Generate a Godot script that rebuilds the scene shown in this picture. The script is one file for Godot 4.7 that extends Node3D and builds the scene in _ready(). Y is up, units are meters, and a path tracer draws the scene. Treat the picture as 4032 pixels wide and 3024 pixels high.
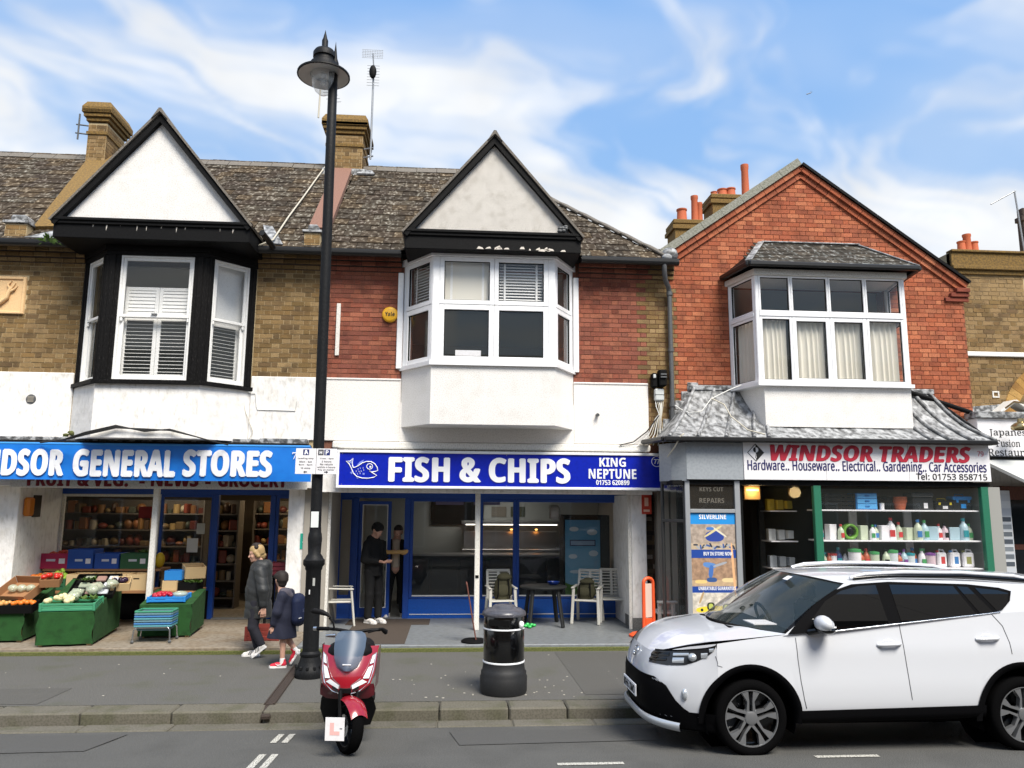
extends Node3D
var M := {}
var rng := RandomNumberGenerator.new()
var taken := {}
var textures := {}
class MB:
	var v := PackedVector3Array()
	var n := PackedVector3Array()
	var c := PackedColorArray()
	var t := PackedVector2Array()
	var ix := PackedInt32Array()
	var col := Color.WHITE
	var xf := Transform3D.IDENTITY
	func _pt(p: Vector3,nn: Vector3,uv := Vector2.ZERO) -> int:
		v.push_back(xf*p); n.push_back((xf.basis*nn).normalized()); c.push_back(col); t.push_back(uv)
		return v.size() - 1
	func tri(a: Vector3,b: Vector3,d: Vector3):
		var nn := (b - a).cross(d - a)
		if nn.length() < 1e-12: return
		nn = nn.normalized()
		var k := _pt(a,nn); _pt(b,nn); _pt(d,nn)
		ix.append_array([k,k+2,k+1])
	func quad(a: Vector3,b: Vector3,d: Vector3,e: Vector3):
		var nn := (d - a).cross(e - b).normalized()
		var k := _pt(a,nn,Vector2(0,1)); _pt(b,nn,Vector2(1,1)); _pt(d,nn,Vector2(1,0)); _pt(e,nn,Vector2(0,0))
		ix.append_array([k,k+2,k+1,k,k+3,k+2])
	func box(ce: Vector3,s: Vector3,b := .0,back := true):
		var h := s*.5
		if b <= .0:
			var p := []
			for sx in [-1,1]:
				for sy in [-1,1]:
					for sz in [-1,1]:
						p.append(ce+Vector3(sx*h.x,sy*h.y,sz*h.z))
			quad(p[1],p[5],p[7],p[3]); quad(p[0],p[1],p[3],p[2]); quad(p[5],p[4],p[6],p[7])
			quad(p[3],p[7],p[6],p[2]); quad(p[0],p[4],p[5],p[1])
			if back: quad(p[4],p[0],p[2],p[6])
			return
		b = min(b,min(h.x,min(h.y,h.z))*.95)
		for ax in 3:
			for sg in [-1.0,1.0]:
				var u := (ax+1) % 3
				var w := (ax+2) % 3
				var q := []
				for k in [[-1,-1],[1,-1],[1,1],[-1,1]]:
					var o := Vector3.ZERO
					o[ax] = sg*h[ax]; o[u] = k[0]*(h[u] - b); o[w] = k[1]*(h[w] - b)
					q.append(ce+o)
				if sg > 0: quad(q[0],q[1],q[2],q[3])
				else: quad(q[3],q[2],q[1],q[0])
		for ax in 3:
			var u := (ax+1) % 3
			var w := (ax+2) % 3
			for su in [-1.0,1.0]:
				for sw in [-1.0,1.0]:
					var q := []
					for k in [[-1.0,0],[1.0,0],[1.0,1],[-1.0,1]]:
						var o := Vector3.ZERO
						o[ax] = k[0]*(h[ax] - b)
						o[u] = su*(h[u] if k[1] == 0 else h[u] - b)
						o[w] = sw*(h[w] - b if k[1] == 0 else h[w])
						q.append(ce+o)
					if su*sw > 0: quad(q[0],q[1],q[2],q[3])
					else: quad(q[3],q[2],q[1],q[0])
		for sx in [-1.0,1.0]:
			for sy in [-1.0,1.0]:
				for sz in [-1.0,1.0]:
					var a := ce+Vector3(sx*h.x,sy*(h.y - b),sz*(h.z - b))
					var d := ce+Vector3(sx*(h.x - b),sy*h.y,sz*(h.z - b))
					var e := ce+Vector3(sx*(h.x - b),sy*(h.y - b),sz*h.z)
					if sx*sy*sz > 0: tri(a,d,e)
					else: tri(a,e,d)
	func bb(x0,y0,z0,x1,y1,z1,b := .0,back := true):
		box(Vector3(x0+x1,y0+y1,z0+z1)*.5,Vector3(absf(x1 - x0),absf(y1 - y0),absf(z1 - z0)),b,back)
	func bar(a: Vector3,b: Vector3,w: float,h: float,up := Vector3.UP,bev := .0):
		var d := b - a
		var l := d.length()
		var x := d/l
		var z := x.cross(up)
		if z.length() < 1e-4: z = x.cross(Vector3.RIGHT)
		z = z.normalized()
		var y := z.cross(x)
		var keep := xf
		xf = xf*Transform3D(Basis(x,y,z),(a+b)*.5)
		box(Vector3.ZERO,Vector3(l,h,w),bev)
		xf = keep
	func prism(poly: PackedVector2Array,z0: float,z1: float,caps := true):
		var pts := poly.duplicate()
		if Geometry2D.is_polygon_clockwise(pts): pts.reverse()
		var area := .0
		for i in pts.size(): area += pts[i].cross(pts[(i+1) % pts.size()])
		if area < 0: pts.reverse()
		if caps:
			var tr := Geometry2D.triangulate_polygon(pts)
			for i in range(0,tr.size(),3):
				var a := pts[tr[i]]
				var b := pts[tr[i+1]]
				var d := pts[tr[i+2]]
				if (b - a).cross(d - a) < 0:
					var q := b; b = d; d = q
				tri(Vector3(a.x,a.y,z1),Vector3(b.x,b.y,z1),Vector3(d.x,d.y,z1))
				tri(Vector3(a.x,a.y,z0),Vector3(d.x,d.y,z0),Vector3(b.x,b.y,z0))
		for i in pts.size():
			var a := pts[i]
			var b := pts[(i+1) % pts.size()]
			quad(Vector3(a.x,a.y,z0),Vector3(b.x,b.y,z0),Vector3(b.x,b.y,z1),Vector3(a.x,a.y,z1))
	func lathe(pr: Array,seg := 20,smooth := .7,a0 := .0,a1 := TAU):
		var sn := []
		for k in pr.size() - 1:
			var d: Vector2 = pr[k+1] - pr[k]
			sn.append(Vector2(d.y,-d.x).normalized() if d.length() > 1e-9 else Vector2(1,0))
		for k in pr.size() - 1:
			var na: Vector2 = sn[k]
			var nb: Vector2 = sn[k]
			if k > 0 and sn[k - 1].dot(sn[k]) > smooth: na = (sn[k - 1]+sn[k]).normalized()
			if k < sn.size() - 1 and sn[k+1].dot(sn[k]) > smooth: nb = (sn[k+1]+sn[k]).normalized()
			var b0 := v.size()
			for s in seg+1:
				var a := a0+(a1 - a0)*s/seg
				var dir := Vector3(cos(a),0,-sin(a))
				_pt(dir*pr[k].x+Vector3(0,pr[k].y,0),dir*na.x+Vector3(0,na.y,0),Vector2(float(s)/seg,0))
				_pt(dir*pr[k+1].x+Vector3(0,pr[k+1].y,0),dir*nb.x+Vector3(0,nb.y,0),Vector2(float(s)/seg,1))
			for s in seg:
				var q := b0+s*2
				ix.append_array([q,q+1,q+2,q+2,q+1,q+3])
	func tube(pts: Array,r,seg := 8,caps := true,squash := 1.0):
		var m := pts.size()
		var prev := Vector3.ZERO
		var b0 := v.size()
		var rad := func(i): return r[i] if r is Array else r
		for i in m:
			var d: Vector3 = (pts[min(i+1,m - 1)] - pts[max(i - 1,0)]).normalized()
			var u := prev
			if u == Vector3.ZERO:
				u = d.cross(Vector3.UP)
				if u.length() < .05: u = d.cross(Vector3.RIGHT)
			u = (u - d*u.dot(d)).normalized()
			prev = u
			var w := d.cross(u)
			for s in seg+1:
				var a := TAU*s/seg
				var o := u*cos(a)+w*sin(a)*squash
				_pt(pts[i]+o*rad.call(i),o)
		for i in m - 1:
			for s in seg:
				var q := b0+i*(seg+1)+s
				var q2 := q+seg+1
				ix.append_array([q,q2,q+1,q+1,q2,q2+1])
		if caps:
			for e in [0,m - 1]:
				var ce: Vector3 = pts[e]
				var base := b0+int(e)*(seg+1)
				var inv := xf.affine_inverse()
				for s in seg:
					var a: Vector3 = inv*v[base+s]
					var b: Vector3 = inv*v[base+s+1]
					if e == 0: tri(ce,b,a)
					else: tri(ce,a,b)
	func patch(rows: Array,wrap := false,flat := false):
		var R := rows.size()
		var C: int = rows[0].size()
		if flat:
			for i in R - 1:
				for j in C - 1:
					quad(rows[i][j],rows[i][j+1],rows[i+1][j+1],rows[i+1][j])
			return
		var b0 := v.size()
		for i in R:
			for j in C:
				var jl := j - 1
				var jr := j+1
				if wrap:
					jl = (j - 1+C - 1) % (C - 1) if j == 0 else j - 1
					jr = 1 if j == C - 1 else j+1
				else:
					jl = max(jl,0); jr = min(jr,C - 1)
				var du: Vector3 = rows[i][jr] - rows[i][jl]
				var dv: Vector3 = rows[min(i+1,R - 1)][j] - rows[max(i - 1,0)][j]
				var nn := du.cross(dv)
				if nn.length() < 1e-10:
					nn = Vector3.UP if i > R/2 else Vector3.DOWN
				_pt(rows[i][j],nn.normalized(),Vector2(float(j)/(C - 1),1.0 - float(i)/(R - 1)))
		for i in R - 1:
			for j in C - 1:
				var q := b0+i*C+j
				ix.append_array([q,q+C,q+1,q+1,q+C,q+C+1])
	func ball(ce: Vector3,r: Vector3,seg := 10,rings := 6):
		var rows := []
		for i in rings+1:
			var p := -PI/2+PI*i/rings
			var row := PackedVector3Array()
			for s in seg+1:
				var a := TAU*s/seg
				row.append(ce+Vector3(r.x*cos(p)*cos(a),r.y*sin(p),-r.z*cos(p)*sin(a)))
			rows.append(row)
		var b0 := v.size()
		patch(rows,true)
		for k in range(b0,v.size()):
			var q := xf.affine_inverse()*v[k] - ce
			n[k] = (xf.basis*Vector3(q.x/(r.x*r.x),q.y/(r.y*r.y),q.z/(r.z*r.z))).normalized()
	func add(o: MB):
		var b0 := v.size()
		for k in o.v.size():
			v.push_back(xf*o.v[k]); n.push_back((xf.basis*o.n[k]).normalized())
		c.append_array(o.c); t.append_array(o.t)
		for k in o.ix: ix.push_back(k+b0)
	func mesh(m: Material = null) -> ArrayMesh:
		var a := []
		a.resize(Mesh.ARRAY_MAX)
		a[Mesh.ARRAY_VERTEX] = v; a[Mesh.ARRAY_NORMAL] = n; a[Mesh.ARRAY_COLOR] = c; a[Mesh.ARRAY_TEX_UV] = t; a[Mesh.ARRAY_INDEX] = ix
		var r := ArrayMesh.new()
		r.add_surface_from_arrays(Mesh.PRIMITIVE_TRIANGLES,a)
		if m: r.surface_set_material(0,m)
		return r
func numbered(parent: Node,called: String) -> String:
	var k := str(parent.get_instance_id()) + "/" + called
	var q: int = taken.get(k,0)
	taken[k] = q+1
	return called if q == 0 else "%s_%03d" % [called,q]
func tag(o: Node,label := "",category := "",group := "",kind := ""):
	if label: o.set_meta("label",label)
	if category: o.set_meta("category",category)
	if group: o.set_meta("group",group)
	if kind: o.set_meta("kind",kind)
	return o
func thing(called: String,label: String,category: String,at := Vector3.ZERO,turn := .0,group := "") -> Node3D:
	var o := Node3D.new()
	o.name = numbered(self,called)
	add_child(o)
	o.position = at
	o.rotation.y = turn
	tag(o,label,category,group)
	return o
func part(parent: Node,called: String,mb,m: Material,label := "") -> MeshInstance3D:
	var o := MeshInstance3D.new()
	o.name = numbered(parent,called)
	if mb is MB: o.mesh = mb.mesh(m)
	else:
		o.mesh = mb
		if m: o.material_override = m
	parent.add_child(o)
	if label: o.set_meta("label",label)
	return o
func solo(called: String,label: String,category: String,mb,m: Material,at := Vector3.ZERO,turn := .0,group := "") -> MeshInstance3D:
	var o := part(self,called,mb,m)
	o.position = at
	o.rotation.y = turn
	tag(o,label,category,group)
	return o
func setting(called: String,mb,m: Material) -> MeshInstance3D:
	var o := part(self,called,mb,m)
	o.set_meta("kind","structure")
	return o
func copy(o: Node3D,at: Vector3,turn := .0,label := "",group := "") -> Node3D:
	var d: Node3D = o.duplicate()
	var base := str(o.name)
	if base.length() > 4 and base[base.length() - 4] == "_" and base.right(3).is_valid_int(): base = base.left(base.length() - 4)
	d.name = numbered(self,base)
	add_child(d)
	d.position = at
	d.rotation.y = turn
	if label: d.set_meta("label",label)
	if group: d.set_meta("group",group)
	return d
func noise_tex(size: int,freq: float,ramp: Array,seed_ := 1,type := FastNoiseLite.TYPE_SIMPLEX,normal := .0,octaves := 4) -> NoiseTexture2D:
	var key := "%d|%f|%s|%d|%d|%f|%d" % [size,freq,str(ramp),seed_,type,normal,octaves]
	if textures.has(key): return textures[key]
	var f := FastNoiseLite.new()
	f.noise_type = type
	f.seed = seed_
	f.frequency = freq
	f.fractal_octaves = octaves
	if type == FastNoiseLite.TYPE_CELLULAR: f.fractal_type = FastNoiseLite.FRACTAL_NONE
	var x := NoiseTexture2D.new()
	x.width = size; x.height = size
	x.seamless = true
	x.noise = f
	if normal > .0:
		x.as_normal_map = true
		x.bump_strength = normal
	elif ramp.size() > 0:
		var g := Gradient.new()
		var offs := PackedFloat32Array()
		var cols := PackedColorArray()
		for r in ramp:
			offs.append(r[0]); cols.append(r[1])
		g.offsets = offs; g.colors = cols
		x.color_ramp = g
	textures[key] = x
	return x
func grey(a: float) -> Color: return Color(a,a,a)
func mk(key: String,color: Color,rough := .8,o := {}) -> StandardMaterial3D:
	var m := StandardMaterial3D.new()
	m.resource_name = key
	m.albedo_color = color
	m.roughness = rough
	m.metallic = o.get("metal",.0)
	m.metallic_specular = o.get("spec",.5)
	m.cull_mode = BaseMaterial3D.CULL_DISABLED
	if o.has("ramp") or o.has("bump"):
		m.uv1_triplanar = true
		m.uv1_world_triplanar = o.get("world",true)
		var s: float = 1.0/o.get("size",1.0)
		m.uv1_scale = Vector3(s,s*o.get("stretch",1.0),s)
	if o.has("ramp"):
		var mx := .0
		for r in o.ramp: mx = maxf(mx,maxf(r[1].r,maxf(r[1].g,r[1].b)))
		var rr := []
		for r in o.ramp: rr.append([r[0],Color(r[1].r/mx,r[1].g/mx,r[1].b/mx).linear_to_srgb()])
		var lc := color.srgb_to_linear()
		m.albedo_color = Color(minf(lc.r*mx,1.0),minf(lc.g*mx,1.0),minf(lc.b*mx,1.0)).linear_to_srgb()
		m.albedo_texture = noise_tex(o.get("px",512),o.get("freq",.02),rr,int(o.get("seed",1)) % 5,o.get("type",FastNoiseLite.TYPE_SIMPLEX),.0,o.get("oct",5))
	if o.has("bump"):
		m.normal_enabled = true
		m.normal_texture = noise_tex(512,snappedf(o.get("bump_freq",.06),.05)+.01,[],7,FastNoiseLite.TYPE_SIMPLEX,8.0,4)
		m.normal_scale = o.bump*.056
	if o.has("coarse"):
		m.detail_enabled = true
		m.detail_blend_mode = BaseMaterial3D.BLEND_MODE_MUL
		m.detail_uv_layer = BaseMaterial3D.DETAIL_UV_2
		m.uv2_triplanar = true
		m.uv2_world_triplanar = true
		var s2: float = 1.0/o.get("coarse_size",6.0)
		m.uv2_scale = Vector3(s2,s2,s2)
		var rc := []
		for r in o.coarse: rc.append([r[0],Color(minf(r[1].r,1.0),minf(r[1].g,1.0),minf(r[1].b,1.0)).linear_to_srgb()])
		m.detail_albedo = noise_tex(512,o.get("coarse_freq",.01),rc,31,FastNoiseLite.TYPE_SIMPLEX,.0,5)
	if o.get("vertex",false):
		m.vertex_color_use_as_albedo = true
	if o.has("clear"):
		m.clearcoat_enabled = true
		m.clearcoat = o.clear
		m.clearcoat_roughness = o.get("clear_rough",.05)
	if o.has("alpha"):
		m.transparency = BaseMaterial3D.TRANSPARENCY_ALPHA
		m.albedo_color.a = o.alpha
	if o.has("sheen"):
		m.rim_enabled = true
		m.rim = o.sheen
	if o.has("glow"):
		m.emission_enabled = true
		m.emission = o.glow
		m.emission_energy_multiplier = o.get("power",1.0)
	if o.has("backlight"):
		m.backlight_enabled = true
		m.backlight = o.backlight
	M[key] = m
	return m
func paint(color: Color,rough := .5,metal := .0) -> StandardMaterial3D:
	var k := "paint_%s_%d_%d" % [color.to_html(false),int(rough*100),int(metal*100)]
	if M.has(k): return M[k]
	return mk(k,color,rough,{"metal":metal})
func rgb(r: int,g: int,b: int) -> Color: return Color8(r,g,b)
func lin(r: int,g: int,b: int) -> Color: return Color8(r,g,b).srgb_to_linear()
func letters(parent: Node,called: String,text: String,at: Vector3,height: float,m: Material,o := {}) -> MeshInstance3D:
	var f := SystemFont.new()
	f.font_names = PackedStringArray([o.get("font","Droid Sans")])
	f.font_weight = o.get("weight",700)
	var tm := TextMesh.new()
	tm.text = text
	tm.font = f
	tm.font_size = 64
	tm.pixel_size = .01
	tm.depth = .02
	tm.curve_step = o.get("step",1.5)
	tm.horizontal_alignment = HORIZONTAL_ALIGNMENT_LEFT
	tm.vertical_alignment = VERTICAL_ALIGNMENT_CENTER
	var ar := tm.get_mesh_arrays()
	var tv: PackedVector3Array = ar[Mesh.ARRAY_VERTEX]
	var tn: PackedVector3Array = ar[Mesh.ARRAY_NORMAL]
	var ti: PackedInt32Array = ar[Mesh.ARRAY_INDEX]
	var fat: float = o.get("fat",.0)*.035*64*.01
	var shifts := [Vector3.ZERO]
	if fat > .0:
		shifts = [Vector3(-fat,0,0),Vector3(fat,0,.0003),Vector3(0,fat*.6,.0006),Vector3(0,-fat*.6,.0009),Vector3(-fat*.5,0,.0012),Vector3(fat*.5,0,.0015),Vector3(0,0,.0018)]
	var lo := Vector3(1e9,1e9,0)
	var hi := Vector3(-1e9,-1e9,0)
	for p in tv:
		lo.x = minf(lo.x,p.x); lo.y = minf(lo.y,p.y); hi.x = maxf(hi.x,p.x); hi.y = maxf(hi.y,p.y)
	lo -= Vector3(fat,fat*.6,0); hi += Vector3(fat,fat*.6,0)
	var sy: float = height/(hi.y - lo.y)
	var slant: float = o.get("slant",.0)
	var sx: float = sy*o.get("wide",1.0)
	if o.has("fit"): sx = (o.fit - slant*height)/(hi.x - lo.x)
	var sz: float = o.get("depth",.006)/.02
	var q := MB.new()
	for sh in shifts:
		var b0 := q.v.size()
		for k in tv.size():
			var p: Vector3 = tv[k]+sh - lo
			q.v.push_back(Vector3(p.x*sx+p.y*sy*slant,p.y*sy,(tv[k].z+.01)*sz+sh.z))
			q.n.push_back(tn[k]); q.c.push_back(Color.WHITE); q.t.push_back(Vector2.ZERO)
		for k in ti: q.ix.push_back(k+b0)
	var i := part(parent,called,q,m)
	var off := Vector3.ZERO
	if o.get("align",0) == 1: off.x -= (hi.x - lo.x)*sx*.5
	var turn: float = o.get("turn",.0)
	i.rotation.y = turn
	i.position = at+Basis(Vector3.UP,turn)*off
	return i
const EXPOSURE := 2.5
func make_view():
	var pitch := deg_to_rad(8.919)
	var yaw := deg_to_rad(4.233)
	var roll := deg_to_rad(.386)
	var fwd := Vector3(sin(yaw)*cos(pitch),sin(pitch),-cos(yaw)*cos(pitch))
	var right := Vector3(cos(yaw),0,sin(yaw))
	var up := right.cross(fwd)
	var r2 := right*cos(roll)+up*sin(roll)
	var u2 := up*cos(roll) - right*sin(roll)
	var cam := Camera3D.new()
	cam.name = "camera"
	cam.fov = rad_to_deg(2.0*atan(1512.0/3028.0))
	cam.near = .1
	cam.far = 6000.0
	cam.transform = Transform3D(Basis(r2,u2,-fwd),Vector3(0,2.25,13.5))
	add_child(cam)
	cam.current = true
	var sun := DirectionalLight3D.new()
	sun.name = "sun"
	sun.light_energy = .8
	sun.light_angular_distance = 28.0
	sun.light_color = Color(1.0,.97,.92)
	sun.shadow_enabled = true
	add_child(sun)
	sun.look_at_from_position(Vector3(.25,.80,.55)*20.0,Vector3.ZERO)
	var env := Environment.new()
	env.background_mode = Environment.BG_SKY
	var sky := Sky.new()
	var pm := PanoramaSkyMaterial.new()
	pm.panorama = ImageTexture.create_from_image(sky_image())
	pm.energy_multiplier = 1.0
	sky.sky_material = pm
	env.sky = sky
	env.tonemap_mode = Environment.TONE_MAPPER_LINEAR
	env.tonemap_exposure = EXPOSURE
	env.sdfgi_enabled = true
	env.ssao_enabled = true
	env.ssil_enabled = true
	var we := WorldEnvironment.new()
	we.name = "world_environment"
	we.environment = env
	add_child(we)
func sky_image() -> Image:
	var W := 1600
	var H := 800
	var img := Image.create_empty(W,H,false,Image.FORMAT_RGBF)
	var a := FastNoiseLite.new(); a.seed = 11; a.frequency = 1.0; a.fractal_octaves = 5; a.noise_type = FastNoiseLite.TYPE_SIMPLEX
	var b := FastNoiseLite.new(); b.seed = 23; b.frequency = 1.0; b.fractal_octaves = 4; b.noise_type = FastNoiseLite.TYPE_SIMPLEX
	var ca := cos(-.42)
	var sa := sin(-.42)
	for y in H:
		var el := PI*.5 - PI*(y+.5)/H
		var eld := rad_to_deg(el)
		if eld < -2.0:
			for x in W: img.set_pixel(x,y,Color(.16,.16,.15))
			continue
		var top := Color(.25,.48,.90)
		var low := Color(.46,.70,.97)
		var base := top.lerp(low,pow(1.0 - clampf(sin(el)/.66,.0,1.0),1.3))
		for x in W:
			var az := wrapf(TAU*(x+.5)/W,-PI,PI)
			var azd := rad_to_deg(az)
			var dx := sin(az)*cos(el)
			var dz := -cos(az)*cos(el)
			var h := 1.0/(sin(el)+.30)
			var px := dx*h
			var pz := dz*h
			var wx := b.get_noise_2d(px*1.1,pz*1.1)*.30
			var u := (px*ca+pz*sa)*.62+wx
			var v := (-px*sa+pz*ca)*2.4+wx*1.3
			var d := a.get_noise_2d(u*1.3+3.7,v*1.3)*.8+b.get_noise_2d(u*5.0,v*4.0)*.22
			var arc := 29.0 - .0062*(azd+14.0)*(azd+14.0)+2.2*b.get_noise_2d(azd*.03,5.0)
			var streak := exp(-pow((eld - arc)/3.0,2.0))*.40
			var bank := smoothstep(27.0 - .06*azd,18.0 - .06*azd,eld)*.74
			var high := .16*smoothstep(40.0,60.0,eld)
			var k := smoothstep(.0,1.0,d*1.0+streak+bank+high+.13)
			var veil := smoothstep(-.4,.6,b.get_noise_2d(px*.9 - 4.0,pz*1.6))*.18
			var bright := .97+.10*b.get_noise_2d(px*3.0+9.0,pz*3.0)
			var cl := Color(bright*.985,bright,bright*1.015)
			var o := base.lerp(cl,clampf(k*.96+veil*(1.0 - k),.0,1.0))
			img.set_pixel(x,y,Color(o.r/EXPOSURE,o.g/EXPOSURE,o.b/EXPOSURE))
	return img
const ROAD := [[4.72,-.125],[5.1,-.1],[5.6,-.055],[6.2,-.01],[7.2,.035],[8.4,.05],[9.6,.035],[10.8,-.02],[11.6,-.09],[12.0,-.12]]
func road_y(z: float) -> float:
	for k in ROAD.size() - 1:
		if z <= ROAD[k+1][0]:
			return lerpf(ROAD[k][1],ROAD[k+1][1],clampf((z - ROAD[k][0])/(ROAD[k+1][0] - ROAD[k][0]),.0,1.0))
	return -.12
func make_ground():
	mk("asphalt",rgb(88,88,86),.9,{"size":1.7,"freq":.16,"oct":3,"ramp":[[.0,grey(.62)],[.45,grey(.88)],[.7,grey(1.0)],[1.0,Color(1.35,1.33,1.3)]],"bump":6.0,"bump_freq":.22,"seed":3,
		"coarse":[[.0,grey(.78)],[.5,grey(.95)],[1.0,grey(1.08)]],"coarse_size":5.0})
	mk("footway",rgb(92,91,88),.92,{"size":1.9,"freq":.14,"oct":3,"ramp":[[.0,grey(.7)],[.5,grey(.93)],[1.0,Color(1.2,1.18,1.12)]],"bump":5.0,"bump_freq":.2,"seed":5,
		"coarse":[[.0,Color(.82,.85,.72)],[.25,Color(.94,.955,.89)],[.42,grey(.97)],[1.0,grey(1.0)]],"coarse_size":6.0})
	mk("kerbstone",rgb(106,102,92),.9,{"size":1.1,"freq":.06,"ramp":[[.0,Color(.6,.6,.55)],[.5,grey(.92)],[1.0,grey(1.1)]],"bump":5.0,"bump_freq":.15,"seed":8,"vertex":true,
		"coarse":[[.0,Color(.66,.7,.55)],[.5,grey(.95)],[1.0,grey(1.05)]],"coarse_size":3.0})
	mk("concrete",rgb(138,128,114),.9,{"size":1.8,"freq":.03,"ramp":[[.0,Color(.66,.6,.52)],[.5,grey(.93)],[1.0,grey(1.1)]],"bump":3.0,"bump_freq":.12,"seed":12,
		"coarse":[[.0,Color(.86,.78,.68)],[.5,grey(.98)],[1.0,grey(1.02)]],"coarse_size":4.2})
	mk("grey_floor_paint",rgb(118,122,125),.45,{"size":2.2,"freq":.03,"ramp":[[.0,Color(.78,.76,.72)],[.5,grey(.97)],[1.0,grey(1.06)]],"bump":1.2,"bump_freq":.08,"seed":15})
	mk("moss_edge",rgb(96,98,62),.95,{"size":.9,"freq":.05,"ramp":[[.0,Color(.5,.6,.35)],[.45,Color(.85,.95,.6)],[.7,Color(1.15,1.1,.95)],[1.0,Color(1.3,1.22,1.1)]],"bump":6.0,"bump_freq":.14,"seed":18})
	mk("earth",rgb(92,88,78),.95,{"size":7.0,"freq":.03,"ramp":[[.0,grey(.8)],[1.0,grey(1.1)]]})
	mk("patch",rgb(85,84,81),.93,{"size":1.4,"freq":.14,"oct":3,"ramp":[[.0,grey(.7)],[.5,grey(.93)],[1.0,Color(1.2,1.18,1.12)]],"bump":6.0,"bump_freq":.2,"seed":5})
	mk("road_patch",rgb(80,80,79),.93,{"size":1.2,"freq":.14,"oct":3,"ramp":[[.0,grey(.7)],[.5,grey(.93)],[1.0,Color(1.2,1.18,1.12)]],"bump":6.0,"bump_freq":.2,"seed":5})
	mk("road_paint",rgb(205,203,194),.8,{"size":.5,"freq":.05,"ramp":[[.0,grey(.12)],[.36,grey(.2)],[.45,grey(.75)],[.6,grey(1.0)],[1.0,grey(1.05)]],"seed":21})
	var g := MB.new()
	g.quad(Vector3(-900,-.45,900),Vector3(900,-.45,900),Vector3(900,-.45,-900),Vector3(-900,-.45,-900))
	setting("ground",g,M.earth)
	var r := MB.new()
	var rows := []
	for p in range(ROAD.size() - 1,-1,-1):
		rows.append(PackedVector3Array([Vector3(-70,ROAD[p][1],ROAD[p][0]),Vector3(0,ROAD[p][1],ROAD[p][0]),Vector3(70,ROAD[p][1],ROAD[p][0])]))
	r.patch(rows)
	setting("road",r,M.asphalt)
	var p := MB.new()
	p.bb(-70,-.4,1.09,70,.0,4.1)
	setting("pavement",p,M.footway)
	p = MB.new()
	p.bb(-70,-.4,12.3,70,.0,17.2)
	setting("pavement",p,M.footway)
	p = MB.new()
	p.bb(-70,-.4,-30,70,-.06,1.09)
	setting("building_plot",p,M.earth)
	var bed := MB.new()
	bed.bb(-70,-.4,4.101,70,-.135,4.715)
	var kerb := setting("kerb",bed,M.earth)
	var joints := [-6.9,-5.72,-4.92,-3.98,-3.02,-2.05,-1.12,-.12,.66,1.32,2.28,3.22,4.2,5.15,6.1,7.05,8.0]
	for k in joints.size() - 1:
		var s := MB.new()
		var sh := rng.randf_range(.85,1.12)
		s.col = Color(sh,sh,sh*rng.randf_range(.94,1.0))
		s.bb(joints[k]+.007,-.2,4.112,joints[k+1] - .007,rng.randf_range(-.004,.004),4.445+rng.randf_range(-.006,.006),.018)
		part(kerb,"kerbstone",s,M.kerbstone)
	for side in [[-70.0,-6.9],[8.0,70.0]]:
		var s := MB.new()
		s.bb(side[0],-.2,4.112,side[1],.0,4.445,.018)
		part(kerb,"far_kerbstone",s,M.kerbstone)
	var jj := -7.4
	while jj < 8.0:
		var l := rng.randf_range(.75,1.05)
		var s := MB.new()
		var sh := rng.randf_range(.82,1.1)
		s.col = Color(sh,sh,sh)
		s.bb(jj+.008,-.3,4.46,jj+l - .008,-.119+rng.randf_range(-.004,.004),4.7+rng.randf_range(-.008,.008),.012)
		part(kerb,"channel_stone",s,M.kerbstone)
		jj += l
	var fk := MB.new()
	fk.bb(-70,-.4,12.0,70,.01,12.3,.015)
	setting("kerb",fk,M.kerbstone)
	var f := MB.new()
	f.bb(-12.0,-.3,-1.9,-2.36,.1,1.17,.012)
	var fo := setting("forecourt",f,M.concrete)
	f = MB.new()
	f.bb(-12.0,-.1,1.171,-2.36,.055,1.2,.008)
	part(fo,"mossy_edge",f,M.moss_edge)
	f = MB.new()
	f.bb(-2.352,-.3,-1.9,3.62,.1,1.08,.012)
	fo = setting("forecourt",f,M.grey_floor_paint)
	f = MB.new()
	f.bb(-2.352,-.1,1.081,3.62,.06,1.115,.008)
	part(fo,"mossy_edge",f,M.moss_edge)
	f = MB.new()
	f.bb(-70,-.3,-6,-12.002,.1,1.15)
	f.bb(3.63,-.3,-6,70,.012,1.085)
	setting("forecourt",f,M.concrete)
	for q in [[-1.755,4.95,0,5.36],[-1.645,4.95,0,5.36],[-1.735,5.84,0,6.32],[-1.625,5.84,0,6.32]]:
		var s := MB.new()
		s.quad(Vector3(q[0],road_y(q[3])+.006,q[3]),Vector3(q[0]+.062,road_y(q[3])+.006,q[3]),Vector3(q[0]+.062,road_y(q[1])+.006,q[1]),Vector3(q[0],road_y(q[1])+.006,q[1]))
		setting("road_marking",s,M.road_paint)
	for q in [[.95,6.33,1.54,6.4],[3.33,6.24,3.93,6.31]]:
		var s := MB.new()
		s.quad(Vector3(q[0],road_y(q[3])+.006,q[3]),Vector3(q[2],road_y(q[3])+.006,q[3]),Vector3(q[2],road_y(q[1])+.006,q[1]),Vector3(q[0],road_y(q[1])+.006,q[1]))
		setting("road_marking",s,M.road_paint)
	var gum := MB.new()
	for k in 70:
		var gx := rng.randf_range(-6.5,6.0)
		var gz := rng.randf_range(1.4,4.0)
		if rng.randf() < .45:
			gx = rng.randf_range(-.8,2.0)
			gz = rng.randf_range(2.8,4.0)
		var gr := rng.randf_range(.006,.02)
		gum.ball(Vector3(gx,.002,gz),Vector3(gr,.003,gr*rng.randf_range(.6,1.0)),7,4)
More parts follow.
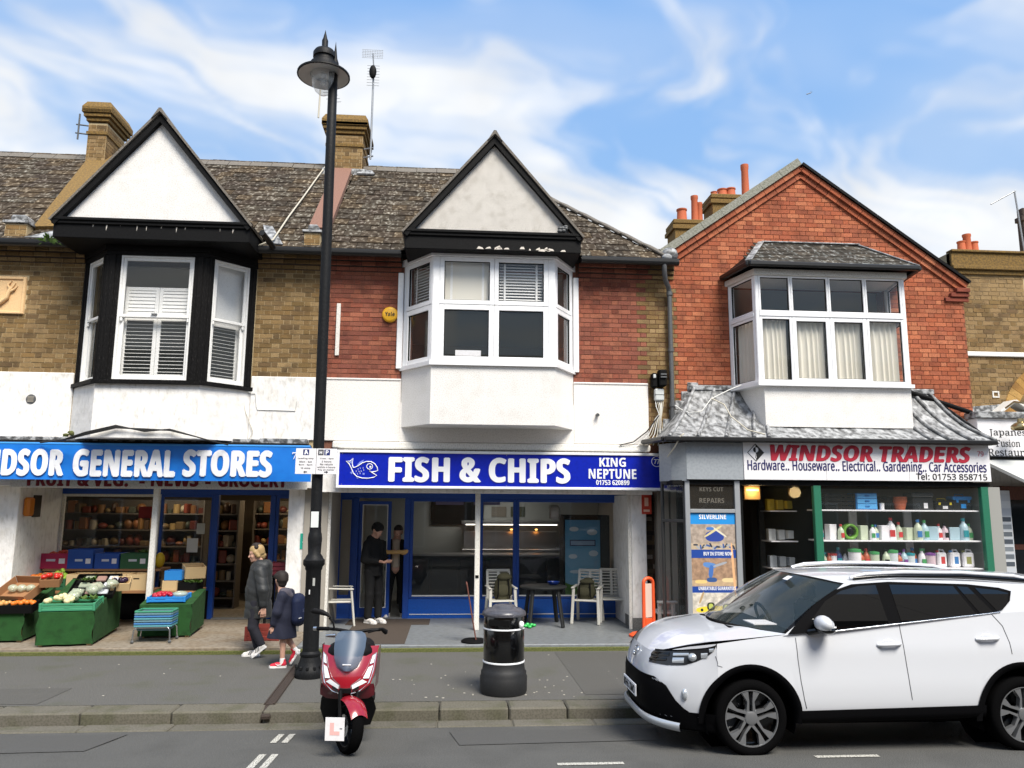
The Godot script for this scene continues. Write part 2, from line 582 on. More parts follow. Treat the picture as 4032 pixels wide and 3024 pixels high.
	var go := solo("gum_spots","pale trodden gum spots scattered over the pavement","gum",gum,paint(rgb(176,172,160),.9))
	go.set_meta("kind","stuff")
	for q in [[Vector2(1.6,1.2),Vector2(2.7,1.2),Vector2(2.65,3.9),Vector2(1.62,3.9)],[Vector2(-7.9,3.3),Vector2(-4.6,3.28),Vector2(-4.62,4.05),Vector2(-8.0,4.05)]]:
		var pm := MB.new()
		var v := []
		for e in q: v.append(Vector3(e.x,.004,e.y))
		pm.quad(v[3],v[2],v[1],v[0])
		setting("tarmac_patch",pm,M.patch)
	for q in [[Vector2(-6.8,4.85),Vector2(-3.3,4.85),Vector2(-3.4,5.6),Vector2(-6.9,5.75)],[Vector2(.0,4.95),Vector2(2.2,4.9),Vector2(2.1,5.5),Vector2(.1,5.6)]]:
		var pm := MB.new()
		var v := []
		for e in q: v.append(Vector3(e.x,road_y(e.y)+.006,e.y))
		pm.quad(v[3],v[2],v[1],v[0])
		setting("tarmac_patch",pm,M.road_patch)
const COURSE := .085
func facing(a: Vector2,b: Vector2,y := .0) -> Transform3D:
	var d := (b - a).normalized()
	var x := Vector3(d.x,0,d.y)
	return Transform3D(Basis(x,Vector3.UP,x.cross(Vector3.UP)),Vector3(a.x,y,a.y))
func masonry(house: Node3D,palette: Array,m: Material) -> Dictionary:
	return {"house":house,"list":[],"palette":palette,"mat":m,"shared":{}}
func lay(ctx: Dictionary,wall: Node3D,tf: Transform3D,v0: float,v1: float,spans: Callable,tones: Callable,proud := .008):
	var row := 0
	var v := v0
	while v+COURSE*.6 < v1:
		var h: float = min(COURSE,v1 - v) - .011
		for s in spans.call(v+COURSE*.5):
			var u := floorf(s[0]/.345)*.345 - (.1725 if row % 2 else .0) - .345
			var stretch := true
			while u < s[1]:
				var l := .23 if stretch else .115
				var a := maxf(u,s[0])
				var b := minf(u+l,s[1])
				if b - a > .035:
					var cu := (a+b)*.5
					ctx.list.append({"wall":wall,"tf":tf,"u":cu,"v":v+h*.5,"w":b - a - .010,"h":h,"tone":tones.call(cu,v),"full":absf(b - a - l) < .001 and absf(h - COURSE+.011) < .001,"st":stretch,"p":proud})
				u += l
				stretch = not stretch
		v += COURSE
		row += 1
func brick_box(w: float,h: float,deep: float) -> MB:
	var q := MB.new()
	q.box(Vector3(0,0,-deep*.5),Vector3(w,h,deep),.0,false)
	return q
func lay_done(ctx: Dictionary,most := 300):
	var eye := Vector3(0,2.25,13.5)
	for b in ctx.list:
		b["at"] = b.tf*Vector3(b.u,b.v,b.p+rng.randf_range(-.003,.003))
		b["d"] = b.at.distance_to(eye)+(.0 if b.full else 100.0)
	ctx.list.sort_custom(func(p,q): return p.d < q.d)
	var rest := MB.new()
	for k in ctx.list.size():
		var b: Dictionary = ctx.list[k]
		var tilt := Basis(Vector3.BACK,rng.randf_range(-.006,.006))*Basis(Vector3.UP,rng.randf_range(-.008,.008))
		var col: Color = ctx.palette[b.tone % ctx.palette.size()]
		if k < most and b.full:
			var key := "%s%d%d" % [b.st,b.tone,k % 2]
			if not ctx.shared.has(key):
				var mb := MB.new()
				var sh := rng.randf_range(.9,1.08)
				mb.col = Color(col.r*sh,col.g*sh,col.b*sh)
				mb.add(brick_box(b.w,b.h,.03))
				for q in mb.c.size(): mb.c[q] = mb.col
				ctx.shared[key] = mb.mesh(ctx.mat)
			var o := part(b.wall,"brick",ctx.shared[key],null)
			o.transform = Transform3D(b.tf.basis*tilt,b.at)
		else:
			rest.xf = Transform3D(b.tf.basis*tilt,b.at)
			var sh2 := rng.randf_range(.88,1.1)
			rest.col = Color(col.r*sh2,col.g*sh2,col.b*sh2)
			rest.box(Vector3(0,0,-.012),Vector3(b.w,b.h,.024),.0,false)
	if rest.v.size() > 0:
		var o2 := part(ctx.house,"bricks",rest,ctx.mat)
		o2.set_meta("kind","stuff")
func slates(house: Node3D,roof: Node3D,tf: Transform3D,length: float,spans: Callable,palette: Array,m: Material,most := 300,w := .3,gauge := .31):
	var list := []
	var row := 0
	var v := .0
	while v < length - .05:
		for s in spans.call(v+gauge*.5):
			var u := floorf(s[0]/w)*w - (w*.5 if row % 2 else .0)
			while u < s[1]:
				var a := maxf(u,s[0])
				var b := minf(u+w,s[1])
				if b - a > .04: list.append([a,b,v])
				u += w
		v += gauge
		row += 1
	var eye := Vector3(0,2.25,13.5)
	for q in list:
		q.append((tf*Vector3((q[0]+q[1])*.5,q[2],0)).distance_to(eye)+(50.0 if q[1] - q[0] < w - .01 else .0))
	list.sort_custom(func(p,q): return p[3] < q[3])
	var shared := []
	for k in palette.size():
		var mb := MB.new()
		mb.col = palette[k]
		mb.box(Vector3(0,gauge*.5+.03,0),Vector3(w - .008,gauge+.06,.014))
		shared.append(mb.mesh(m))
	var rest := MB.new()
	for k in list.size():
		var q: Array = list[k]
		var full: bool = q[1] - q[0] > w - .01
		var t := rng.randi() % palette.size()
		var lift := .028+rng.randf_range(.0,.006)
		var x := tf*Transform3D(Basis(Vector3.RIGHT,-.04+rng.randf_range(-.005,.005))*Basis(Vector3.BACK,rng.randf_range(-.012,.012)),Vector3((q[0]+q[1])*.5,q[2]+rng.randf_range(-.006,.006),lift))
		if full and k < most:
			var o := part(roof,"slate",shared[t],null)
			o.transform = x
		else:
			rest.xf = x
			rest.col = palette[t]
			rest.box(Vector3(0,gauge*.5+.03,0),Vector3(q[1] - q[0] - .008,gauge+.06,.014))
	if rest.v.size() > 0: part(house,"slates",rest,m).set_meta("kind","stuff")
func ring(mb: MB,u0: float,v0: float,u1: float,v1: float,w: float,z0: float,z1: float,bev := .006):
	mb.bb(u0,v0,z0,u0+w,v1,z1,bev)
	mb.bb(u1 - w,v0,z0,u1,v1,z1,bev)
	mb.bb(u0+w - .001,v0,z0+.001,u1 - w+.001,v0+w,z1 - .001,bev)
	mb.bb(u0+w - .001,v1 - w,z0+.001,u1 - w+.001,v1,z1 - .001,bev)
func sheet(u0: float,v0: float,u1: float,v1: float,z: float) -> MB:
	var q := MB.new()
	q.quad(Vector3(u0,v0,z),Vector3(u1,v0,z),Vector3(u1,v1,z),Vector3(u0,v1,z))
	return q
func light(parent: Node3D,tf: Transform3D,u0: float,v0: float,u1: float,v1: float,w: float,deep: float,m: Material,glass: Material,gasket := true) -> MeshInstance3D:
	var f := MB.new()
	ring(f,u0,v0,u1,v1,w,-deep,.0)
	var o := part(parent,"window_frame",f,m)
	o.transform = tf
	if gasket:
		var g := MB.new()
		ring(g,u0+w - .002,v0+w - .002,u1 - w+.002,v1 - w+.002,.012,-deep*.6,-.018,.0)
		part(o,"gasket",g,M.black_rubber)
	part(o,"pane",sheet(u0+w - .003,v0+w - .003,u1 - w+.003,v1 - w+.003,-deep*.5),glass)
	return o
func cloth(u0: float,v0: float,u1: float,v1: float,z: float,folds: float,depth: float) -> MB:
	var q := MB.new()
	var rows := []
	for i in 5:
		var row := PackedVector3Array()
		var v := lerpf(v0,v1,i/4.0)
		for j in 41:
			var f := j/40.0
			var ph := f*folds*TAU+sin(f*9.0)*.8+sin(v*2.0+f*5.0)*.3
			row.append(Vector3(lerpf(u0,u1,f)+cos(ph)*.006,v,z+sin(ph)*depth*lerpf(1.0,.75,i/4.0)+sin(ph*2.3)*depth*.25))
		rows.append(row)
	q.patch(rows)
	return q
func slat_rows(parent: Node3D,tf: Transform3D,called: String,u0: float,u1: float,v0: float,v1: float,step: float,deep: float,tilt: float,m: Material):
	var mb := MB.new()
	mb.box(Vector3.ZERO,Vector3(u1 - u0,.006,deep),.002)
	var sh := mb.mesh(m)
	var v := v0+step*.5
	while v < v1:
		var o := part(parent,called,sh,null)
		o.transform = tf*Transform3D(Basis(Vector3.RIGHT,tilt),Vector3((u0+u1)*.5,v,0))
		v += step
func make_materials():
	mk("brick",Color.WHITE,.92,{"size":1.3,"freq":.07,"ramp":[[.0,grey(.68)],[.5,grey(.94)],[1.0,Color(1.14,1.12,1.08)]],"bump":5.0,"bump_freq":.16,"seed":31,"vertex":true,
		"coarse":[[.0,Color(.6,.58,.57)],[.35,grey(.88)],[.55,grey(1.0)],[1.0,grey(1.1)]],"coarse_size":3.4,"coarse_freq":.012})
	mk("mortar_pale",rgb(198,178,140),.95,{"size":.8,"freq":.08,"ramp":[[.0,grey(.62)],[.5,grey(.92)],[1.0,grey(1.12)]],"seed":33})
	mk("mortar_red",rgb(124,82,66),.95,{"size":.8,"freq":.06,"ramp":[[.0,grey(.55)],[.5,grey(.9)],[1.0,grey(1.25)]],"seed":34})
	mk("mortar_orange",rgb(132,80,58),.95,{"size":.8,"freq":.06,"ramp":[[.0,grey(.5)],[.5,grey(.88)],[1.0,grey(1.2)]],"seed":35})
	mk("render_white",rgb(240,238,235),.85,{"size":1.9,"stretch":.4,"freq":.03,"ramp":[[.0,Color(.74,.73,.7)],[.3,grey(.93)],[.55,grey(1.0)],[1.0,grey(1.0)]],"bump":1.2,"bump_freq":.05,"seed":41,"coarse":[[.0,Color(.86,.85,.82)],[.4,grey(.97)],[1.0,grey(1)]],"coarse_size":2.6})
	mk("pebbledash",rgb(240,238,235),.92,{"size":.9,"freq":.06,"ramp":[[.0,Color(.7,.69,.68)],[.35,Color(.94,.935,.93)],[.6,grey(1.0)],[1.0,grey(1.0)]],"bump":9.0,"bump_freq":.1,"seed":43,"coarse":[[.0,Color(.93,.925,.91)],[.45,grey(.99)],[1.0,grey(1)]],"coarse_size":2.2})
	mk("pebbledash_grey",rgb(222,218,212),.92,{"size":.8,"freq":.07,"ramp":[[.0,Color(.62,.61,.6)],[.4,Color(.88,.875,.86)],[1.0,Color(1.1,1.09,1.08)]],"bump":10.0,"bump_freq":.1,"seed":43,"coarse":[[.0,Color(.8,.79,.77)],[.45,grey(.94)],[1.0,grey(1)]],"coarse_size":1.6})
	mk("black_wood",rgb(19,18,18),.6,{"spec":.25,"size":.5,"stretch":.2,"freq":.04,"ramp":[[.0,grey(.6)],[.55,grey(1.0)],[.84,grey(1.4)],[.87,Color(5,4.9,4.7)],[1.0,Color(18,17.5,16.5)]],"bump":3.0,"bump_freq":.05,"seed":47})
	mk("black_board",rgb(17,17,18),.6,{"spec":.25,"size":1.2,"freq":.04,"ramp":CLOTH,"bump":3.0,"bump_freq":.08,"seed":1})
	mk("slate",Color.WHITE,.92,{"spec":.2,"size":2.4,"freq":.03,"oct":4,"ramp":[[.0,Color(.045,.038,.031)],[.5,Color(.082,.069,.054)],[.66,Color(.105,.09,.07)],[.72,Color(.13,.118,.095)],[.78,Color(.36,.345,.31)],[.88,Color(.5,.49,.45)],[1.0,Color(.55,.54,.5)]],"bump":3.0,"bump_freq":.12,"seed":51,"vertex":true,
		"coarse":[[.0,grey(.62)],[.5,grey(.9)],[1.0,grey(1.0)]],"coarse_size":4.0})
	mk("ridge",rgb(112,106,98),.9,{"size":1.0,"freq":.04,"ramp":CLOTH,"bump":4.0,"seed":1})
	mk("moss_brick",rgb(118,96,58),.95,{"size":1.2,"freq":.04,"ramp":[[.0,Color(.55,.5,.4)],[.45,Color(.95,.92,.85)],[.7,Color(1.25,1.15,.75)],[1.0,Color(1.5,1.4,1.1)]],"bump":6.0,"bump_freq":.1,"seed":55})
	mk("red_coping",rgb(132,98,84),.92,{"size":1.0,"freq":.05,"ramp":[[.0,grey(.62)],[.5,grey(.95)],[1.0,Color(1.2,1.18,1.15)]],"bump":5.0,"seed":56})
	mk("lead",rgb(168,170,172),.6,{"size":1.6,"freq":.02,"ramp":[[.0,grey(.10)],[.36,grey(.28)],[.5,grey(.6)],[.62,grey(.95)],[1.0,grey(1.15)]],"bump":4.0,"bump_freq":.05,"seed":57})
	mk("upvc",rgb(240,241,243),.32,{"size":1.0,"freq":.02,"ramp":[[.0,grey(.9)],[.4,grey(.98)],[1.0,grey(1.0)]],"seed":59})
	mk("white_wood",rgb(236,236,234),.5,{"size":.7,"freq":.03,"ramp":[[.0,Color(.8,.79,.77)],[.35,grey(.97)],[1.0,grey(1.0)]],"seed":60})
	mk("old_white",rgb(222,220,214),.6,{"size":.5,"stretch":.3,"freq":.05,"ramp":[[.0,Color(.45,.42,.38)],[.25,Color(.85,.84,.82)],[.5,grey(1.0)],[1.0,grey(1.0)]],"seed":61})
	mk("black_rubber",rgb(15,15,16),.7,{"spec":.25})
	mk("gutter_black",rgb(14,14,15),.45)
	mk("pipe_grey",rgb(86,88,90),.5,{"size":.5,"freq":.04,"ramp":CLOTH})
	mk("glass",Color(.5,.54,.54),.01,{"alpha":.07})
	mk("shop_glass",Color(.45,.5,.5),.01,{"alpha":.07})
	mk("plaster",rgb(158,152,142),.9)
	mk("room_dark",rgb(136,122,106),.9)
	mk("ceiling_white",rgb(200,198,192),.9)
	mk("terracotta",rgb(188,98,62),.8,{"size":.6,"freq":.04,"ramp":[[.0,grey(.7)],[.5,grey(.97)],[1.0,grey(1.12)]],"seed":65})
	mk("plaque_stone",rgb(226,190,142),.85,{"size":.8,"freq":.04,"ramp":WORN,"bump":3.0,"seed":1})
	mk("blue_frame",rgb(28,74,160),.4,{"size":.9,"freq":.04,"ramp":WORN,"seed":1})
	mk("galvanised",rgb(150,152,154),.4,{"metal":.7})
	mk("cable_black",rgb(30,30,30),.6)
	mk("cable_pale",rgb(190,184,168),.6)
func plan(mb: MB,pts: Array,y0: float,y1: float):
	var p := PackedVector2Array()
	for q in pts: p.append(Vector2(q.x,-q.y))
	var keep := mb.xf
	mb.xf = keep*Transform3D(Basis(Vector3(1,0,0),Vector3(0,0,-1),Vector3(0,1,0)),Vector3.ZERO)
	mb.prism(p,y0,y1)
	mb.xf = keep
func grown(pts: Array,d: float) -> Array:
	var o := []
	for k in 4:
		var p: Vector2 = pts[k]
		o.append(p+Vector2((-d if k < 2 else d)*(1.0 if k in [0,3] else .6),.0 if k in [0,3] else d))
	return o
const EAVE := Vector3(0,6.66,.30)
const SLOPE := .6981
func roof_tf() -> Transform3D:
	return Transform3D(Basis(Vector3(1,0,0),Vector3(0,sin(SLOPE),-cos(SLOPE)),Vector3(0,cos(SLOPE),sin(SLOPE))),EAVE)
func pick(list: Array): return list[rng.randi() % list.size()]
const YELLOW := [[150,122,80],[142,114,72],[160,132,90],[124,100,66],[168,140,98],[146,116,72],[132,106,66],[156,128,88]]
const RED := [[160,93,72],[152,85,65],[166,99,76],[144,82,65],[172,106,82],[150,90,73],[158,95,76],[140,81,66]]
const ORANGE := [[190,108,74],[182,99,66],[196,115,80],[174,95,65],[186,108,76],[170,96,68],[202,124,88],[178,102,72]]
func linears(l: Array) -> Array:
	var o := []
	for q in l: o.append(lin(q[0],q[1],q[2]))
	return o
func shell(house: Node3D,x0: float,x1: float,y1: float,front := -.25):
	var s := MB.new()
	s.bb(x0,-.2,-7.4,x0+.2,y1,front)
	s.bb(x1 - .2,-.2,-7.4,x1,y1,front)
	s.bb(x0+.201,-.2,-7.4,x1 - .201,y1,-7.2)
	part(house,"side_walls",s,M.plaster)
	s = MB.new()
	s.bb(x0+.201,2.78,-7.199,x1 - .201,3.08,-.255)
	s.bb(x0+.201,y1 - .2,-7.199,x1 - .201,y1 - .1,-.255)
	part(house,"floors",s,M.ceiling_white)
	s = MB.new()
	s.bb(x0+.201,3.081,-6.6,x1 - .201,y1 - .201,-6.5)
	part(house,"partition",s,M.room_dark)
func chimney(ctx: Dictionary,house: Node3D,x0: float,x1: float,z0: float,z1: float,y0: float,y1: float,mortar: Material,first := 0) -> MeshInstance3D:
	var s := MB.new()
	s.bb(x0,y0,z1,x1,y1 - .5,z0)
	var c := part(house,"chimney",s,mortar)
	var fl := func(l): return func(_v): return [[.0,l]]
	var tone := func(_u,_v): return first+rng.randi() % 8
	lay(ctx,c,facing(Vector2(x0,z0),Vector2(x1,z0)),y0,y1 - .5,fl.call(x1 - x0),tone)
	lay(ctx,c,facing(Vector2(x1,z0),Vector2(x1,z1)),y0,y1 - .5,fl.call(z0 - z1),tone)
	for k in 4:
		var o: float = [.03,.045,.09,.12][k]
		var ya: float = y1 - [.78,.47,.38,.29][k]
		var b := MB.new()
		b.bb(x0 - o,ya,z1 - o,x1+o,ya+.075,z0+o,.006)
		part(c,"oversailing_course",b,M.moss_brick)
	var t := MB.new()
	var rows := []
	for q in [[.12,-.29],[.12,-.16],[.05,-.02],[-.06,.0]]:
		var o: float = q[0]
		var y: float = y1+q[1]
		rows.append([Vector3(x0 - o,y,z0+o),Vector3(x1+o,y,z0+o),Vector3(x1+o,y,z1 - o),Vector3(x0 - o,y,z1 - o),Vector3(x0 - o,y,z0+o)])
	t.patch(rows,false,true)
	t.quad(rows[3][0],rows[3][1],rows[3][2],rows[3][3])
	part(c,"weathered_cap",t,M.moss_brick)
	return c
func gable(house: Node3D,cx: float,half: float,yf: float,ya: float,zf: float,infill: Material):
	var rise := (ya - yf)/half
	var g := MB.new()
	g.prism(PackedVector2Array([Vector2(cx - half+.06,yf+.06),Vector2(cx+half - .06,yf+.06),Vector2(cx,ya - .06)]),-1.2,zf - .05)
	var gp := part(house,"gable_panel",g,infill)
	var beam := MB.new()
	beam.bb(cx - half+.03,yf - .25,.03,cx+half - .03,yf+.05,zf,.01)
	part(house,"gable_beam",beam,M.black_board)
	beam = MB.new()
	beam.bb(cx - half - .01,yf+.03,zf - .05,cx+half+.01,yf+.09,zf+.055,.015)
	beam.bb(cx - half - .0,yf - .02,zf - .05,cx+half+.0,yf+.032,zf+.03,.01)
	part(house,"gable_cornice",beam,M.black_board)
	var nx := Vector2(rise,1.0).normalized()
	for s in [-1.0,1.0]:
		var ap := Vector2(cx,ya)
		var ft := Vector2(cx+s*half,yf+.01)
		var o := Vector2(nx.x*s,nx.y)
		var b := MB.new()
		b.prism(PackedVector2Array([ap - Vector2(0,.01),ft - o*.01,ft - o*.085,ap - Vector2(0,.085/nx.y)]),zf - .06,zf+.045)
		part(house,"barge_board",b,M.black_board)
		b = MB.new()
		b.prism(PackedVector2Array([ap+Vector2(0,.02),ft+o*.0,ft+o*.035,ap+o*.035+Vector2(0,.025)]),-2.6,zf+.075)
		part(house,"gable_roof",b,M.ridge)
	var cap := MB.new()
	cap.prism(PackedVector2Array([Vector2(cx - .13,ya - .10),Vector2(cx - .02,ya+.09),Vector2(cx+.02,ya+.09),Vector2(cx+.13,ya - .10),Vector2(cx,ya+.03)]),-2.6,zf+.10)
	part(house,"gable_ridge",cap,M.ridge)
	return gp
func ridge_tiles(roof: Node3D,x0: float,x1: float,y: float,z: float):
	var n := int((x1 - x0)/.46)
	var l := (x1 - x0)/n
	var mb := MB.new()
	mb.xf = Transform3D(Basis(Vector3(0,0,-1),Vector3(0,1,0),Vector3(1,0,0)),Vector3.ZERO)
	mb.prism(PackedVector2Array([Vector2(-.19,-.12),Vector2(-.17,-.1),Vector2(-.02,.045),Vector2(.02,.045),Vector2(.17,-.1),Vector2(.19,-.12),Vector2(0,.0)]),-l*.5+.006,l*.5 - .006)
	var sh := mb.mesh(M.ridge)
	for k in n:
		var o := part(roof,"ridge_tile",sh,null)
		o.position = Vector3(x0+l*(k+.5),y+rng.randf_range(-.008,.008),z)
func corbels(ctx: Dictionary,house: Node3D,wall: Node3D,spans: Array,tone: Callable,mortar: Material):
	for k in 3:
		var p := .035+.035*k
		for s in spans:
			var b := MB.new()
			b.bb(s[0],6.36+k*.09,.001,s[1],6.448+k*.09,p - .03)
			part(wall,"corbel_bed",b,M.soot_and_shade_brick)  # dark bed colour paints the recess shade between the corbel courses
			var u: float = s[0]
			while u < s[1] - .05:
				var l := minf(.22+rng.randf_range(-.02,.04),s[1] - u)
				var q := MB.new()
				q.bb(u+.004,6.376+k*.09,p - .05,u+l - .004,6.442+k*.09,p,.003)
				var cc: Color = ctx.palette[tone.call(u,6.3) % ctx.palette.size()]
				for i in q.c.size(): q.c[i] = cc
				part(wall,"corbel_brick",q,M.brick)
				u += l
	for s in spans:
		var b := MB.new()
		b.bb(s[0],6.632,-.1,s[1],6.7,.30,.0)
		b.bb(s[0],6.5+.14,.10,s[1],6.66,.27)
		part(house,"eaves_board",b,M.black_board)
		var g := MB.new()
		var pts := []
		g.tube([Vector3(s[0],6.6,.35),Vector3(s[1],6.6,.35)],.065,10)
		g.bb(s[0],6.6,.285,s[1],6.655,.415,.01)
		part(house,"gutter",g,M.gutter_black)
func house_grocer() -> Node3D:
	var h := thing("terraced_house","yellow brick terraced house with black timber bay and white gable above the grocery shop","house")
	var x0 := -11.0
	var x1 := -2.38
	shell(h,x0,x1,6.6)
	var bay := [Vector2(-6.5,.0),Vector2(-5.86,.65),Vector2(-4.2,.65),Vector2(-3.54,.0)]
	var w := MB.new()
	w.bb(x0,3.05,-.25,-6.36,6.63,.0)
	w.bb(-3.7,3.05,-.25,x1,6.63,.0)
	w.bb(-6.36,3.05,-.25,-3.7,4.2,-.002)
	w.bb(-6.36,6.45,-.25,-3.7,6.63,-.002)
	var wall := part(h,"front_wall",w,M.mortar_pale)
	var ctx := masonry(h,linears(YELLOW),M.brick)
	var tone := func(_u,_v): return rng.randi()
	lay(ctx,wall,Transform3D.IDENTITY,4.43,6.368,func(v):
		if v > 5.42 and v < 6.1: return [[-9.4,-8.6],[-7.44,-6.5],[-3.54,x1]]
		return [[-9.4,-6.5],[-3.54,x1]],tone)
	corbels(ctx,h,wall,[[-9.4,-6.5],[-3.54,x1]],tone,M.mortar_pale)
	for s in [[x0,-6.5],[-3.54,x1]]:
		var b := MB.new()
		b.bb(s[0],3.32,.0015,s[1],4.425,.035,.012)
		part(h,"render_band",b,M.render_white)
	var a := MB.new()
	plan(a,[bay[0],bay[1],bay[2],bay[3],Vector2(-3.54,-.1),Vector2(-6.5,-.1)],3.28,4.16)
	part(h,"bay_apron",a,M.render_white)
	var pl := MB.new()
	pl.bb(-8.6,5.43,-.05,-7.445,6.09,.02,.01)
	var plaque := part(h,"plaque",pl,M.plaque_stone)
	var fr := MB.new()
	ring(fr,-8.6,5.43,-7.445,6.09,.05,.02,.045,.01)
	part(plaque,"plaque_border",fr,M.plaque_stone)
	var sc := MB.new()
	sc.tube([Vector3(-8.3,5.55,.03),Vector3(-8.0,5.57,.045),Vector3(-7.82,5.62,.05),Vector3(-7.72,5.72,.05),Vector3(-7.7,5.84,.045),Vector3(-7.62,5.98,.03)],[.03,.035,.035,.035,.03,.012],8)
	sc.tube([Vector3(-7.71,5.8,.04),Vector3(-7.62,5.86,.05),Vector3(-7.575,5.93,.03)],[.02,.02,.006],6)
	sc.tube([Vector3(-7.7,5.86,.04),Vector3(-7.73,5.95,.05),Vector3(-7.68,6.02,.03)],[.02,.02,.006],6)
	sc.tube([Vector3(-8.25,5.82,.02),Vector3(-8.0,5.8,.03),Vector3(-7.86,5.77,.02)],[.012,.016,.006],6)
	sc.tube([Vector3(-8.2,5.99,.02),Vector3(-8.0,6.0,.04),Vector3(-7.9,6.02,.02)],[.03,.03,.01],6)
	part(plaque,"scroll_leaf",sc,M.plaque_stone)
	var s := MB.new()
	plan(s,grown(bay,.07)+[Vector2(-3.54,-.05),Vector2(-6.5,-.05)],4.16,4.225)
	part(h,"bay_sill",s,M.black_wood)
	s = MB.new()
	plan(s,grown(bay,.03)+[Vector2(-3.54,-.02),Vector2(-6.5,-.02)],6.42,6.52)
	plan(s,bay+[Vector2(-3.56,-.02),Vector2(-6.48,-.02)],6.35,6.42)
	part(h,"bay_head",s,M.black_wood)
	for f in 3:
		var tf := facing(bay[f],bay[f+1])
		var l: float = bay[f].distance_to(bay[f+1])
		var pw: float = .23 if f == 1 else .13
		for e in [.0,1.0]:
			var p := MB.new()
			var u0: float = .0 if e == .0 else l - pw
			p.bb(u0+.004,4.225,-.16,u0+pw - .004,6.35,.0,.012)
			p.bb(u0+pw*.3,4.226,-.1,u0+pw*.7,6.349,.018,.01)
			part(h,"bay_post",p,M.black_wood).transform = tf
		var a0 := pw
		var a1 := l - pw
		var fm := MB.new()
		ring(fm,a0,4.23,a1,6.35,.035,-.14,-.03)
		part(h,"sash_box",fm,M.white_wood).transform = tf
		var up := light(h,tf*Transform3D(Basis.IDENTITY,Vector3(0,0,-.05)),a0+.035,5.29,a1 - .035,6.315,.05,.04,M.white_wood,M.glass,false)
		up.name = numbered(h,"upper_sash")
		var lo := light(h,tf*Transform3D(Basis.IDENTITY,Vector3(0,0,-.095)),a0+.035,4.265,a1 - .035,5.345,.055,.04,M.white_wood,M.glass,false)
		lo.name = numbered(h,"lower_sash")
		if f == 1:
			var ca := MB.new()
			ca.bb((a0+a1)*.5 - .05,5.335,-.05,(a0+a1)*.5+.05,5.36,-.02,.008)
			part(h,"sash_catch",ca,M.galvanised).transform = tf
		for e in [a0+.04,a1 - .08]:
			var hn := MB.new()
			hn.bb(e,5.22,-.09,e+.04,5.292,-.052,.012)
			part(h,"sash_horn",hn,M.white_wood).transform = tf
	var rm := MB.new()
	plan(rm,[Vector2(-6.45,-.02),Vector2(-5.84,.58),Vector2(-4.22,.58),Vector2(-3.6,-.02)],4.17,4.19)
	plan(rm,[Vector2(-6.45,-.02),Vector2(-5.84,.6),Vector2(-4.22,.6),Vector2(-3.6,-.02)],6.36,6.38)
	part(h,"bay_floor",rm,M.ceiling_white)
	gable(h,-5.03,1.6,6.76,8.7,.97,M.pebbledash)
	for k in 11:
		var dr := MB.new()
		var dx := -6.0+k*.22+rng.randf_range(-.08,.08)
		var dl := rng.randf_range(.03,.13)
		dr.prism(PackedVector2Array([Vector2(dx,6.76),Vector2(dx+.006,6.76 - dl),Vector2(dx+rng.randf_range(.015,.04),6.76)]),.9702,.972)
		part(h,"dropping_streak",dr,M.flaked)
	var r := MB.new()
	r.xf = Transform3D(Basis(Vector3(0,0,-1),Vector3(0,1,0),Vector3(1,0,0)),Vector3.ZERO)
	r.prism(PackedVector2Array([Vector2(-.26,6.63),Vector2(3.58,9.9),Vector2(7.5,6.63)]),x0,x1)
	var roof := part(h,"roof",r,M.black_board)
	var clip := func(v: float):
		var y := EAVE.y+sin(SLOPE)*v
		var hw := (8.66 - y)/1.17
		if hw <= 0: return [[x0,x1]]
		return [[x0,-5.03 - hw],[-5.03+hw,x1]]
	slates(h,roof,roof_tf(),5.05,clip,linears([[255,248,240],[226,216,208],[244,240,234],[204,198,194],[250,234,214],[214,204,198]]),M.slate)
	ridge_tiles(roof,x0,x1,9.95,-3.6)
	var tf2 := roof_tf()
	var st := MB.new()
	st.xf = tf2
	st.prism(PackedVector2Array([Vector2(-7.42,.42),Vector2(-6.86,.5),Vector2(-7.72,5.1),Vector2(-8.28,4.9)]),.0,.10)
	part(h,"party_wall_strip",st,M.moss_brick)
	for q in [[-7.78,-7.42],[-2.72,-2.44]]:
		var cb := MB.new()
		cb.bb(q[0],6.62,.02,q[1],6.98,.24,.01)
		var co := part(h,"party_wall_corbel",cb,M.mortar_pale)
		var zz := .241
		lay(ctx,co,Transform3D(Basis.IDENTITY,Vector3(0,0,zz - .004)),6.62,6.96,func(_v): return [[q[0],q[1]]],tone)
		var cp := MB.new()
		cp.bb(q[0] - .03,6.98,-.1,q[1]+.03,7.03,.28,.01)
		cp.bb(q[0]+.05,7.03,-.1,q[1] - .05,7.16,.2,.03)
		part(co,"lead_cap",cp,M.lead)
	var lv := MB.new()
	lv.xf = tf2
	lv.prism(PackedVector2Array([Vector2(-7.4,.02),Vector2(-6.72,.02),Vector2(-6.3,.9),Vector2(-6.7,.75)]),.03,.055)
	lv.prism(PackedVector2Array([Vector2(-3.34,.06),Vector2(-3.06,.02),Vector2(-3.42,.9),Vector2(-3.6,.95)]),.045,.07)
	part(h,"lead_valley",lv,M.lead)
	var c := chimney(ctx,h,-8.26,-7.86,-3.2,-4.1,9.2,11.1,M.mortar_pale)
	lay_done(ctx)
	var gp := MB.new()
	gp.tube([Vector3(-3.28,6.72,.9),Vector3(-3.22,6.66,.5),Vector3(-3.2,6.62,.34)],.05,8)
	part(h,"gable_gutter",gp,M.gutter_black)
	var ve := MB.new()
	ve.xf = Transform3D(Basis(Vector3.RIGHT,PI/2),Vector3(-7.16,3.96,.036))
	ve.lathe([Vector2(.0,.012),Vector2(.075,.012),Vector2(.085,.0)],18)
	var vo := part(h,"wall_vent",ve,M.pipe_grey)
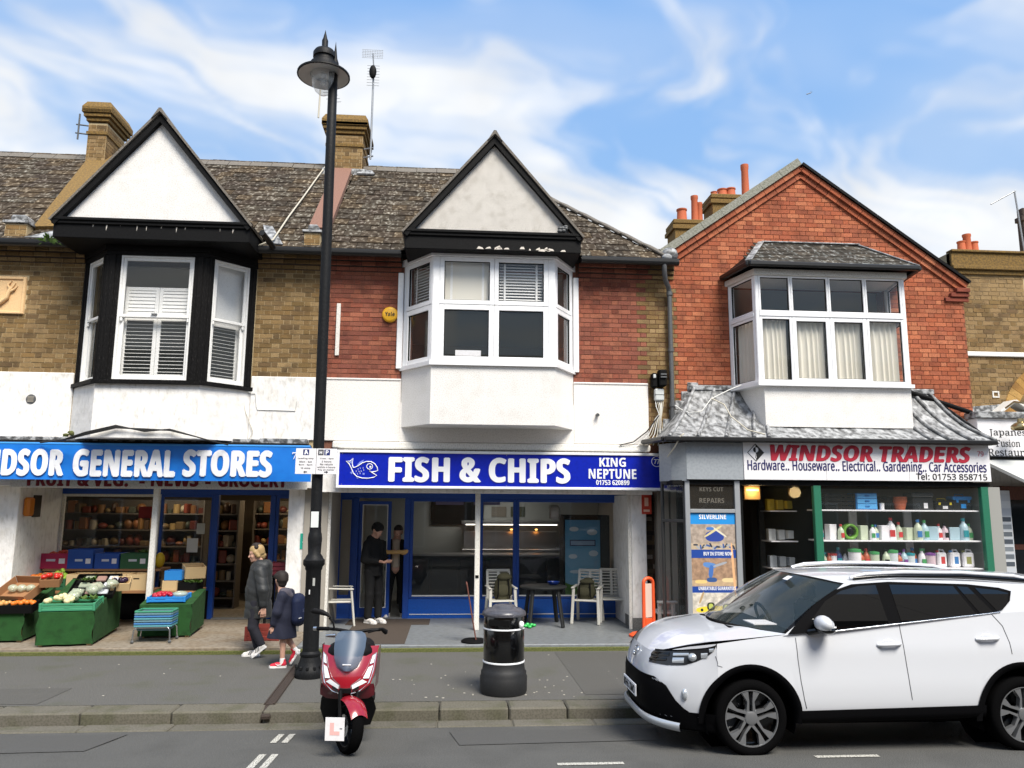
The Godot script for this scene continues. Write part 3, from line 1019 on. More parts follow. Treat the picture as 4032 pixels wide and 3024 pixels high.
	for k in 5:
		var sl := MB.new()
		sl.bb(-7.21,3.91+k*.022,.045,-7.11,3.922+k*.022,.056)
		part(vo,"vent_slat",sl,M.plaster)
	var tfc := facing(bay[1],bay[2])
	for k in 2:
		var sh := thing("window_shutter",["white louvred shutter leaf behind the lower sash of the black bay, left leaf","white louvred shutter leaf behind the lower sash of the black bay, right leaf"][k],"shutter",Vector3.ZERO,.0,"shutters in the black bay")
		var u0 := .27+k*.56
		var fr2 := MB.new()
		ring(fr2,u0,4.3,u0+.555,5.85,.06,-.03,.0)
		fr2.bb(u0+.02,5.28,-.031,u0+.535,5.36,.001)
		var tfi := tfc*Transform3D(Basis.IDENTITY,Vector3(0,0,-.2))
		part(sh,"shutter_frame",fr2,M.white_wood).transform = tfi
		slat_rows(sh,tfi*Transform3D(Basis.IDENTITY,Vector3(0,0,-.015)),"slat",u0+.06,u0+.495,4.37,5.28,.062,.055,.25,M.white_wood)
		slat_rows(sh,tfi*Transform3D(Basis.IDENTITY,Vector3(0,0,-.015)),"slat",u0+.06,u0+.495,5.37,5.8,.062,.062,1.35,M.white_wood)
	var tfr := facing(bay[2],bay[3])
	var sr := thing("window_shutter","white louvred shutter in the right-hand slanted light of the black bay","shutter")
	var fr3 := MB.new()
	ring(fr3,.17,4.3,.76,5.3,.06,-.03,.0)
	var tfj := tfr*Transform3D(Basis.IDENTITY,Vector3(0,0,-.22))
	part(sr,"shutter_frame",fr3,M.white_wood).transform = tfj
	slat_rows(sr,tfj*Transform3D(Basis.IDENTITY,Vector3(0,0,-.015)),"slat",.23,.70,4.37,5.24,.062,.055,.2,M.white_wood)
	var bl := sheet(.16,5.3,.78,6.33,-.22)
	var bo := solo("roller_blind","plain white blind in the upper right-hand slanted light of the black bay","blind",bl,M.white_wood)
	bo.transform = tfr
	var tfl := facing(bay[0],bay[1])
	bo = solo("window_curtain","pale curtain in the left-hand slanted light of the black bay","curtain",cloth(.2,4.3,.5,6.3,-.25,4.0,.03),M.curtain_pale)
	bo.transform = tfl
	return h
func house_fish() -> Node3D:
	var h := thing("terraced_house","red brick house with white plastic bay and greyish gable over the fish shop","house")
	var x0 := -2.376
	var x1 := 3.86
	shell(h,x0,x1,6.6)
	var bay := [Vector2(-.96,.0),Vector2(-.42,.7),Vector2(1.68,.7),Vector2(2.1,.0)]
	var w := MB.new()
	w.bb(x0,3.05,-.25,-.8,6.63,.0)
	w.bb(1.95,3.05,-.25,x1,6.63,.0)
	w.bb(-.8,3.05,-.25,1.95,4.6,-.002)
	w.bb(-.8,6.5,-.25,1.95,6.63,-.002)
	var wall := part(h,"front_wall",w,M.mortar_red)
	var ctx := masonry(h,linears(RED+YELLOW),M.brick)
	var tone := func(u,v):
		if u > 3.42+.1*sin(v*37.0): return 8+rng.randi() % 8
		return rng.randi() % 8
	lay(ctx,wall,Transform3D.IDENTITY,4.43,6.368,func(_v): return [[x0+.01,-.96],[2.1,x1]],tone)
	lay(ctx,wall,Transform3D.IDENTITY,3.32,4.43,func(_v): return [[3.46,x1]],tone)
	corbels(ctx,h,wall,[[x0,-1.0],[2.2,x1+.12]],tone,M.mortar_red)
	for s in [[x0,-.96],[2.1,3.455]]:
		var b := MB.new()
		b.bb(s[0],3.32,.0015,s[1],4.425,.035,.012)
		b.bb(s[0]+.001,4.39,.03,s[1] - .001,4.424,.05,.008)
		part(h,"render_band",b,M.pebble_smooth)
	var ub := MB.new()
	ub.bb(-.962,3.32,.0012,2.102,4.0,.034)
	part(h,"render_band",ub,M.pebble_smooth)
	var a := MB.new()
	plan(a,bay+[Vector2(2.1,-.1),Vector2(-.96,-.1)],3.57,4.565)
	part(h,"bay_apron",a,M.pebbledash)
	var s := MB.new()
	plan(s,grown(bay,.05)+[Vector2(2.1,-.05),Vector2(-.96,-.05)],4.565,4.635)
	part(h,"bay_sill",s,M.upvc)
	s = MB.new()
	plan(s,grown(bay,.05)+[Vector2(2.1,-.05),Vector2(-.96,-.05)],6.47,6.58)
	part(h,"bay_head",s,M.upvc)
	var cols := [[.07,.85],[.115,1.05,1.985],[.05,.77]]
	for f in 3:
		var tf := facing(bay[f],bay[f+1])
		var l: float = bay[f].distance_to(bay[f+1])
		var p := MB.new()
		p.bb(.0,4.635,-.07,cols[f][0],6.47,.0,.01)
		part(h,"corner_post",p,M.upvc).transform = tf
		p = MB.new()
		p.bb(cols[f][-1],4.635,-.07,l,6.47,.0,.01)
		part(h,"corner_post",p,M.upvc).transform = tf
		for k in cols[f].size() - 1:
			var u0: float = cols[f][k]+.002
			var u1: float = cols[f][k+1] - .002
			light(h,tf,u0,4.64,u1,5.62,.085,.07,M.upvc,M.glass)
			light(h,tf,u0,5.63,u1,6.468,.075,.07,M.upvc,M.glass)
	for s2 in [[-1.06,-.96],[2.1,2.2]]:
		var jb := MB.new()
		jb.bb(s2[0],4.6,.002,s2[1],6.35,.06,.01)
		part(h,"bay_jamb",jb,M.upvc)
	var rm := MB.new()
	plan(rm,[Vector2(-.9,-.02),Vector2(-.4,.6),Vector2(1.66,.6),Vector2(2.04,-.02)],4.566,4.6)
	plan(rm,[Vector2(-.9,-.02),Vector2(-.4,.6),Vector2(1.66,.6),Vector2(2.04,-.02)],6.47,6.49)
	part(h,"bay_floor",rm,M.ceiling_white)
	var bt := [["left-hand slanted light",0,0],["left front light",1,0],["right front light",1,1]]
	for q in bt:
		var tfb := facing(bay[q[1]],bay[q[1]+1])*Transform3D(Basis.IDENTITY,Vector3(0,0,-.13))
		var ua: float = cols[q[1]][q[2]]+.09
		var ub3: float = cols[q[1]][q[2]+1] - .09
		if q[1] == 1 and q[2] == 0:
			var rb := thing("roller_blind","plain pale blind in the upper left front light of the white bay","blind")
			part(rb,"cloth",sheet(ua,5.72,ub3,6.46,.0),M.curtain_pale).transform = tfb
			for e in [ua+.09,ub3 - .12]: part(rb,"tape",sheet(e,5.72,e+.04,6.46,.003),M.white_wood).transform = tfb
		else:
			var vb := thing("venetian_blind","white slatted blind in the upper %s of the white bay" % q[0],"blind")
			slat_rows(vb,tfb,"slat",ua,ub3,5.74,6.44,.052,.045,.75,M.white_wood)
			for e in [ua+.08,ub3 - .12]: part(vb,"tape",sheet(e,5.74,e+.035,6.44,.025),M.white_wood).transform = tfb
	var pp := MB.new()
	pp.bb(-.02,4.74,.53,.42,4.86,.545,.003)
	solo("papers","white papers propped on the sill in the lower left light of the white bay","paper",pp,M.sign_pale)
	gable(h,.6,1.53,6.76,8.56,.95,M.pebbledash_grey)
	for k in 16:
		var fl := MB.new()
		var fx := rng.randf_range(.1,1.85)
		var fw := rng.randf_range(.03,.13)
		var fy := 6.525+rng.randf_range(0,.035)
		fl.prism(PackedVector2Array([Vector2(fx,fy),Vector2(fx+fw,fy+rng.randf_range(-.01,.01)),Vector2(fx+fw*.8,fy+rng.randf_range(.02,.05)),Vector2(fx+fw*.3,fy+rng.randf_range(.02,.045))]),.9505,.953)
		part(h,"flaked_patch",fl,M.flaked)
	var xr := .85
	var r := MB.new()
	var e0 := Vector3(x0,6.63,.26)
	var e1 := Vector3(3.95,6.63,.26)
	var k0 := Vector3(x0,9.9,-3.58)
	var k1 := Vector3(xr,9.9,-3.58)
	var b0 := Vector3(x0,6.63,-7.5)
	var b1 := Vector3(3.95,6.63,-7.5)
	r.quad(e0,e1,k1,k0)
	r.tri(e1,b1,k1)
	r.quad(b1,b0,k0,k1)
	r.tri(b0,e0,k0)
	r.quad(e1,e0,b0,b1)
	var roof := part(h,"roof",r,M.black_board)
	var len := 5.05
	var clip := func(v: float):
		var y := EAVE.y+sin(SLOPE)*v
		var xe := lerpf(3.78,xr,v/len)
		var hw := (8.53 - y)/1.14
		if hw <= 0: return [[x0,xe]]
		if .6+hw >= xe: return [[x0,.6 - hw]]
		return [[x0,.6 - hw],[.6+hw,xe]]
	slates(h,roof,roof_tf(),len,clip,linears([[255,248,240],[226,216,208],[244,240,234],[204,198,194],[250,234,214],[214,204,198]]),M.slate)
	ridge_tiles(roof,x0,xr,9.95,-3.6)
	var hp := MB.new()
	for k in 9:
		var p0 := Vector3(3.84,6.68,.28).lerp(Vector3(xr,9.96,-3.6),k/9.0)
		var p1 := Vector3(3.84,6.68,.28).lerp(Vector3(xr,9.96,-3.6),(k+.97)/9.0)
		hp = MB.new()
		hp.bar(p0+Vector3(0,.03,0),p1+Vector3(0,.05,0),.22,.06,Vector3.UP,.02)
		part(roof,"hip_tile",hp,M.ridge)
	var st := MB.new()
	st.xf = roof_tf()
	st.prism(PackedVector2Array([Vector2(-2.74,.75),Vector2(-2.36,.75),Vector2(-2.44,4.85),Vector2(-2.82,4.85)]),.0,.13)
	part(h,"party_wall_strip",st,M.red_coping)
	var c := chimney(ctx,h,-3.02,-2.22,-3.2,-4.2,9.3,11.05,M.mortar_pale,8)
	var lf := MB.new()
	lf.bb(-3.1,9.55,-3.26,-2.1,9.74,-3.15,.02)
	lf.xf = roof_tf()
	lf.prism(PackedVector2Array([Vector2(-2.3,4.45),Vector2(-1.9,4.45),Vector2(-2.0,4.7),Vector2(-2.3,4.75)]),.05,.09)
	part(c,"flashing",lf,M.lead)
	var po := MB.new()
	po.xf = Transform3D(Basis.IDENTITY,Vector3(-2.45,11.0,-3.6))
	po.lathe([Vector2(.08,.0),Vector2(.085,.12),Vector2(.1,.14),Vector2(.1,.2),Vector2(.06,.21)],12)
	part(c,"chimney_pot",po,M.ridge)
	lay_done(ctx)
	var ve := MB.new()
	ve.tube([Vector3(2.52,3.84,.03),Vector3(2.52,3.83,.12)],.03,8)
	part(h,"pipe_stub",ve,M.pipe_grey)
	return h
func house_hardware() -> Node3D:
	var h := thing("gabled_house","orange red brick house with a broad plain gable above the hardware shop","house")
	var x0 := 3.9
	var x1 := 9.58
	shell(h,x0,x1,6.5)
	var bay := [Vector2(5.0,.0),Vector2(5.2,.8),Vector2(7.93,.8),Vector2(8.1,.0)]
	var outline := func(y: float) -> Array:
		if y < 6.5: return [x0,x1]
		var t := (8.66 - y)/(8.66 - 6.45)
		return [maxf(x0,6.5 - 3.08*t),minf(x1,6.5+3.08*t)]
	var w := MB.new()
	w.bb(x0,3.05,-.25,5.1,6.5,.0)
	w.bb(8.0,3.05,-.25,x1,6.5,.0)
	w.bb(5.1,3.05,-.25,8.0,4.35,-.002)
	w.bb(5.1,6.3,-.25,8.0,6.5,-.002)
	w.prism(PackedVector2Array([Vector2(x0,6.501),Vector2(x1,6.501),Vector2(6.5,8.68),Vector2(x0,6.86)]),-.25,.0)
	var wall := part(h,"front_wall",w,M.mortar_orange)
	var ctx := masonry(h,linears(ORANGE+YELLOW),M.brick)
	var tone := func(u,v):
		if u < 4.02+.08*sin(v*37.0) and v < 6.2: return 8+rng.randi() % 8
		return rng.randi() % 8
	lay(ctx,wall,Transform3D.IDENTITY,3.75,8.6,func(v):
		var o: Array = outline.call(v)
		if v > 6.3 and v < 7.12:
			var e := lerpf(.0,.62,(v - 6.3)/.8)
			return [[o[0],4.9+e],[8.2 - e,o[1]]]
		if v < 6.3: return [[o[0],5.0],[8.1,o[1]]]
		return [o],tone)
	for s in [-1.0,1.0]:
		var foot := Vector2(3.78 if s < 0 else 9.66,6.8 if s < 0 else 6.44)
		var top := Vector2(6.5,8.7)
		var d := (top - foot)
		var l := d.length()
		d /= l
		var nrm := Vector2(-d.y,d.x) if s < 0 else Vector2(d.y,-d.x)
		if nrm.y < 0: nrm = -nrm
		for k in 2:
			var n := int(l/.235)
			for q in n:
				var b := MB.new()
				var sh: float = rng.randf_range(.85,1.1)
				var col: Color = linears(ORANGE)[rng.randi() % 8]
				b.col = Color(col.r*sh,col.g*sh,col.b*sh)
				var p0 := foot+d*(l*q/n+.004)
				var p1 := foot+d*(l*(q+1)/n - .004)
				var o0: float = -.20+k*.10
				b.prism(PackedVector2Array([p0+nrm*o0,p1+nrm*o0,p1+nrm*(o0+.092),p0+nrm*(o0+.092)]),-.02,.045+.045*k)
				part(wall,"verge_brick",b,M.brick)
		var cpn := int(l/.42)
		for q in cpn:
			var b := MB.new()
			var p0 := foot+d*(l*q/cpn+.003)
			var p1 := foot+d*(l*(q+1)/cpn - .003)
			b.prism(PackedVector2Array([p0+nrm*.0,p1+nrm*.0,p1+nrm*(.14 if s < 0 else .05),p0+nrm*(.14 if s < 0 else .05)]),-.3,.13)
			part(h,"coping_stone" if s < 0 else "verge_tile",b,M.coping if s < 0 else M.black_board)
	var r := MB.new()
	r.prism(PackedVector2Array([Vector2(3.8,6.78),Vector2(9.66,6.42),Vector2(6.5,8.66)]),-9.0,-.26)
	part(h,"roof",r,M.black_board)
	for k in 3:
		var kb := MB.new()
		kb.bb(9.2+.1*k,6.1+.087*k,.0,9.66,6.18+.087*k,.05+.03*k,.006)
		kb.col = Color.WHITE
		for q in kb.c.size(): kb.c[q] = lin(150,76,56)
		part(wall,"kneeler_brick",kb,M.brick)
	var a := MB.new()
	plan(a,[Vector2(5.12,.0),Vector2(5.3,.77),Vector2(7.93,.77),Vector2(8.05,.0)],3.6,4.3)
	part(h,"bay_apron",a,M.pebbledash)
	var s2 := MB.new()
	plan(s2,grown(bay,.05)+[Vector2(8.1,-.05),Vector2(5.0,-.05)],4.3,4.36)
	part(h,"bay_sill",s2,M.upvc)
	s2 = MB.new()
	plan(s2,grown(bay,.05)+[Vector2(8.1,-.05),Vector2(5.0,-.05)],6.27,6.37)
	part(h,"bay_head",s2,M.old_white)
	var cols := [[.06,.76],[.06,.64,1.325,1.995,2.67],[.06,.76]]
	for f in 3:
		var tf := facing(bay[f],bay[f+1])
		var l: float = bay[f].distance_to(bay[f+1])
		var p := MB.new()
		p.bb(.0,4.36,-.08,cols[f][0],6.27,.0,.01)
		p.bb(cols[f][-1],4.36,-.08,l,6.27,.0,.01)
		p.bb(cols[f][0]+.001,5.53,-.07,cols[f][-1] - .001,5.6,.012,.008)
		part(h,"bay_frame",p,M.upvc).transform = tf
		for k in cols[f].size() - 1:
			var u0: float = cols[f][k]+.002
			var u1: float = cols[f][k+1] - .002
			light(h,tf,u0,4.365,u1,5.528,.075 if k in [1,2] else .045,.07,M.upvc,M.glass)
			light(h,tf,u0,5.605,u1,6.268,.035,.07,M.upvc,M.glass)
	var rm := MB.new()
	plan(rm,[Vector2(5.1,-.02),Vector2(5.25,.7),Vector2(7.88,.7),Vector2(8.0,-.02)],4.302,4.33)
	plan(rm,[Vector2(5.1,-.02),Vector2(5.25,.7),Vector2(7.88,.7),Vector2(8.0,-.02)],6.275,6.29)
	part(h,"bay_floor",rm,M.ceiling_white)
	var er := [Vector3(4.88,6.46,.0),Vector3(5.02,6.44,.98),Vector3(8.1,6.44,.98),Vector3(8.28,6.46,.0)]
	var tr := [Vector3(5.66,7.12,.02),Vector3(7.56,7.12,.02)]
	var br := MB.new()
	br.quad(er[1],er[2],tr[1],tr[0])
	br.tri(er[0],er[1],tr[0])
	br.tri(er[2],er[3],tr[1])
	br.quad(er[3],er[2],er[1],er[0])
	var bayroof := part(h,"bay_roof",br,M.black_board)
	var fx := Vector3(1,0,0)
	var fy: Vector3 = (Vector3(6.6,7.12,.02) - Vector3(6.6,6.44,.98)).normalized()
	var ftf := Transform3D(Basis(fx,fy,fx.cross(fy)),Vector3(0,6.44,.98))
	var fl := 1.176
	var row := 0
	var vv := .0
	while vv < fl - .05:
		var t := vv/fl
		var ua := lerpf(5.02,5.66,t)
		var ub2 := lerpf(8.1,7.56,t)
		var u := ua - (.14 if row % 2 else .0)
		while u < ub2:
			var a2 := maxf(u,ua)
			var b2 := minf(u+.28,ub2)
			if b2 - a2 > .05:
				var sb := MB.new()
				sb.col = pick(linears([[240,246,255],[226,232,240],[250,252,255],[216,224,232]]))
				sb.box(Vector3.ZERO,Vector3(b2 - a2 - .006,.30,.012))
				part(bayroof,"slate",sb,M.slate).transform = ftf*Transform3D(Basis(Vector3.RIGHT,-.04),Vector3((a2+b2)*.5,vv+.13,.022))
			u += .28
		vv += .22
		row += 1
	var hb := MB.new()
	for q in [[er[1],tr[0]],[er[2],tr[1]],[tr[0],tr[1]]]:
		hb.bar(q[0]+Vector3(0,.03,.01),q[1]+Vector3(0,.03,.03),.12,.03,Vector3.UP,.01)
	part(bayroof,"hip_lead",hb,M.lead)
	var gu := MB.new()
	for q in [[er[0],er[1]],[er[1],er[2]],[er[2],er[3]]]:
		gu.bar(q[0]+Vector3(0,-.03,.03),q[1]+Vector3(0,-.03,.03),.1,.085,Vector3.UP,.02)
	part(bayroof,"bay_gutter",gu,M.gutter_black)
	lay_done(ctx)
	var tfc := facing(bay[1],bay[2])
	var names := ["leftmost cream curtain panel in the white bay over the hardware sign","second cream curtain panel from the left in the white bay over the hardware sign","third cream curtain panel from the left in the white bay over the hardware sign","rightmost cream curtain panel in the white bay over the hardware sign"]
	for k in 4:
		var u0: float = cols[1][k]+.05
		var u1: float = cols[1][k+1] - .05
		var o := solo("window_curtain",names[k],"curtain",cloth(u0,4.38,u1,5.5,-.13,5.5,.028),M.curtain_pale,Vector3.ZERO,.0,"cream curtains in the hardware bay")
		o.transform = tfc
	var ol := solo("window_curtain","cream curtain in the narrow left return of the white bay over the hardware sign","curtain",cloth(.1,4.38,.72,5.5,-.13,6.0,.025),M.curtain_pale,Vector3.ZERO,.0,"cream curtains in the hardware bay")
	ol.transform = facing(bay[0],bay[1])
	return h
func far_pot(parent: Node3D,x: float,y: float,z: float,r: float,hh: float,m: Material):
	var p := MB.new()
	p.xf = Transform3D(Basis.IDENTITY,Vector3(x,y,z))
	p.lathe([Vector2(r*1.05,.0),Vector2(r*.95,hh*.12),Vector2(r*.85,hh*.85),Vector2(r*.98,hh*.9),Vector2(r*.98,hh),Vector2(r*.7,hh),Vector2(r*.7,hh*.6)],14)
	part(parent,"chimney_pot",p,m)
func house_restaurant() -> Node3D:
	var h := thing("brick_building","taller weathered yellow brick building with stone cornice above the restaurant","building")
	var z := -.35
	var x0 := 9.62
	var x1 := 17.0
	var w := MB.new()
	w.bb(x0,2.9,-7.4,x1,7.2,z)
	var wall := part(h,"front_wall",w,M.mortar_pale)
	var ctx := masonry(h,linears(YELLOW),M.brick)
	lay(ctx,wall,Transform3D(Basis.IDENTITY,Vector3(0,0,z)),3.8,6.75,func(v): return [[x0,11.1]] if v < 4.3 or v > 6.3 else [[x0,11.15]],func(_u,v): return rng.randi() % 8 if v < 6.2 else pick([2,4,4]))  # palest tones near the top paint a sunlit patch into the bricks
	for q in [[6.76,.05,.09],[6.85,.1,.08],[6.93,.05,.27],[7.2,.09,.05]]:
		var b := MB.new()
		b.bb(x0,q[0],z - .1,x1,q[0]+q[2],z+q[1],.01)
		part(h,"cornice",b,M.moss_brick)
	var st := MB.new()
	st.bb(x0,5.13,z,x1,5.22,z+.05,.01)
	part(h,"string_course",st,M.white_wood)
	var wf := MB.new()
	ring(wf,11.2,5.35,12.4,6.3,.09,z - .02,z+.04)
	var wo := part(h,"window_frame",wf,M.white_wood)
	part(wo,"pane",sheet(11.28,5.43,12.32,6.22,z+.008),M.dark_pane)
	var ar := MB.new()
	for k in 12:
		var a0 := PI*.93 - k*.1
		var a1 := a0 - .095
		var b := MB.new()
		var c := Vector2(11.75,3.75)
		b.col = pick(linears([[190,146,78],[176,132,70],[200,158,92]]))
		b.prism(PackedVector2Array([c+Vector2(cos(a0),sin(a0))*1.1,c+Vector2(cos(a0),sin(a0))*1.36,c+Vector2(cos(a1),sin(a1))*1.36,c+Vector2(cos(a1),sin(a1))*1.1]),z - .01,z+.02)
		part(wall,"arch_brick",b,M.brick)
	var vs := MB.new()
	ring(vs,10.24,4.33,10.38,4.46,.03,z,z+.02,.004)
	part(h,"wall_vent",vs,M.old_white)
	lay_done(ctx,260)
	var c := MB.new()
	plan(c,[Vector2(11.55,-2.9),Vector2(12.62,-2.9),Vector2(12.7,-3.7),Vector2(11.55,-3.7)],7.0,8.05)
	plan(c,[Vector2(11.75,-3.0),Vector2(12.5,-3.0),Vector2(12.55,-3.6),Vector2(11.75,-3.6)],8.05,8.24)
	var cc := part(h,"chimney",c,M.moss_brick)
	for q in [[11.92,.28,.1],[12.07,.46,.1],[12.24,.28,.1]]: far_pot(cc,q[0],8.22,-3.2,q[2],q[1],M.terracotta)
	return h
func rear_buildings():
	var h := thing("rear_building","yellow brick parapet of a building behind, between the fish shop roof and the orange gable","building")
	var w := MB.new()
	w.bb(4.4,.0,-14.0,13.0,10.56,-10.6)
	part(h,"wall",w,M.far_brick)
	w = MB.new()
	w.bb(4.3,10.561,-14.0,13.1,10.64,-10.5,.01)
	part(h,"coping",w,M.ridge)
	for q in [["weathered brick chimney stack with three red pots left of the orange gable",6.98,8.05,11.5,[[7.36,.18,.47],[7.8,.125,.95],[7.96,.11,.72]]],["dark brick chimney stack with clustered red pots behind the orange gable's slope",8.26,9.3,12.42,[[8.48,.12,.2],[8.76,.17,.3],[9.05,.17,.34]]]]:
		var s := thing("chimney_stack",q[0],"chimney",Vector3.ZERO,.0)
		var b := MB.new()
		b.bb(q[1]+.05,9.0,-10.9,q[2] - .05,q[3] - .16,-10.0)
		part(s,"stack",b,M.moss_brick)
		b = MB.new()
		b.bb(q[1] - .03,q[3] - .34,-10.96,q[2]+.03,q[3] - .2,-9.94,.01)
		part(s,"oversailing_course",b,M.moss_brick)
		b = MB.new()
		b.bb(q[1],q[3] - .15,-10.93,q[2],q[3],-9.97,.02)
		part(s,"cap",b,M.moss_brick)
		for p in q[4]: far_pot(s,p[0],q[3] - .02,-10.3,p[1],p[2],M.terracotta)
	var tp := thing("chimney_stack","slim stack carrying one tall red pot behind the orange gable's slope","chimney")
	var b2 := MB.new()
	b2.bb(9.32,9.0,-10.8,9.9,12.3,-10.2)
	part(tp,"stack",b2,M.moss_brick)
	far_pot(tp,9.6,12.3,-10.4,.135,1.35,M.terracotta)
	var ds := thing("chimney_stack","dark sooty chimney stack at the right edge of the picture","chimney")
	b2 = MB.new()
	b2.bb(13.38,7.0,-3.2,14.3,9.0,-3.0)
	part(ds,"stack",b2,M.soot_and_shade_brick)
	b2 = MB.new()
	b2.bb(13.33,9.001,-3.22,14.35,9.12,-2.97,.01)
	part(ds,"oversailing_course",b2,M.soot_and_shade_brick)
	b2 = MB.new()
	b2.bb(13.38,9.121,-3.2,14.3,9.33,-3.0,.02)
	part(ds,"cap",b2,M.soot_and_shade_brick)
func opposite_row():
	var x := -26.0
	var k := 0
	while x < 26.0:
		var wd := 6.4
		var h := thing("opposite_house","plain brick terraced house across the street, mirrored in the shop glass","house",Vector3(x,0,17.2),.0,"houses across the street")
		var w := MB.new()
		w.bb(.0,-.2,.0,wd - .02,6.2,6.0)
		part(h,"wall",w,M.far_brick)
		var r := MB.new()
		r.xf = Transform3D(Basis(Vector3(0,0,1),Vector3(0,1,0),Vector3(-1,0,0)),Vector3(wd - .02,0,0))
		r.prism(PackedVector2Array([Vector2(-.3,6.2),Vector2(6.3,6.2),Vector2(3.0,8.6)]),.0,wd - .02)
		part(h,"roof",r,M.soot_and_shade_brick)
		for q in [[.9,.5,2.3,2.4],[3.4,.4,5.6,2.4],[1.0,3.6,2.2,5.3],[3.9,3.6,5.1,5.3]]:
			var f := MB.new()
			f.bb(q[0],q[1],-.05,q[2],q[3],.0,.01)
			var fo := part(h,"window",f,M.white_wood)
			var g := MB.new()
			g.quad(Vector3(q[2] - .08,q[1]+.08,-.054),Vector3(q[0]+.08,q[1]+.08,-.054),Vector3(q[0]+.08,q[3] - .08,-.054),Vector3(q[2] - .08,q[3] - .08,-.054))
			part(fo,"pane",g,M.dark_pane)
		x += wd
		k += 1
func make_materials_more():
	mk("curtain_pale",rgb(222,218,206),.95,{"sheen":.2})
	mk("pebble_smooth",rgb(236,233,229),.9,{"size":1.1,"freq":.05,"ramp":[[.0,Color(.78,.77,.76)],[.38,Color(.95,.945,.94)],[1.0,grey(1.0)]],"bump":4.0,"bump_freq":.1,"seed":71})
	mk("flaked",rgb(214,206,196),.9)
	mk("coping",rgb(138,138,128),.9,{"size":1.3,"freq":.04,"ramp":[[.0,Color(.66,.68,.58)],[.5,grey(.98)],[1.0,grey(1.2)]],"bump":4.0,"seed":73})
	mk("far_brick",rgb(150,112,76),.92,{"size":2.5,"freq":.05,"ramp":[[.0,grey(.7)],[.5,grey(.95)],[1.0,grey(1.15)]],"seed":75})
	mk("soot_and_shade_brick",rgb(70,60,54),.92,{"size":1.5,"freq":.04,"ramp":CLOTH,"seed":1})  # sooty brick; also the painted recess shade behind the corbels
	mk("dark_pane",rgb(30,34,38),.05,{"spec":.5})
	mk("grey_plinth",rgb(112,112,110),.85,{"size":.8,"freq":.04,"ramp":CLOTH})
	mk("dark_red",rgb(122,24,34),.6)
	mk("banner_blue",rgb(22,118,214),.42,{"size":2.0,"freq":.015,"ramp":[[.0,Color(.78,.84,.9)],[.4,grey(.96)],[1.0,Color(1.08,1.05,1.0)]],"seed":81})
	mk("banner_white",rgb(236,238,242),.45,{"size":2.0,"freq":.02,"ramp":[[.0,Color(.86,.85,.88)],[.4,grey(.98)],[1.0,grey(1.0)]],"seed":82})
	mk("rail_blue",rgb(56,140,216),.35)
	mk("orange_plastic",rgb(206,120,30),.4)
	mk("shop_wall",rgb(120,104,84),.9)
	mk("shop_wall_pale",rgb(170,176,176),.85)
	mk("shop_wall_dim",rgb(150,150,146),.9)
	mk("rack_grey",rgb(100,92,84),.6)
	mk("tube_glow",rgb(255,250,240),.5,{"glow":Color(1.0,.97,.9),"power":1.6})
	mk("warm_glow",rgb(255,214,150),.5,{"glow":Color(1.0,.72,.36),"power":1.4})
	mk("streaked",rgb(176,170,158),.85,{"size":.35,"stretch":.08,"freq":.06,"ramp":[[.0,Color(.2,.19,.17)],[.45,Color(.45,.43,.4)],[.6,grey(.95)],[1.0,grey(1.05)]],"seed":84})
	mk("sign_blue",rgb(10,34,166),.28,{"size":2.0,"freq":.04,"ramp":WORN,"seed":1})
	mk("sign_white",rgb(240,242,246),.35)
	mk("fish_pale",rgb(120,136,214),.4)
	mk("sign_pale",rgb(234,233,236),.4,{"size":1.6,"freq":.03,"ramp":[[.0,Color(.9,.89,.88)],[.4,grey(.985)],[1.0,grey(1.0)]],"seed":86})
	mk("sign_red",rgb(190,40,62),.5)
	mk("sign_navy",rgb(34,32,96),.5)
	mk("riser_blue",rgb(20,88,184),.38,{"size":.9,"freq":.04,"ramp":WORN,"seed":1})
	mk("mat_brown",rgb(72,62,54),.97,{"size":.5,"freq":.1,"ramp":CLOTH,"bump":8.0,"seed":1})
	mk("tile_floor",rgb(120,120,118),.4)
	mk("alarm_yellow",rgb(236,178,40),.4)
	mk("grey_panel",rgb(150,156,162),.5,{"size":1.4,"freq":.04,"ramp":WORN,"seed":1})
	mk("alu",rgb(164,168,172),.42,{"metal":.35})
	mk("smoked",rgb(60,58,54),.05,{"alpha":.55})
	mk("ghost",rgb(96,92,84),.7)
	mk("dark_frame",rgb(60,60,60),.5)
	mk("green_post",rgb(34,108,82),.5,{"size":.8,"freq":.04,"ramp":WORN,"seed":1})
	mk("canopy_grey",rgb(190,192,190),.7)
	mk("brown_wood",rgb(96,52,38),.55,{"size":.6,"stretch":.2,"freq":.04,"ramp":CLOTH,"seed":1})
	mk("brass",rgb(176,160,120),.28,{"metal":.9})
	mk("counter_dark",rgb(44,44,46),.35)
	mk("counter_panel",rgb(58,58,60),.3)
	mk("steel",rgb(170,172,174),.3,{"metal":.85})
	mk("plate_ink",rgb(46,48,56),.5)
	mk("plate_navy",rgb(24,40,104),.5)
	mk("cable_white",rgb(222,222,218),.6)
	mk("pipe_white",rgb(196,200,200),.5)
	mk("old_red_board",rgb(112,70,60),.7,{"size":.5,"freq":.06,"ramp":[[.0,grey(.5)],[.5,grey(1.0)],[1.0,Color(1.6,1.5,1.45)]],"seed":131})
	mk("l_red",rgb(232,182,178),.6)
func slab(parent: Node3D,called: String,m: Material,x0,y0,z0,x1,y1,z1,b := .0) -> MeshInstance3D:
	var q := MB.new()
	q.bb(x0,y0,z0,x1,y1,z1,b)
	return part(parent,called,q,m)
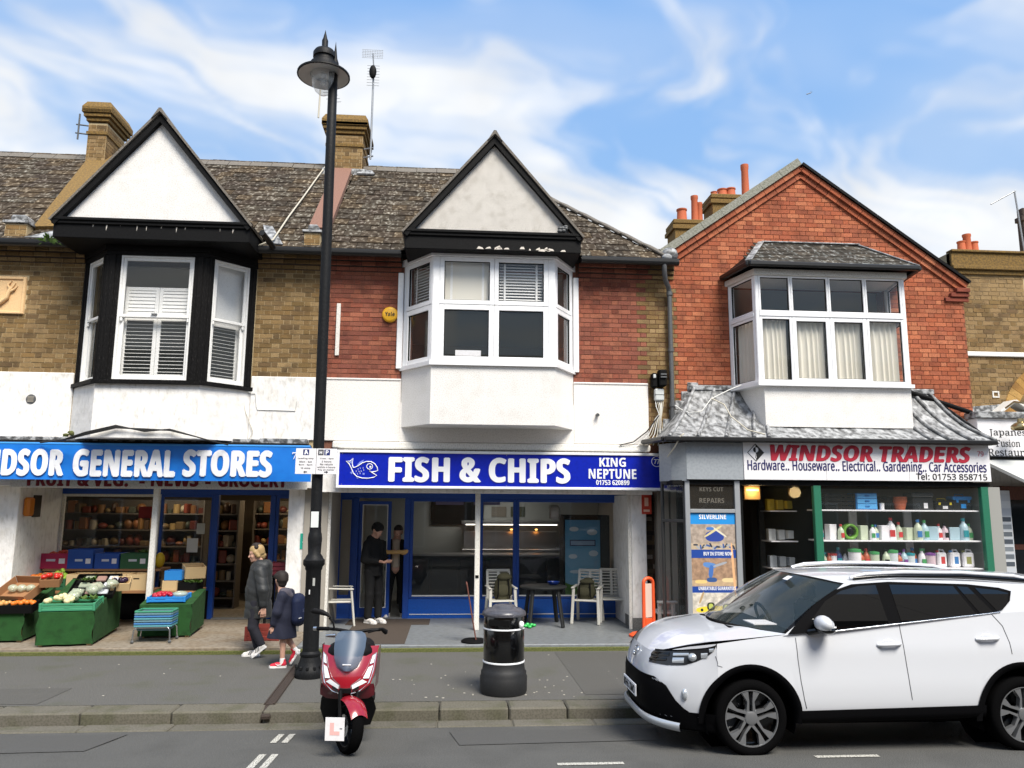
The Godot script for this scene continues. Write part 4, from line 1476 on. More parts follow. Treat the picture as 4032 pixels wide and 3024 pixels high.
func shop_light(parent: Node3D,x0: float,y0: float,x1: float,y1: float,z: float,w: float,m: Material) -> MeshInstance3D:
	var f := MB.new()
	ring(f,x0,y0,x1,y1,w,z - .06,z,.006)
	var o := part(parent,"shop_window",f,m)
	part(o,"pane",sheet(x0+w - .004,y0+w - .004,x1 - w+.004,y1 - w+.004,z - .03),M.shop_glass)
	return o
func ceiling_tube(label: String,x0: float,x1: float,y: float,z: float,energy: float,col: Color):
	var t := thing("ceiling_light",label,"light")
	slab(t,"housing",M.white_wood,x0,y+.03,z - .05,x1,y+.07,z+.05,.005)
	var g := MB.new()
	g.tube([Vector3(x0+.02,y,z),Vector3(x1 - .02,y,z)],.018,8)
	part(t,"tube",g,M.tube_glow)
	var l := AreaLight3D.new()
	if l:
		l.name = "tube_light"
		l.area_size = Vector2(x1 - x0,.06)
		l.light_energy = energy
		l.light_color = col
		l.shadow_enabled = true
		l.position = Vector3((x0+x1)*.5,y - .03,z)
		l.rotation = Vector3(-PI/2,0,0)
		t.add_child(l)
func front_grocer(h: Node3D):
	slab(h,"shop_pier",M.render_white,-11.0,.1,-1.9,-7.36,2.5,-.3,.01)
	slab(h,"shop_pier",M.render_white,-2.86,.1,-1.9,-2.19,2.5,-.28,.01)
	slab(h,"pier_plinth",M.grey_plinth,-2.862,.1,-1.0,-2.188,.32,-.276,.004)
	slab(h,"soffit",M.render_white,-11.0,2.5,-2.0,-2.37,2.56,-.26)
	slab(h,"shop_beam",M.render_white,-11.0,2.505,-.25,-2.37,3.05,.0,.006)
	slab(h,"drip_board",M.lead,-11.0,3.25,.036,-3.3,3.32,.2,.01)
	slab(h,"drip_board",M.lead,-3.29,3.24,.036,-2.5,3.33,.26,.01)
	var fb := thing("fascia_board","old white fascia with dark red lettering peeking out below the blue banner","sign")
	slab(fb,"board",M.old_white,-7.36,2.48,.002,-2.5,3.02,.025,.004)
	var z := .026
	letters(fb,"lettering","FRUIT & VEG.",Vector3(-7.09,2.502,z),.24,M.dark_red,{"fit":1.63,"fat":.8,"depth":.004})
	letters(fb,"lettering","NEWS",Vector3(-5.09,2.511,z),.24,M.dark_red,{"fit":.78,"fat":.8,"depth":.004})
	letters(fb,"lettering","GROCERY",Vector3(-3.99,2.513,z),.24,M.dark_red,{"fit":1.16,"fat":.8,"depth":.004})
	for q in [-5.28,-4.2]: slab(fb,"painted_dash",M.dark_red,q,2.56,z - .002,q+.09,2.6,z+.002)
	var b := thing("shop_banner","bright blue vinyl banner with white block letters above the grocery","banner")
	var rows := []
	for i in 7:
		var row := PackedVector3Array()
		for j in 57:
			var f := j/56.0
			var x := lerpf(-10.5,-2.385,f)
			var v := i/6.0
			row.append(Vector3(x,lerpf(2.605,3.175,v),.345+.012*sin(v*3.0+f*7.0)*(1.0 - v)+.010*sin(f*23.0)*v*(1 - v)*2.0))
		rows.append(row)
	var bm := MB.new()
	bm.patch(rows)
	part(b,"cloth",bm,M.banner_blue)
	var bt := MB.new()
	bt.tube([Vector3(-10.5,3.19,.33),Vector3(-2.42,3.19,.33)],.022,8)
	part(b,"front_rail",bt,M.rail_blue)
	slab(b,"cassette",M.black_board,-10.5,3.15,.04,-2.45,3.24,.30,.02)
	var g := .362
	letters(b,"lettering","WINDSOR",Vector3(-8.16,2.658,g),.445,M.banner_white,{"fit":1.8,"fat":1.3,"depth":.003})
	letters(b,"lettering","GENERAL",Vector3(-6.224,2.660,g),.450,M.banner_white,{"fit":1.634,"fat":1.3,"depth":.003})
	letters(b,"lettering","STORES",Vector3(-4.476,2.668,g),.452,M.banner_white,{"fit":1.45,"fat":1.3,"depth":.003})
	letters(b,"lettering","75",Vector3(-2.706,2.977,g),.117,M.banner_white,{"fit":.15,"font":"Droid Serif","depth":.003})
	var wi := MB.new()
	for k in 3:
		var o := k*.02
		wi.tube([Vector3(-6.75,3.2,.40),Vector3(-6.3,3.24,.55+o),Vector3(-5.9,3.31+o,.74),Vector3(-5.45,3.43+o,.71),Vector3(-5.0,3.42 - o,.70),Vector3(-4.6,3.4+o*.5,.71),Vector3(-4.2,3.31,.74),Vector3(-3.95,3.24,.6),Vector3(-3.75,3.2,.42)],.012,6)
	solo("loose_cable","bundle of black wires looped over the top of the blue banner","cable",wi,M.cable_black)
	z = -1.75
	var zb := z+.0
	slab(h,"frame_head",M.blue_frame,-7.36,2.4,zb - .08,-2.86,2.5,zb+.01,.004)
	shop_light(h,-7.36,.62,-5.55,2.4,z,.05,M.old_white)
	shop_light(h,-5.549,.62,-4.56,2.4,z,.05,M.blue_frame)
	slab(h,"stall_riser",M.black_board,-7.36,.1,z - .08,-4.5,.62,z - .002)  # black paints in the shade under the display shelf
	slab(h,"door_post",M.blue_frame,-4.56,.1,z - .09,-4.47,2.4,z+.02,.006)
	slab(h,"door_post",M.blue_frame,-3.5,.1,z - .09,-3.4,2.4,z+.02,.006)
	shop_light(h,-3.4,.1,-2.86,2.4,z,.06,M.blue_frame)
	slab(h,"door_sill",M.galvanised,-4.47,.1,z - .1,-3.5,.125,z+.06,.005)
	var pm := MB.new()
	pm.bb(-5.14,.1,-.34,-5.05,2.5,-.25,.008)
	part(h,"shutter_post",pm,M.old_white)
	var ob := MB.new()
	ob.bb(-7.355,2.0,-.62,-7.25,2.32,-.42,.03)
	solo("wall_box","orange plastic box mounted high on the white side wall of the grocery","box",ob,M.orange_plastic)
	ob = MB.new()
	ob.bb(-7.357,1.98,-1.0,-7.345,2.36,-.74,.0)
	solo("notice","dark notice beside the orange box on the grocery's side wall","notice",ob,paint(rgb(60,52,46),.7))
	slab(h,"shop_floor",M.concrete,-10.8,.0,-7.2,-2.58,.1,-1.91)
	slab(h,"shop_back_wall",M.shop_wall,-10.78,.1,-6.1,-2.58,2.77,-6.0)
	ceiling_tube("bright ceiling tube inside the grocery near the window",-6.6,-5.2,2.66,-3.0,.5,Color(1,.93,.8))
	ceiling_tube("bright ceiling tube deep inside the grocery behind the door",-4.2,-3.0,2.66,-3.8,.5,Color(1,.9,.72))
	rack("tall goods rack behind the grocery window",-8.4,-5.3,-3.5,6,41)
	rack("tall goods rack seen through the grocery door",-4.45,-3.0,-4.4,6,43)
	rack("goods rack between window and door of the grocery",-5.0,-4.5,-3.2,6,47)
	var gs := thing("wall_notice","small turquoise notice on the white pier by the lamp post","notice")
	slab(gs,"board",paint(rgb(22,158,138),.5),-2.63,1.47,-.279,-2.45,1.735,-.27)
	slab(gs,"mark",paint(rgb(230,240,236),.5),-2.56,1.64,-.27,-2.5,1.7,-.2675)
	slab(gs,"mark",paint(rgb(210,235,228),.5),-2.59,1.58,-.27,-2.48,1.6,-.2675)
	slab(gs,"mark",paint(rgb(210,235,228),.5),-2.58,1.54,-.27,-2.49,1.555,-.2675)
func rack(label: String,x0: float,x1: float,z: float,shelves: int,seed_: int):
	var r := RandomNumberGenerator.new()
	r.seed = seed_
	var t := thing("goods_rack",label,"shelving")
	slab(t,"upright",M.rack_grey,x0 - .03,.1,z - .4,x0,2.3,z)
	slab(t,"upright",M.rack_grey,x1,.1,z - .4,x1+.03,2.3,z)
	slab(t,"back",M.rack_grey,x0,.1,z - .42,x1,2.3,z - .4)
	for k in shelves:
		var y := .32+k*.34
		slab(t,"shelf",M.rack_grey,x0,y - .025,z - .398,x1,y,z - .001)
		var x := x0+.03
		while x < x1 - .12:
			var w := r.randf_range(.08,.2)
			var hh := r.randf_range(.1,.29)
			var b := MB.new()
			var kind := r.randi() % 3
			if kind == 0: b.box(Vector3(0,hh*.5,0),Vector3(w - .01,hh,.2),.015)
			elif kind == 1: b.ball(Vector3(0,hh*.42,0),Vector3(w*.55,hh*.42,.1),8,6)
			else: b.lathe([Vector2(.0,.0),Vector2(w*.42,.0),Vector2(w*.42,hh*.7),Vector2(.0,hh*.72)],10)
			var col: Color = [rgb(126,84,48),rgb(150,108,62),rgb(92,40,32),rgb(168,140,92),rgb(84,60,42),rgb(130,60,44),rgb(120,98,66),rgb(186,172,146),rgb(70,74,62),rgb(150,92,48)][r.randi() % 10]
			solo("grocery_packet","packet on the dim shelves inside the grocery","packet",b,paint(col,.45),Vector3(x+w*.5,y+.001,z - .16),r.randf_range(-.5,.5),"packets on the grocery shelves")
			x += w
func front_fish(h: Node3D):
	slab(h,"soffit",M.render_white,-2.369,2.5,-2.0,3.86,2.56,-.26)
	slab(h,"shop_beam",M.render_white,-2.369,2.44,-.25,3.5,3.05,.0,.006)
	slab(h,"beam_moulding",M.old_white,-2.1,3.19,.0,3.46,3.31,.10,.02)
	slab(h,"beam_moulding",M.streaked,-1.9,3.1,.0,3.4,3.19,.06,.01)
	slab(h,"shop_pier",M.render_white,3.18,.1,-1.9,3.45,2.44,-.28,.008)
	slab(h,"pier_plinth",M.grey_plinth,3.176,.1,-.9,3.454,.30,-.275,.004)
	slab(h,"shutter_guide",M.old_white,3.12,.1,-.36,3.178,2.44,-.30,.006)
	slab(h,"shutter_guide",M.old_white,-2.188,.1,-.36,-2.13,2.44,-.30,.006)
	var sp := slab(h,"shutter_post",M.old_white,.385,.1,-.36,.475,2.44,-.28,.008)
	slab(sp,"latch_plate",M.black_rubber,.40,.98,-.281,.46,1.03,-.274)
	var s := thing("shop_sign","royal blue sign with white frame, FISH & CHIPS lettering and fish drawing","sign")
	slab(s,"panel",M.sign_blue,-1.96,2.54,.04,3.72,3.12,.20)
	var fr := MB.new()
	fr.bb(-1.99,3.11,.03,3.755,3.155,.225,.006)
	fr.bb(-1.99,2.51,.03,3.755,2.555,.225,.006)
	fr.bb(-1.992,2.5551,.03,-1.947,3.1099,.224,.006)
	fr.bb(3.712,2.5551,.03,3.757,3.1099,.224,.006)
	part(s,"frame",fr,M.upvc)
	var z := .202
	letters(s,"lettering","FISH & CHIPS",Vector3(-1.118,2.615,z),.435,M.sign_white,{"fit":3.125,"fat":.9,"depth":.012})
	letters(s,"lettering","KING",Vector3(2.518,2.914,z),.158,M.sign_white,{"fit":.468,"fat":.3,"depth":.006})
	letters(s,"lettering","NEPTUNE",Vector3(2.329,2.706,z),.172,M.sign_white,{"fit":.842,"fat":.3,"depth":.006})
	letters(s,"lettering","01753 620899",Vector3(2.458,2.598,z),.085,M.sign_white,{"fit":.587,"fat":.2,"depth":.004})
	letters(s,"lettering","77",Vector3(3.485,2.972,z),.085,M.sign_white,{"fit":.10,"depth":.004})
	var ci := MB.new()
	var pts := []
	for k in 25: pts.append(Vector3(3.535+cos(TAU*k/24)*.088,3.013+sin(TAU*k/24)*.088,z))
	ci.tube(pts,.006,6,false)
	part(s,"number_ring",ci,M.sign_white)
	for q in [-.1,1.92]: slab(s,"panel_joint",paint(rgb(8,24,120),.4),q,2.556,.2,q+.005,3.109,.2012)
	for q in [[-1.9,3.09],[.9,3.09],[3.66,3.09],[-1.9,2.575],[.9,2.575],[3.66,2.575]]: slab(s,"screw_head",M.galvanised,q[0] - .007,q[1] - .007,.2,q[0]+.007,q[1]+.007,.204,.002)
	var map := func(p): return Vector3(-1.842+(p[0] - 276.0)/234.0*.554,3.016 - (p[1] - 95.0)/145.0*.357,z+.002)
	var body := [[330,160],[345,158],[365,148],[395,128],[425,118],[455,118],[482,132],[500,155],[506,178],[490,186],[462,190],[446,182],[470,196],[499,212],[480,226],[440,233],[395,232],[358,221],[333,198],[315,160],[300,135],[279,116],[305,118],[326,98],[322,130],[330,160]]
	var fp := []
	for p in body: fp.append(map.call(p))
	var ol := MB.new()
	ol.tube(fp,.009,6)
	part(s,"fish_outline",ol,M.sign_white)
	var ey := MB.new()
	var ep := []
	for k in 17: ep.append(map.call([447+cos(TAU*k/16)*21,152+sin(TAU*k/16)*19]))
	ey.tube(ep,.007,6,false)
	part(s,"fish_eye_ring",ey,M.sign_white)
	ey = MB.new()
	ey.ball(map.call([452,155]),Vector3(.018,.018,.006),10,6)
	part(s,"fish_pupil",ey,M.sign_white)
	for q in [[[358,140],[378,118],[405,105],[398,122],[375,142]],[[400,195],[415,198],[412,210],[398,208]],[[318,185],[310,196],[322,206],[330,198]],[[352,222],[362,236],[374,232]],[[288,118],[306,124],[322,105],[318,130],[304,132]]]:
		var poly := PackedVector2Array()
		for p in q:
			var v: Vector3 = map.call(p)
			poly.append(Vector2(v.x,v.y))
		var fm := MB.new()
		fm.prism(poly,z - .002,z+.0025)
		part(s,"fish_fin",fm,M.fish_pale)
	for p in [[365,165],[380,160],[400,158],[372,182],[388,180],[405,172],[352,180],[362,198],[380,195]]:
		var dm := MB.new()
		dm.bar(map.call(p),map.call([p[0]+2,p[1]+9]),.004,.006)
		part(s,"fish_scale",dm,M.sign_white)
	var g := -1.75
	slab(h,"frame_head",M.blue_frame,-2.369,2.36,g - .08,3.45,2.5,g+.02,.004)
	shop_light(h,-2.19,.5,-1.93,2.36,g,.035,M.blue_frame)
	slab(h,"stall_riser",M.blue_frame,-2.19,.1,g - .08,-1.93,.5,g - .001,.004)
	slab(h,"door_post",M.blue_frame,-1.93,.1,g - .09,-1.82,2.36,g+.03,.006)
	slab(h,"door_post",M.blue_frame,-.94,.1,g - .09,-.83,2.36,g+.03,.006)
	for q in [[-.83,.52],[.521,1.23],[1.231,3.36]]:
		var o := shop_light(h,q[0],.46,q[1],2.36,g,.06,M.blue_frame)
		slab(o,"glazing_bead",M.white_wood,q[0]+.06,.505,g - .01,q[1] - .06,.53,g+.012,.004)
		slab(h,"stall_riser",M.riser_blue,q[0],.1,g - .08,q[1] - .002,.455,g - .012,.0)
		slab(h,"riser_trim",M.white_wood,q[0]+.02,.165,g - .012,q[1] - .02,.18,g - .002,.002)
	slab(h,"frame_end",M.blue_frame,3.36,.1,g - .09,3.45,2.36,g+.02,.006)
	var d := thing("shop_door","blue framed glass door of the fish shop standing ajar behind the man","door",Vector3(-1.82,.1,g - .05),.0)
	d.rotation.y = .0
	var df := MB.new()
	ring(df,.0,.0,.62,2.2,.07,-.04,.0,.005)
	df.bb(.07,.0701,-.039,.55,.2,-.001,.004)
	part(d,"leaf_frame",df,M.blue_frame)
	part(d,"pane",sheet(.06,.19,.56,2.14,-.02),M.shop_glass)
	var dt := MB.new()
	ring(dt,.065,.19,.555,2.135,.014,-.012,.004,.0)
	part(d,"glazing_bead",dt,M.white_wood)
	slab(h,"door_sill",M.galvanised,-1.82,.1,g - .1,-.94,.122,g+.06,.004)
	var mt := MB.new()
	mt.bb(-1.9,.1005,-1.62,-.4,.108,-.95,.003)
	solo("door_mat","large brown mat directly in front of the fish shop door","mat",mt,M.mat_brown)
	mt = MB.new()
	mt.bb(-1.75,.1005,-.945,-.72,.109,.98,.003)
	solo("door_mat","long brown mat running from the fish shop door to the pavement edge","mat",mt,M.mat_brown)
	slab(h,"shop_floor",M.tile_floor,-2.17,.0,-7.2,3.65,.1,-1.91)
	slab(h,"shop_back_wall",M.shop_wall_pale,-2.17,.1,-6.1,3.65,2.77,-6.0)
	var bt := MB.new()
	bt.bb(-2.13,4.82,.012,-2.06,5.76,.045,.006)
	solo("batten","weathered pale wooden strip fixed upright to the red brick beside the lamp post","batten",bt,M.old_white)
	var ya := thing("alarm_box","round yellow burglar alarm box on the red brick left of the white bay","alarm")
	var yb := MB.new()
	yb.xf = Transform3D(Basis(Vector3.RIGHT,PI/2),Vector3(-1.19,5.58,.01))
	yb.lathe([Vector2(.14,.0),Vector2(.14,.03),Vector2(.13,.05),Vector2(.10,.06),Vector2(.0,.063)],26)
	part(ya,"cover",yb,M.alarm_yellow)
	letters(ya,"lettering","Yale",Vector3(-1.19,5.545,.072),.075,M.cable_black,{"fit":.17,"align":1,"depth":.004})
	var rn := thing("wall_notice","red upright notice high on the fish shop's right-hand pier","notice")
	slab(rn,"board",paint(rgb(196,62,40),.5),3.37,2.1,-.278,3.545,2.44,-.262)
	slab(rn,"mark",paint(rgb(236,190,170),.5),3.42,2.24,-.262,3.49,2.39,-.2595)
	slab(rn,"mark",paint(rgb(236,190,170),.5),3.4,2.14,-.262,3.51,2.18,-.2595)
	var gw := MB.new()
	gw.bb(3.456,.0,-1.9,3.9,3.32,-.55)
	var gap := part(h,"gap_wall",gw,M.soot_and_shade_brick)
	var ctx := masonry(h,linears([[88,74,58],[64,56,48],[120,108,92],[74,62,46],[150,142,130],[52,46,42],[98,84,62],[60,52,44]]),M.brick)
	lay(ctx,gap,Transform3D(Basis.IDENTITY,Vector3(0,0,-.55)),.02,3.3,func(_v): return [[3.46,3.9]],func(_u,_v): return rng.randi() % 8,.006)
	lay_done(ctx,60)
func front_hardware(h: Node3D):
	var z := 1.0
	var el := Vector3(3.5,3.36,1.14)
	var er := Vector3(9.12,3.36,1.14)
	var tl := Vector3(4.3,4.34,.02)
	var tr := Vector3(8.72,4.34,.02)
	var ml := Vector3(3.86,3.72,.66)
	var c := MB.new()
	var rows := []
	for i in 6:
		var f := i/5.0
		var sag := sin(f*PI)*.10
		var row := PackedVector3Array()
		for j in 25:
			var u := j/24.0
			var a := el.lerp(tl,f)
			var b := er.lerp(tr,f)
			var p := a.lerp(b,u)
			row.append(p+Vector3(0,-sag+.012*sin(u*40.0+f*5.0),-sag*.5))
		rows.append(row)
	c.patch(rows)
	var lf := []
	for i in 6:
		var f := i/5.0
		var sag := sin(f*PI)*.10
		lf.append(PackedVector3Array([Vector3(3.5,3.36,-.1).lerp(Vector3(4.28,4.34,.0),f),el.lerp(tl,f)+Vector3(0,-sag,-sag*.5)]))
	c.patch(lf)
	c.tri(er,Vector3(9.5,3.36,.0),tr)
	var can := part(h,"lead_canopy",c,M.lead)
	var rp := func(u: float,f: float) -> Vector3:
		var sag := sin(f*PI)*.10
		return el.lerp(tl,f).lerp(er.lerp(tr,f),u)+Vector3(0,-sag+.02,-sag*.5+.02)
	for u in [.0,.085,.17,.255,.30,.80,.86,.93,1.0]:
		var pts := []
		for i in 8: pts.append(rp.call(u,i/7.0))
		var t := MB.new()
		t.tube(pts,.03,8)
		part(can,"lead_roll",t,M.lead)
	var fl := MB.new()
	fl.bar(tl+Vector3(-.1,.02,.02),tr+Vector3(.1,.02,.02),.06,.10,Vector3.UP,.015)
	part(can,"wall_flashing",fl,M.lead)
	for k in 6:
		var sp := MB.new()
		var p := Vector3(3.72,3.52,.015).lerp(Vector3(4.3,4.36,.015),k/5.0)
		sp.bb(p.x - .12,p.y - .06,.009,p.x+.08,p.y+.10,.03,.008)
		part(can,"stepped_flashing",sp,M.lead)
	slab(h,"canopy_gutter",M.gutter_black,3.42,3.3,.98,9.14,3.375,1.2,.015)
	var ch := MB.new()
	ch.bar(Vector3(3.46,3.34,1.1),Vector3(3.36,3.36,.1),.16,.08,Vector3.UP,.02)
	part(h,"canopy_gutter",ch,M.gutter_black)
	var pp := MB.new()
	pp.tube([Vector3(8.05,4.42,.12),Vector3(9.45,3.98,.12),Vector3(9.52,3.9,.12),Vector3(9.52,3.3,.12)],.045,8)
	part(h,"rainwater_pipe",pp,M.black_board)
	slab(h,"grey_fascia",M.grey_panel,3.82,2.68,.55,4.785,3.3,1.0,.006)
	var cf := MB.new()
	plan(cf,[Vector2(3.816,1.0),Vector2(3.816,.5),Vector2(3.5,.5),Vector2(3.62,.80)],2.66,3.29)
	part(h,"grey_fascia",cf,M.grey_panel)
	slab(h,"fascia_core",M.black_board,4.79,2.7,.5,9.08,3.29,.96)
	slab(h,"canopy_soffit",M.black_board,3.6,2.6,-1.3,9.1,2.67,.94)
	slab(h,"inner_lintel",M.black_board,3.6,2.672,-.6,9.12,3.2,.48)
	var s := thing("shop_sign","white sign with red slanted WINDSOR TRADERS and dark blue trade words","sign")
	slab(s,"panel",M.sign_pale,4.79,2.685,.962,9.09,3.315,1.012,.006)
	var fz := 1.0135
	letters(s,"lettering","WINDSOR TRADERS",Vector3(5.19,2.998,fz),.275,M.sign_red,{"fit":3.58,"fat":1.0,"slant":.22,"depth":.004})
	letters(s,"lettering","Hardware.. Houseware.. Electrical.. Gardening.. Car Accessories",Vector3(4.85,2.795,fz),.225,M.sign_navy,{"fit":4.165,"weight":400,"fat":.5,"depth":.004})
	letters(s,"lettering","Tel: 01753 858715",Vector3(7.757,2.710,fz),.112,M.cable_black,{"fit":1.256,"weight":400,"fat":.3,"depth":.004})
	letters(s,"lettering","79",Vector3(8.873,3.115,fz),.085,M.sign_red,{"fit":.11,"weight":400,"depth":.003})
	for q in [6.2,7.64]: slab(s,"panel_joint",M.pipe_grey,q,2.69,1.0115,q+.004,3.31,1.0128)
	var lg := MB.new()
	var lc := Vector2(5.0,3.135)
	lg.prism(PackedVector2Array([lc+Vector2(-.145,0),lc+Vector2(0,-.15),lc+Vector2(.145,0),lc+Vector2(0,.15)]),fz - .002,fz+.002)
	part(s,"diamond",lg,M.cable_black)
	lg = MB.new()
	lg.prism(PackedVector2Array([lc+Vector2(-.13,0),lc+Vector2(0,-.135),lc+Vector2(0,.135)]),fz+.002,fz+.004)
	part(s,"diamond_half",lg,M.sign_pale)
	for sg in [-1.0,1.0]:
		lg = MB.new()
		var pl := PackedVector2Array([lc+Vector2(.0,.09)])
		for k in 9:
			var a := PI/2 - k*PI/8
			pl.append(lc+Vector2(sg*cos(a)*.045,.045+sin(a)*.045))
		pl.append(lc+Vector2(sg*.012,-.09))
		pl.append(lc+Vector2(0,-.09))
		lg.prism(pl,fz+.004,fz+.006)
		part(s,"diamond_figure",lg,M.cable_black if sg < 0 else M.sign_pale)
	var dz := .95
	for q in [[3.8,3.88],[4.64,4.73]]:
		slab(h,"display_frame",M.alu,q[0],.05,dz - .08,q[1],2.67,dz,.006)
	slab(h,"display_frame",M.alu,3.88,2.14,dz - .079,4.64,2.2,dz - .001,.004)
	slab(h,"display_frame",M.alu,3.88,.35,dz - .079,4.64,.50,dz - .001,.004)
	part(h,"display_pane",sheet(3.88,2.2,4.64,2.67,dz - .04),M.smoked)
	slab(h,"display_back",M.black_board,3.82,.05,.35,4.72,2.6,.45)
	slab(h,"display_foot",M.alu,3.88,.05,dz - .079,4.64,.349,dz - .01)
	var po := thing("poster","tall tool advertisement poster with blue bands in the grey frame","poster")
	var pq := MB.new()
	pq.quad(Vector3(3.885,.505,dz - .03),Vector3(4.635,.505,dz - .03),Vector3(4.635,2.135,dz - .03),Vector3(3.885,2.135,dz - .03))
	var pmm := StandardMaterial3D.new()
	pmm.albedo_texture = ImageTexture.create_from_image(tool_poster())
	pmm.roughness = .5
	pmm.cull_mode = BaseMaterial3D.CULL_DISABLED
	part(po,"print",pq,pmm)
	letters(po,"lettering","SILVERLINE",Vector3(4.26,2.035,dz - .029),.075,M.sign_white,{"fit":.46,"align":1,"depth":.002,"fat":.4})
	letters(po,"lettering","BUY IN STORE NOW",Vector3(4.33,1.45,dz - .029),.06,M.sign_white,{"fit":.48,"align":1,"depth":.002})
	letters(po,"lettering","UNBEATABLE GUARANTEES",Vector3(4.3,.90,dz - .029),.055,M.sign_white,{"fit":.62,"align":1,"depth":.002})
	letters(po,"lettering","KEYS CUT",Vector3(4.26,2.49,dz - .039),.07,M.ghost,{"fit":.4,"align":1,"depth":.002})
	letters(po,"lettering","REPAIRS",Vector3(4.26,2.3,dz - .039),.08,M.ghost,{"fit":.42,"align":1,"depth":.002})
	var tf := facing(Vector2(3.52,.45),Vector2(3.8,.92))
	var l := .547
	var sf := MB.new()
	ring(sf,.0,.05,l,2.66,.045,-.05,.0,.005)
	sf.bb(.045,1.98,-.049,l - .045,2.03,-.001,.004)
	part(h,"side_light_frame",sf,M.dark_frame).transform = tf
	part(h,"side_light_pane",sheet(.04,.09,l - .04,2.62,-.025),M.shop_glass).transform = tf
	slab(h,"entrance_wall",M.black_board,4.735,.02,-1.2,4.8,2.6,.87)
	slab(h,"inner_door_post",M.dark_frame,5.9,.02,-1.3,6.0,2.6,-1.2)
	slab(h,"shop_floor",M.concrete,4.1,-.02,-7.2,9.38,.02,.95)
	for q in [[5.99,6.12],[8.93,9.06]]: slab(h,"green_post",M.green_post,q[0],.02,.86,q[1],2.6,.95,.008)
	slab(h,"green_rail",M.green_post,6.12,.45,.87,8.93,.60,.94,.006)
	slab(h,"stall_riser",M.black_board,6.12,.02,.88,8.93,.449,.93)
	part(h,"window_pane",sheet(6.12,.6,8.93,2.6,.905),M.shop_glass)
	var rtf := facing(Vector2(5.35,-.2),Vector2(6.0,.88))
	part(h,"window_pane",sheet(.0,.5,1.26,2.6,.0),M.shop_glass).transform = rtf
	slab(h,"shop_back_wall",M.shop_wall,4.1,.02,-6.1,9.38,2.77,-6.0)
	slab(h,"window_side",M.shop_wall_dim,9.07,.02,-.2,9.3,2.6,.9)
	var lb := thing("ceiling_light","small lit lamp box over the hardware shop entrance","light")
	slab(lb,"housing",paint(rgb(176,140,92),.6),4.99,2.36,.2,5.28,2.595,.45,.01)
	slab(lb,"tube",M.warm_glow,5.02,2.51,.451,5.25,2.55,.465,.008)
	var ol := OmniLight3D.new()
	ol.name = "lamp_light"
	ol.light_energy = .06
	ol.light_color = Color(1,.85,.6)
	ol.omni_range = 6
	ol.shadow_enabled = true
	ol.light_size = .1
	ol.position = Vector3(5.13,2.5,.55)
	lb.add_child(ol)
func tool_poster() -> Image:
	var W := 300
	var H := 652
	var im := Image.create_empty(W,H,false,Image.FORMAT_RGB8)
	var nz := FastNoiseLite.new()
	nz.seed = 5
	nz.frequency = .03
	var bands := [[0,72,rgb(30,140,214)],[72,236,rgb(176,160,146)],[236,290,rgb(24,66,150)],[290,470,rgb(170,138,112)],[470,510,rgb(24,66,150)],[510,652,rgb(214,206,192)]]
	for b in bands:
		for y in range(b[0],b[1]):
			for x in W:
				var c: Color = b[2]
				if b[0] in [72,290,510]:
					var k := .95+.22*nz.get_noise_2d(x*.8,y*.8)
					c = Color(c.r*k,c.g*k,c.b*k)
					if y > b[1] - 40: c = c.lerp(rgb(214,190,150),.5)
				im.set_pixel(x,y,c)
	var blob := func(cx: float,cy: float,rx: float,ry: float,turn: float,c: Color):
		for y in range(int(cy - rx - ry),int(cy+rx+ry)):
			for x in range(int(cx - rx - ry),int(cx+rx+ry)):
				if x < 0 or y < 0 or x >= W or y >= H: continue
				var p := Vector2(x - cx,y - cy).rotated(-turn)
				if pow(absf(p.x/rx),2.6)+pow(absf(p.y/ry),2.6) < 1.0: im.set_pixel(x,y,c)
	blob.call(160,150,62,34,.0,rgb(40,66,150))
	blob.call(150,118,70,7,-.55,rgb(214,200,150))
	blob.call(190,120,60,6,.6,rgb(222,214,190))
	blob.call(130,100,26,10,.0,rgb(70,120,190))
	for k in 16: blob.call(30+k*17,205+(k*37) % 20,16,6,(k*.7),[rgb(50,56,70),rgb(160,164,170),rgb(60,90,150)][k % 3])
	blob.call(120,335,44,17,.15,rgb(92,136,196))
	blob.call(190,330,48,8,-.3,rgb(160,164,172))
	blob.call(128,375,15,40,.12,rgb(66,110,180))
	blob.call(132,428,34,15,.0,rgb(50,84,140))
	blob.call(60,440,40,12,.0,rgb(226,196,128))
	blob.call(245,430,46,14,.0,rgb(222,200,150))
	blob.call(150,615,128,22,-.02,rgb(232,208,60))
	for q in [[120,596],[222,604]]:
		blob.call(q[0],q[1],26,26,0,rgb(40,44,34))
		blob.call(q[0],q[1],15,18,0,rgb(180,190,90))
	blob.call(60,618,9,9,0,rgb(40,44,34))
	blob.call(278,360,8,170,-.05,rgb(226,176,130))
	blob.call(60,540,7,40,.4,rgb(180,150,110))
	return im
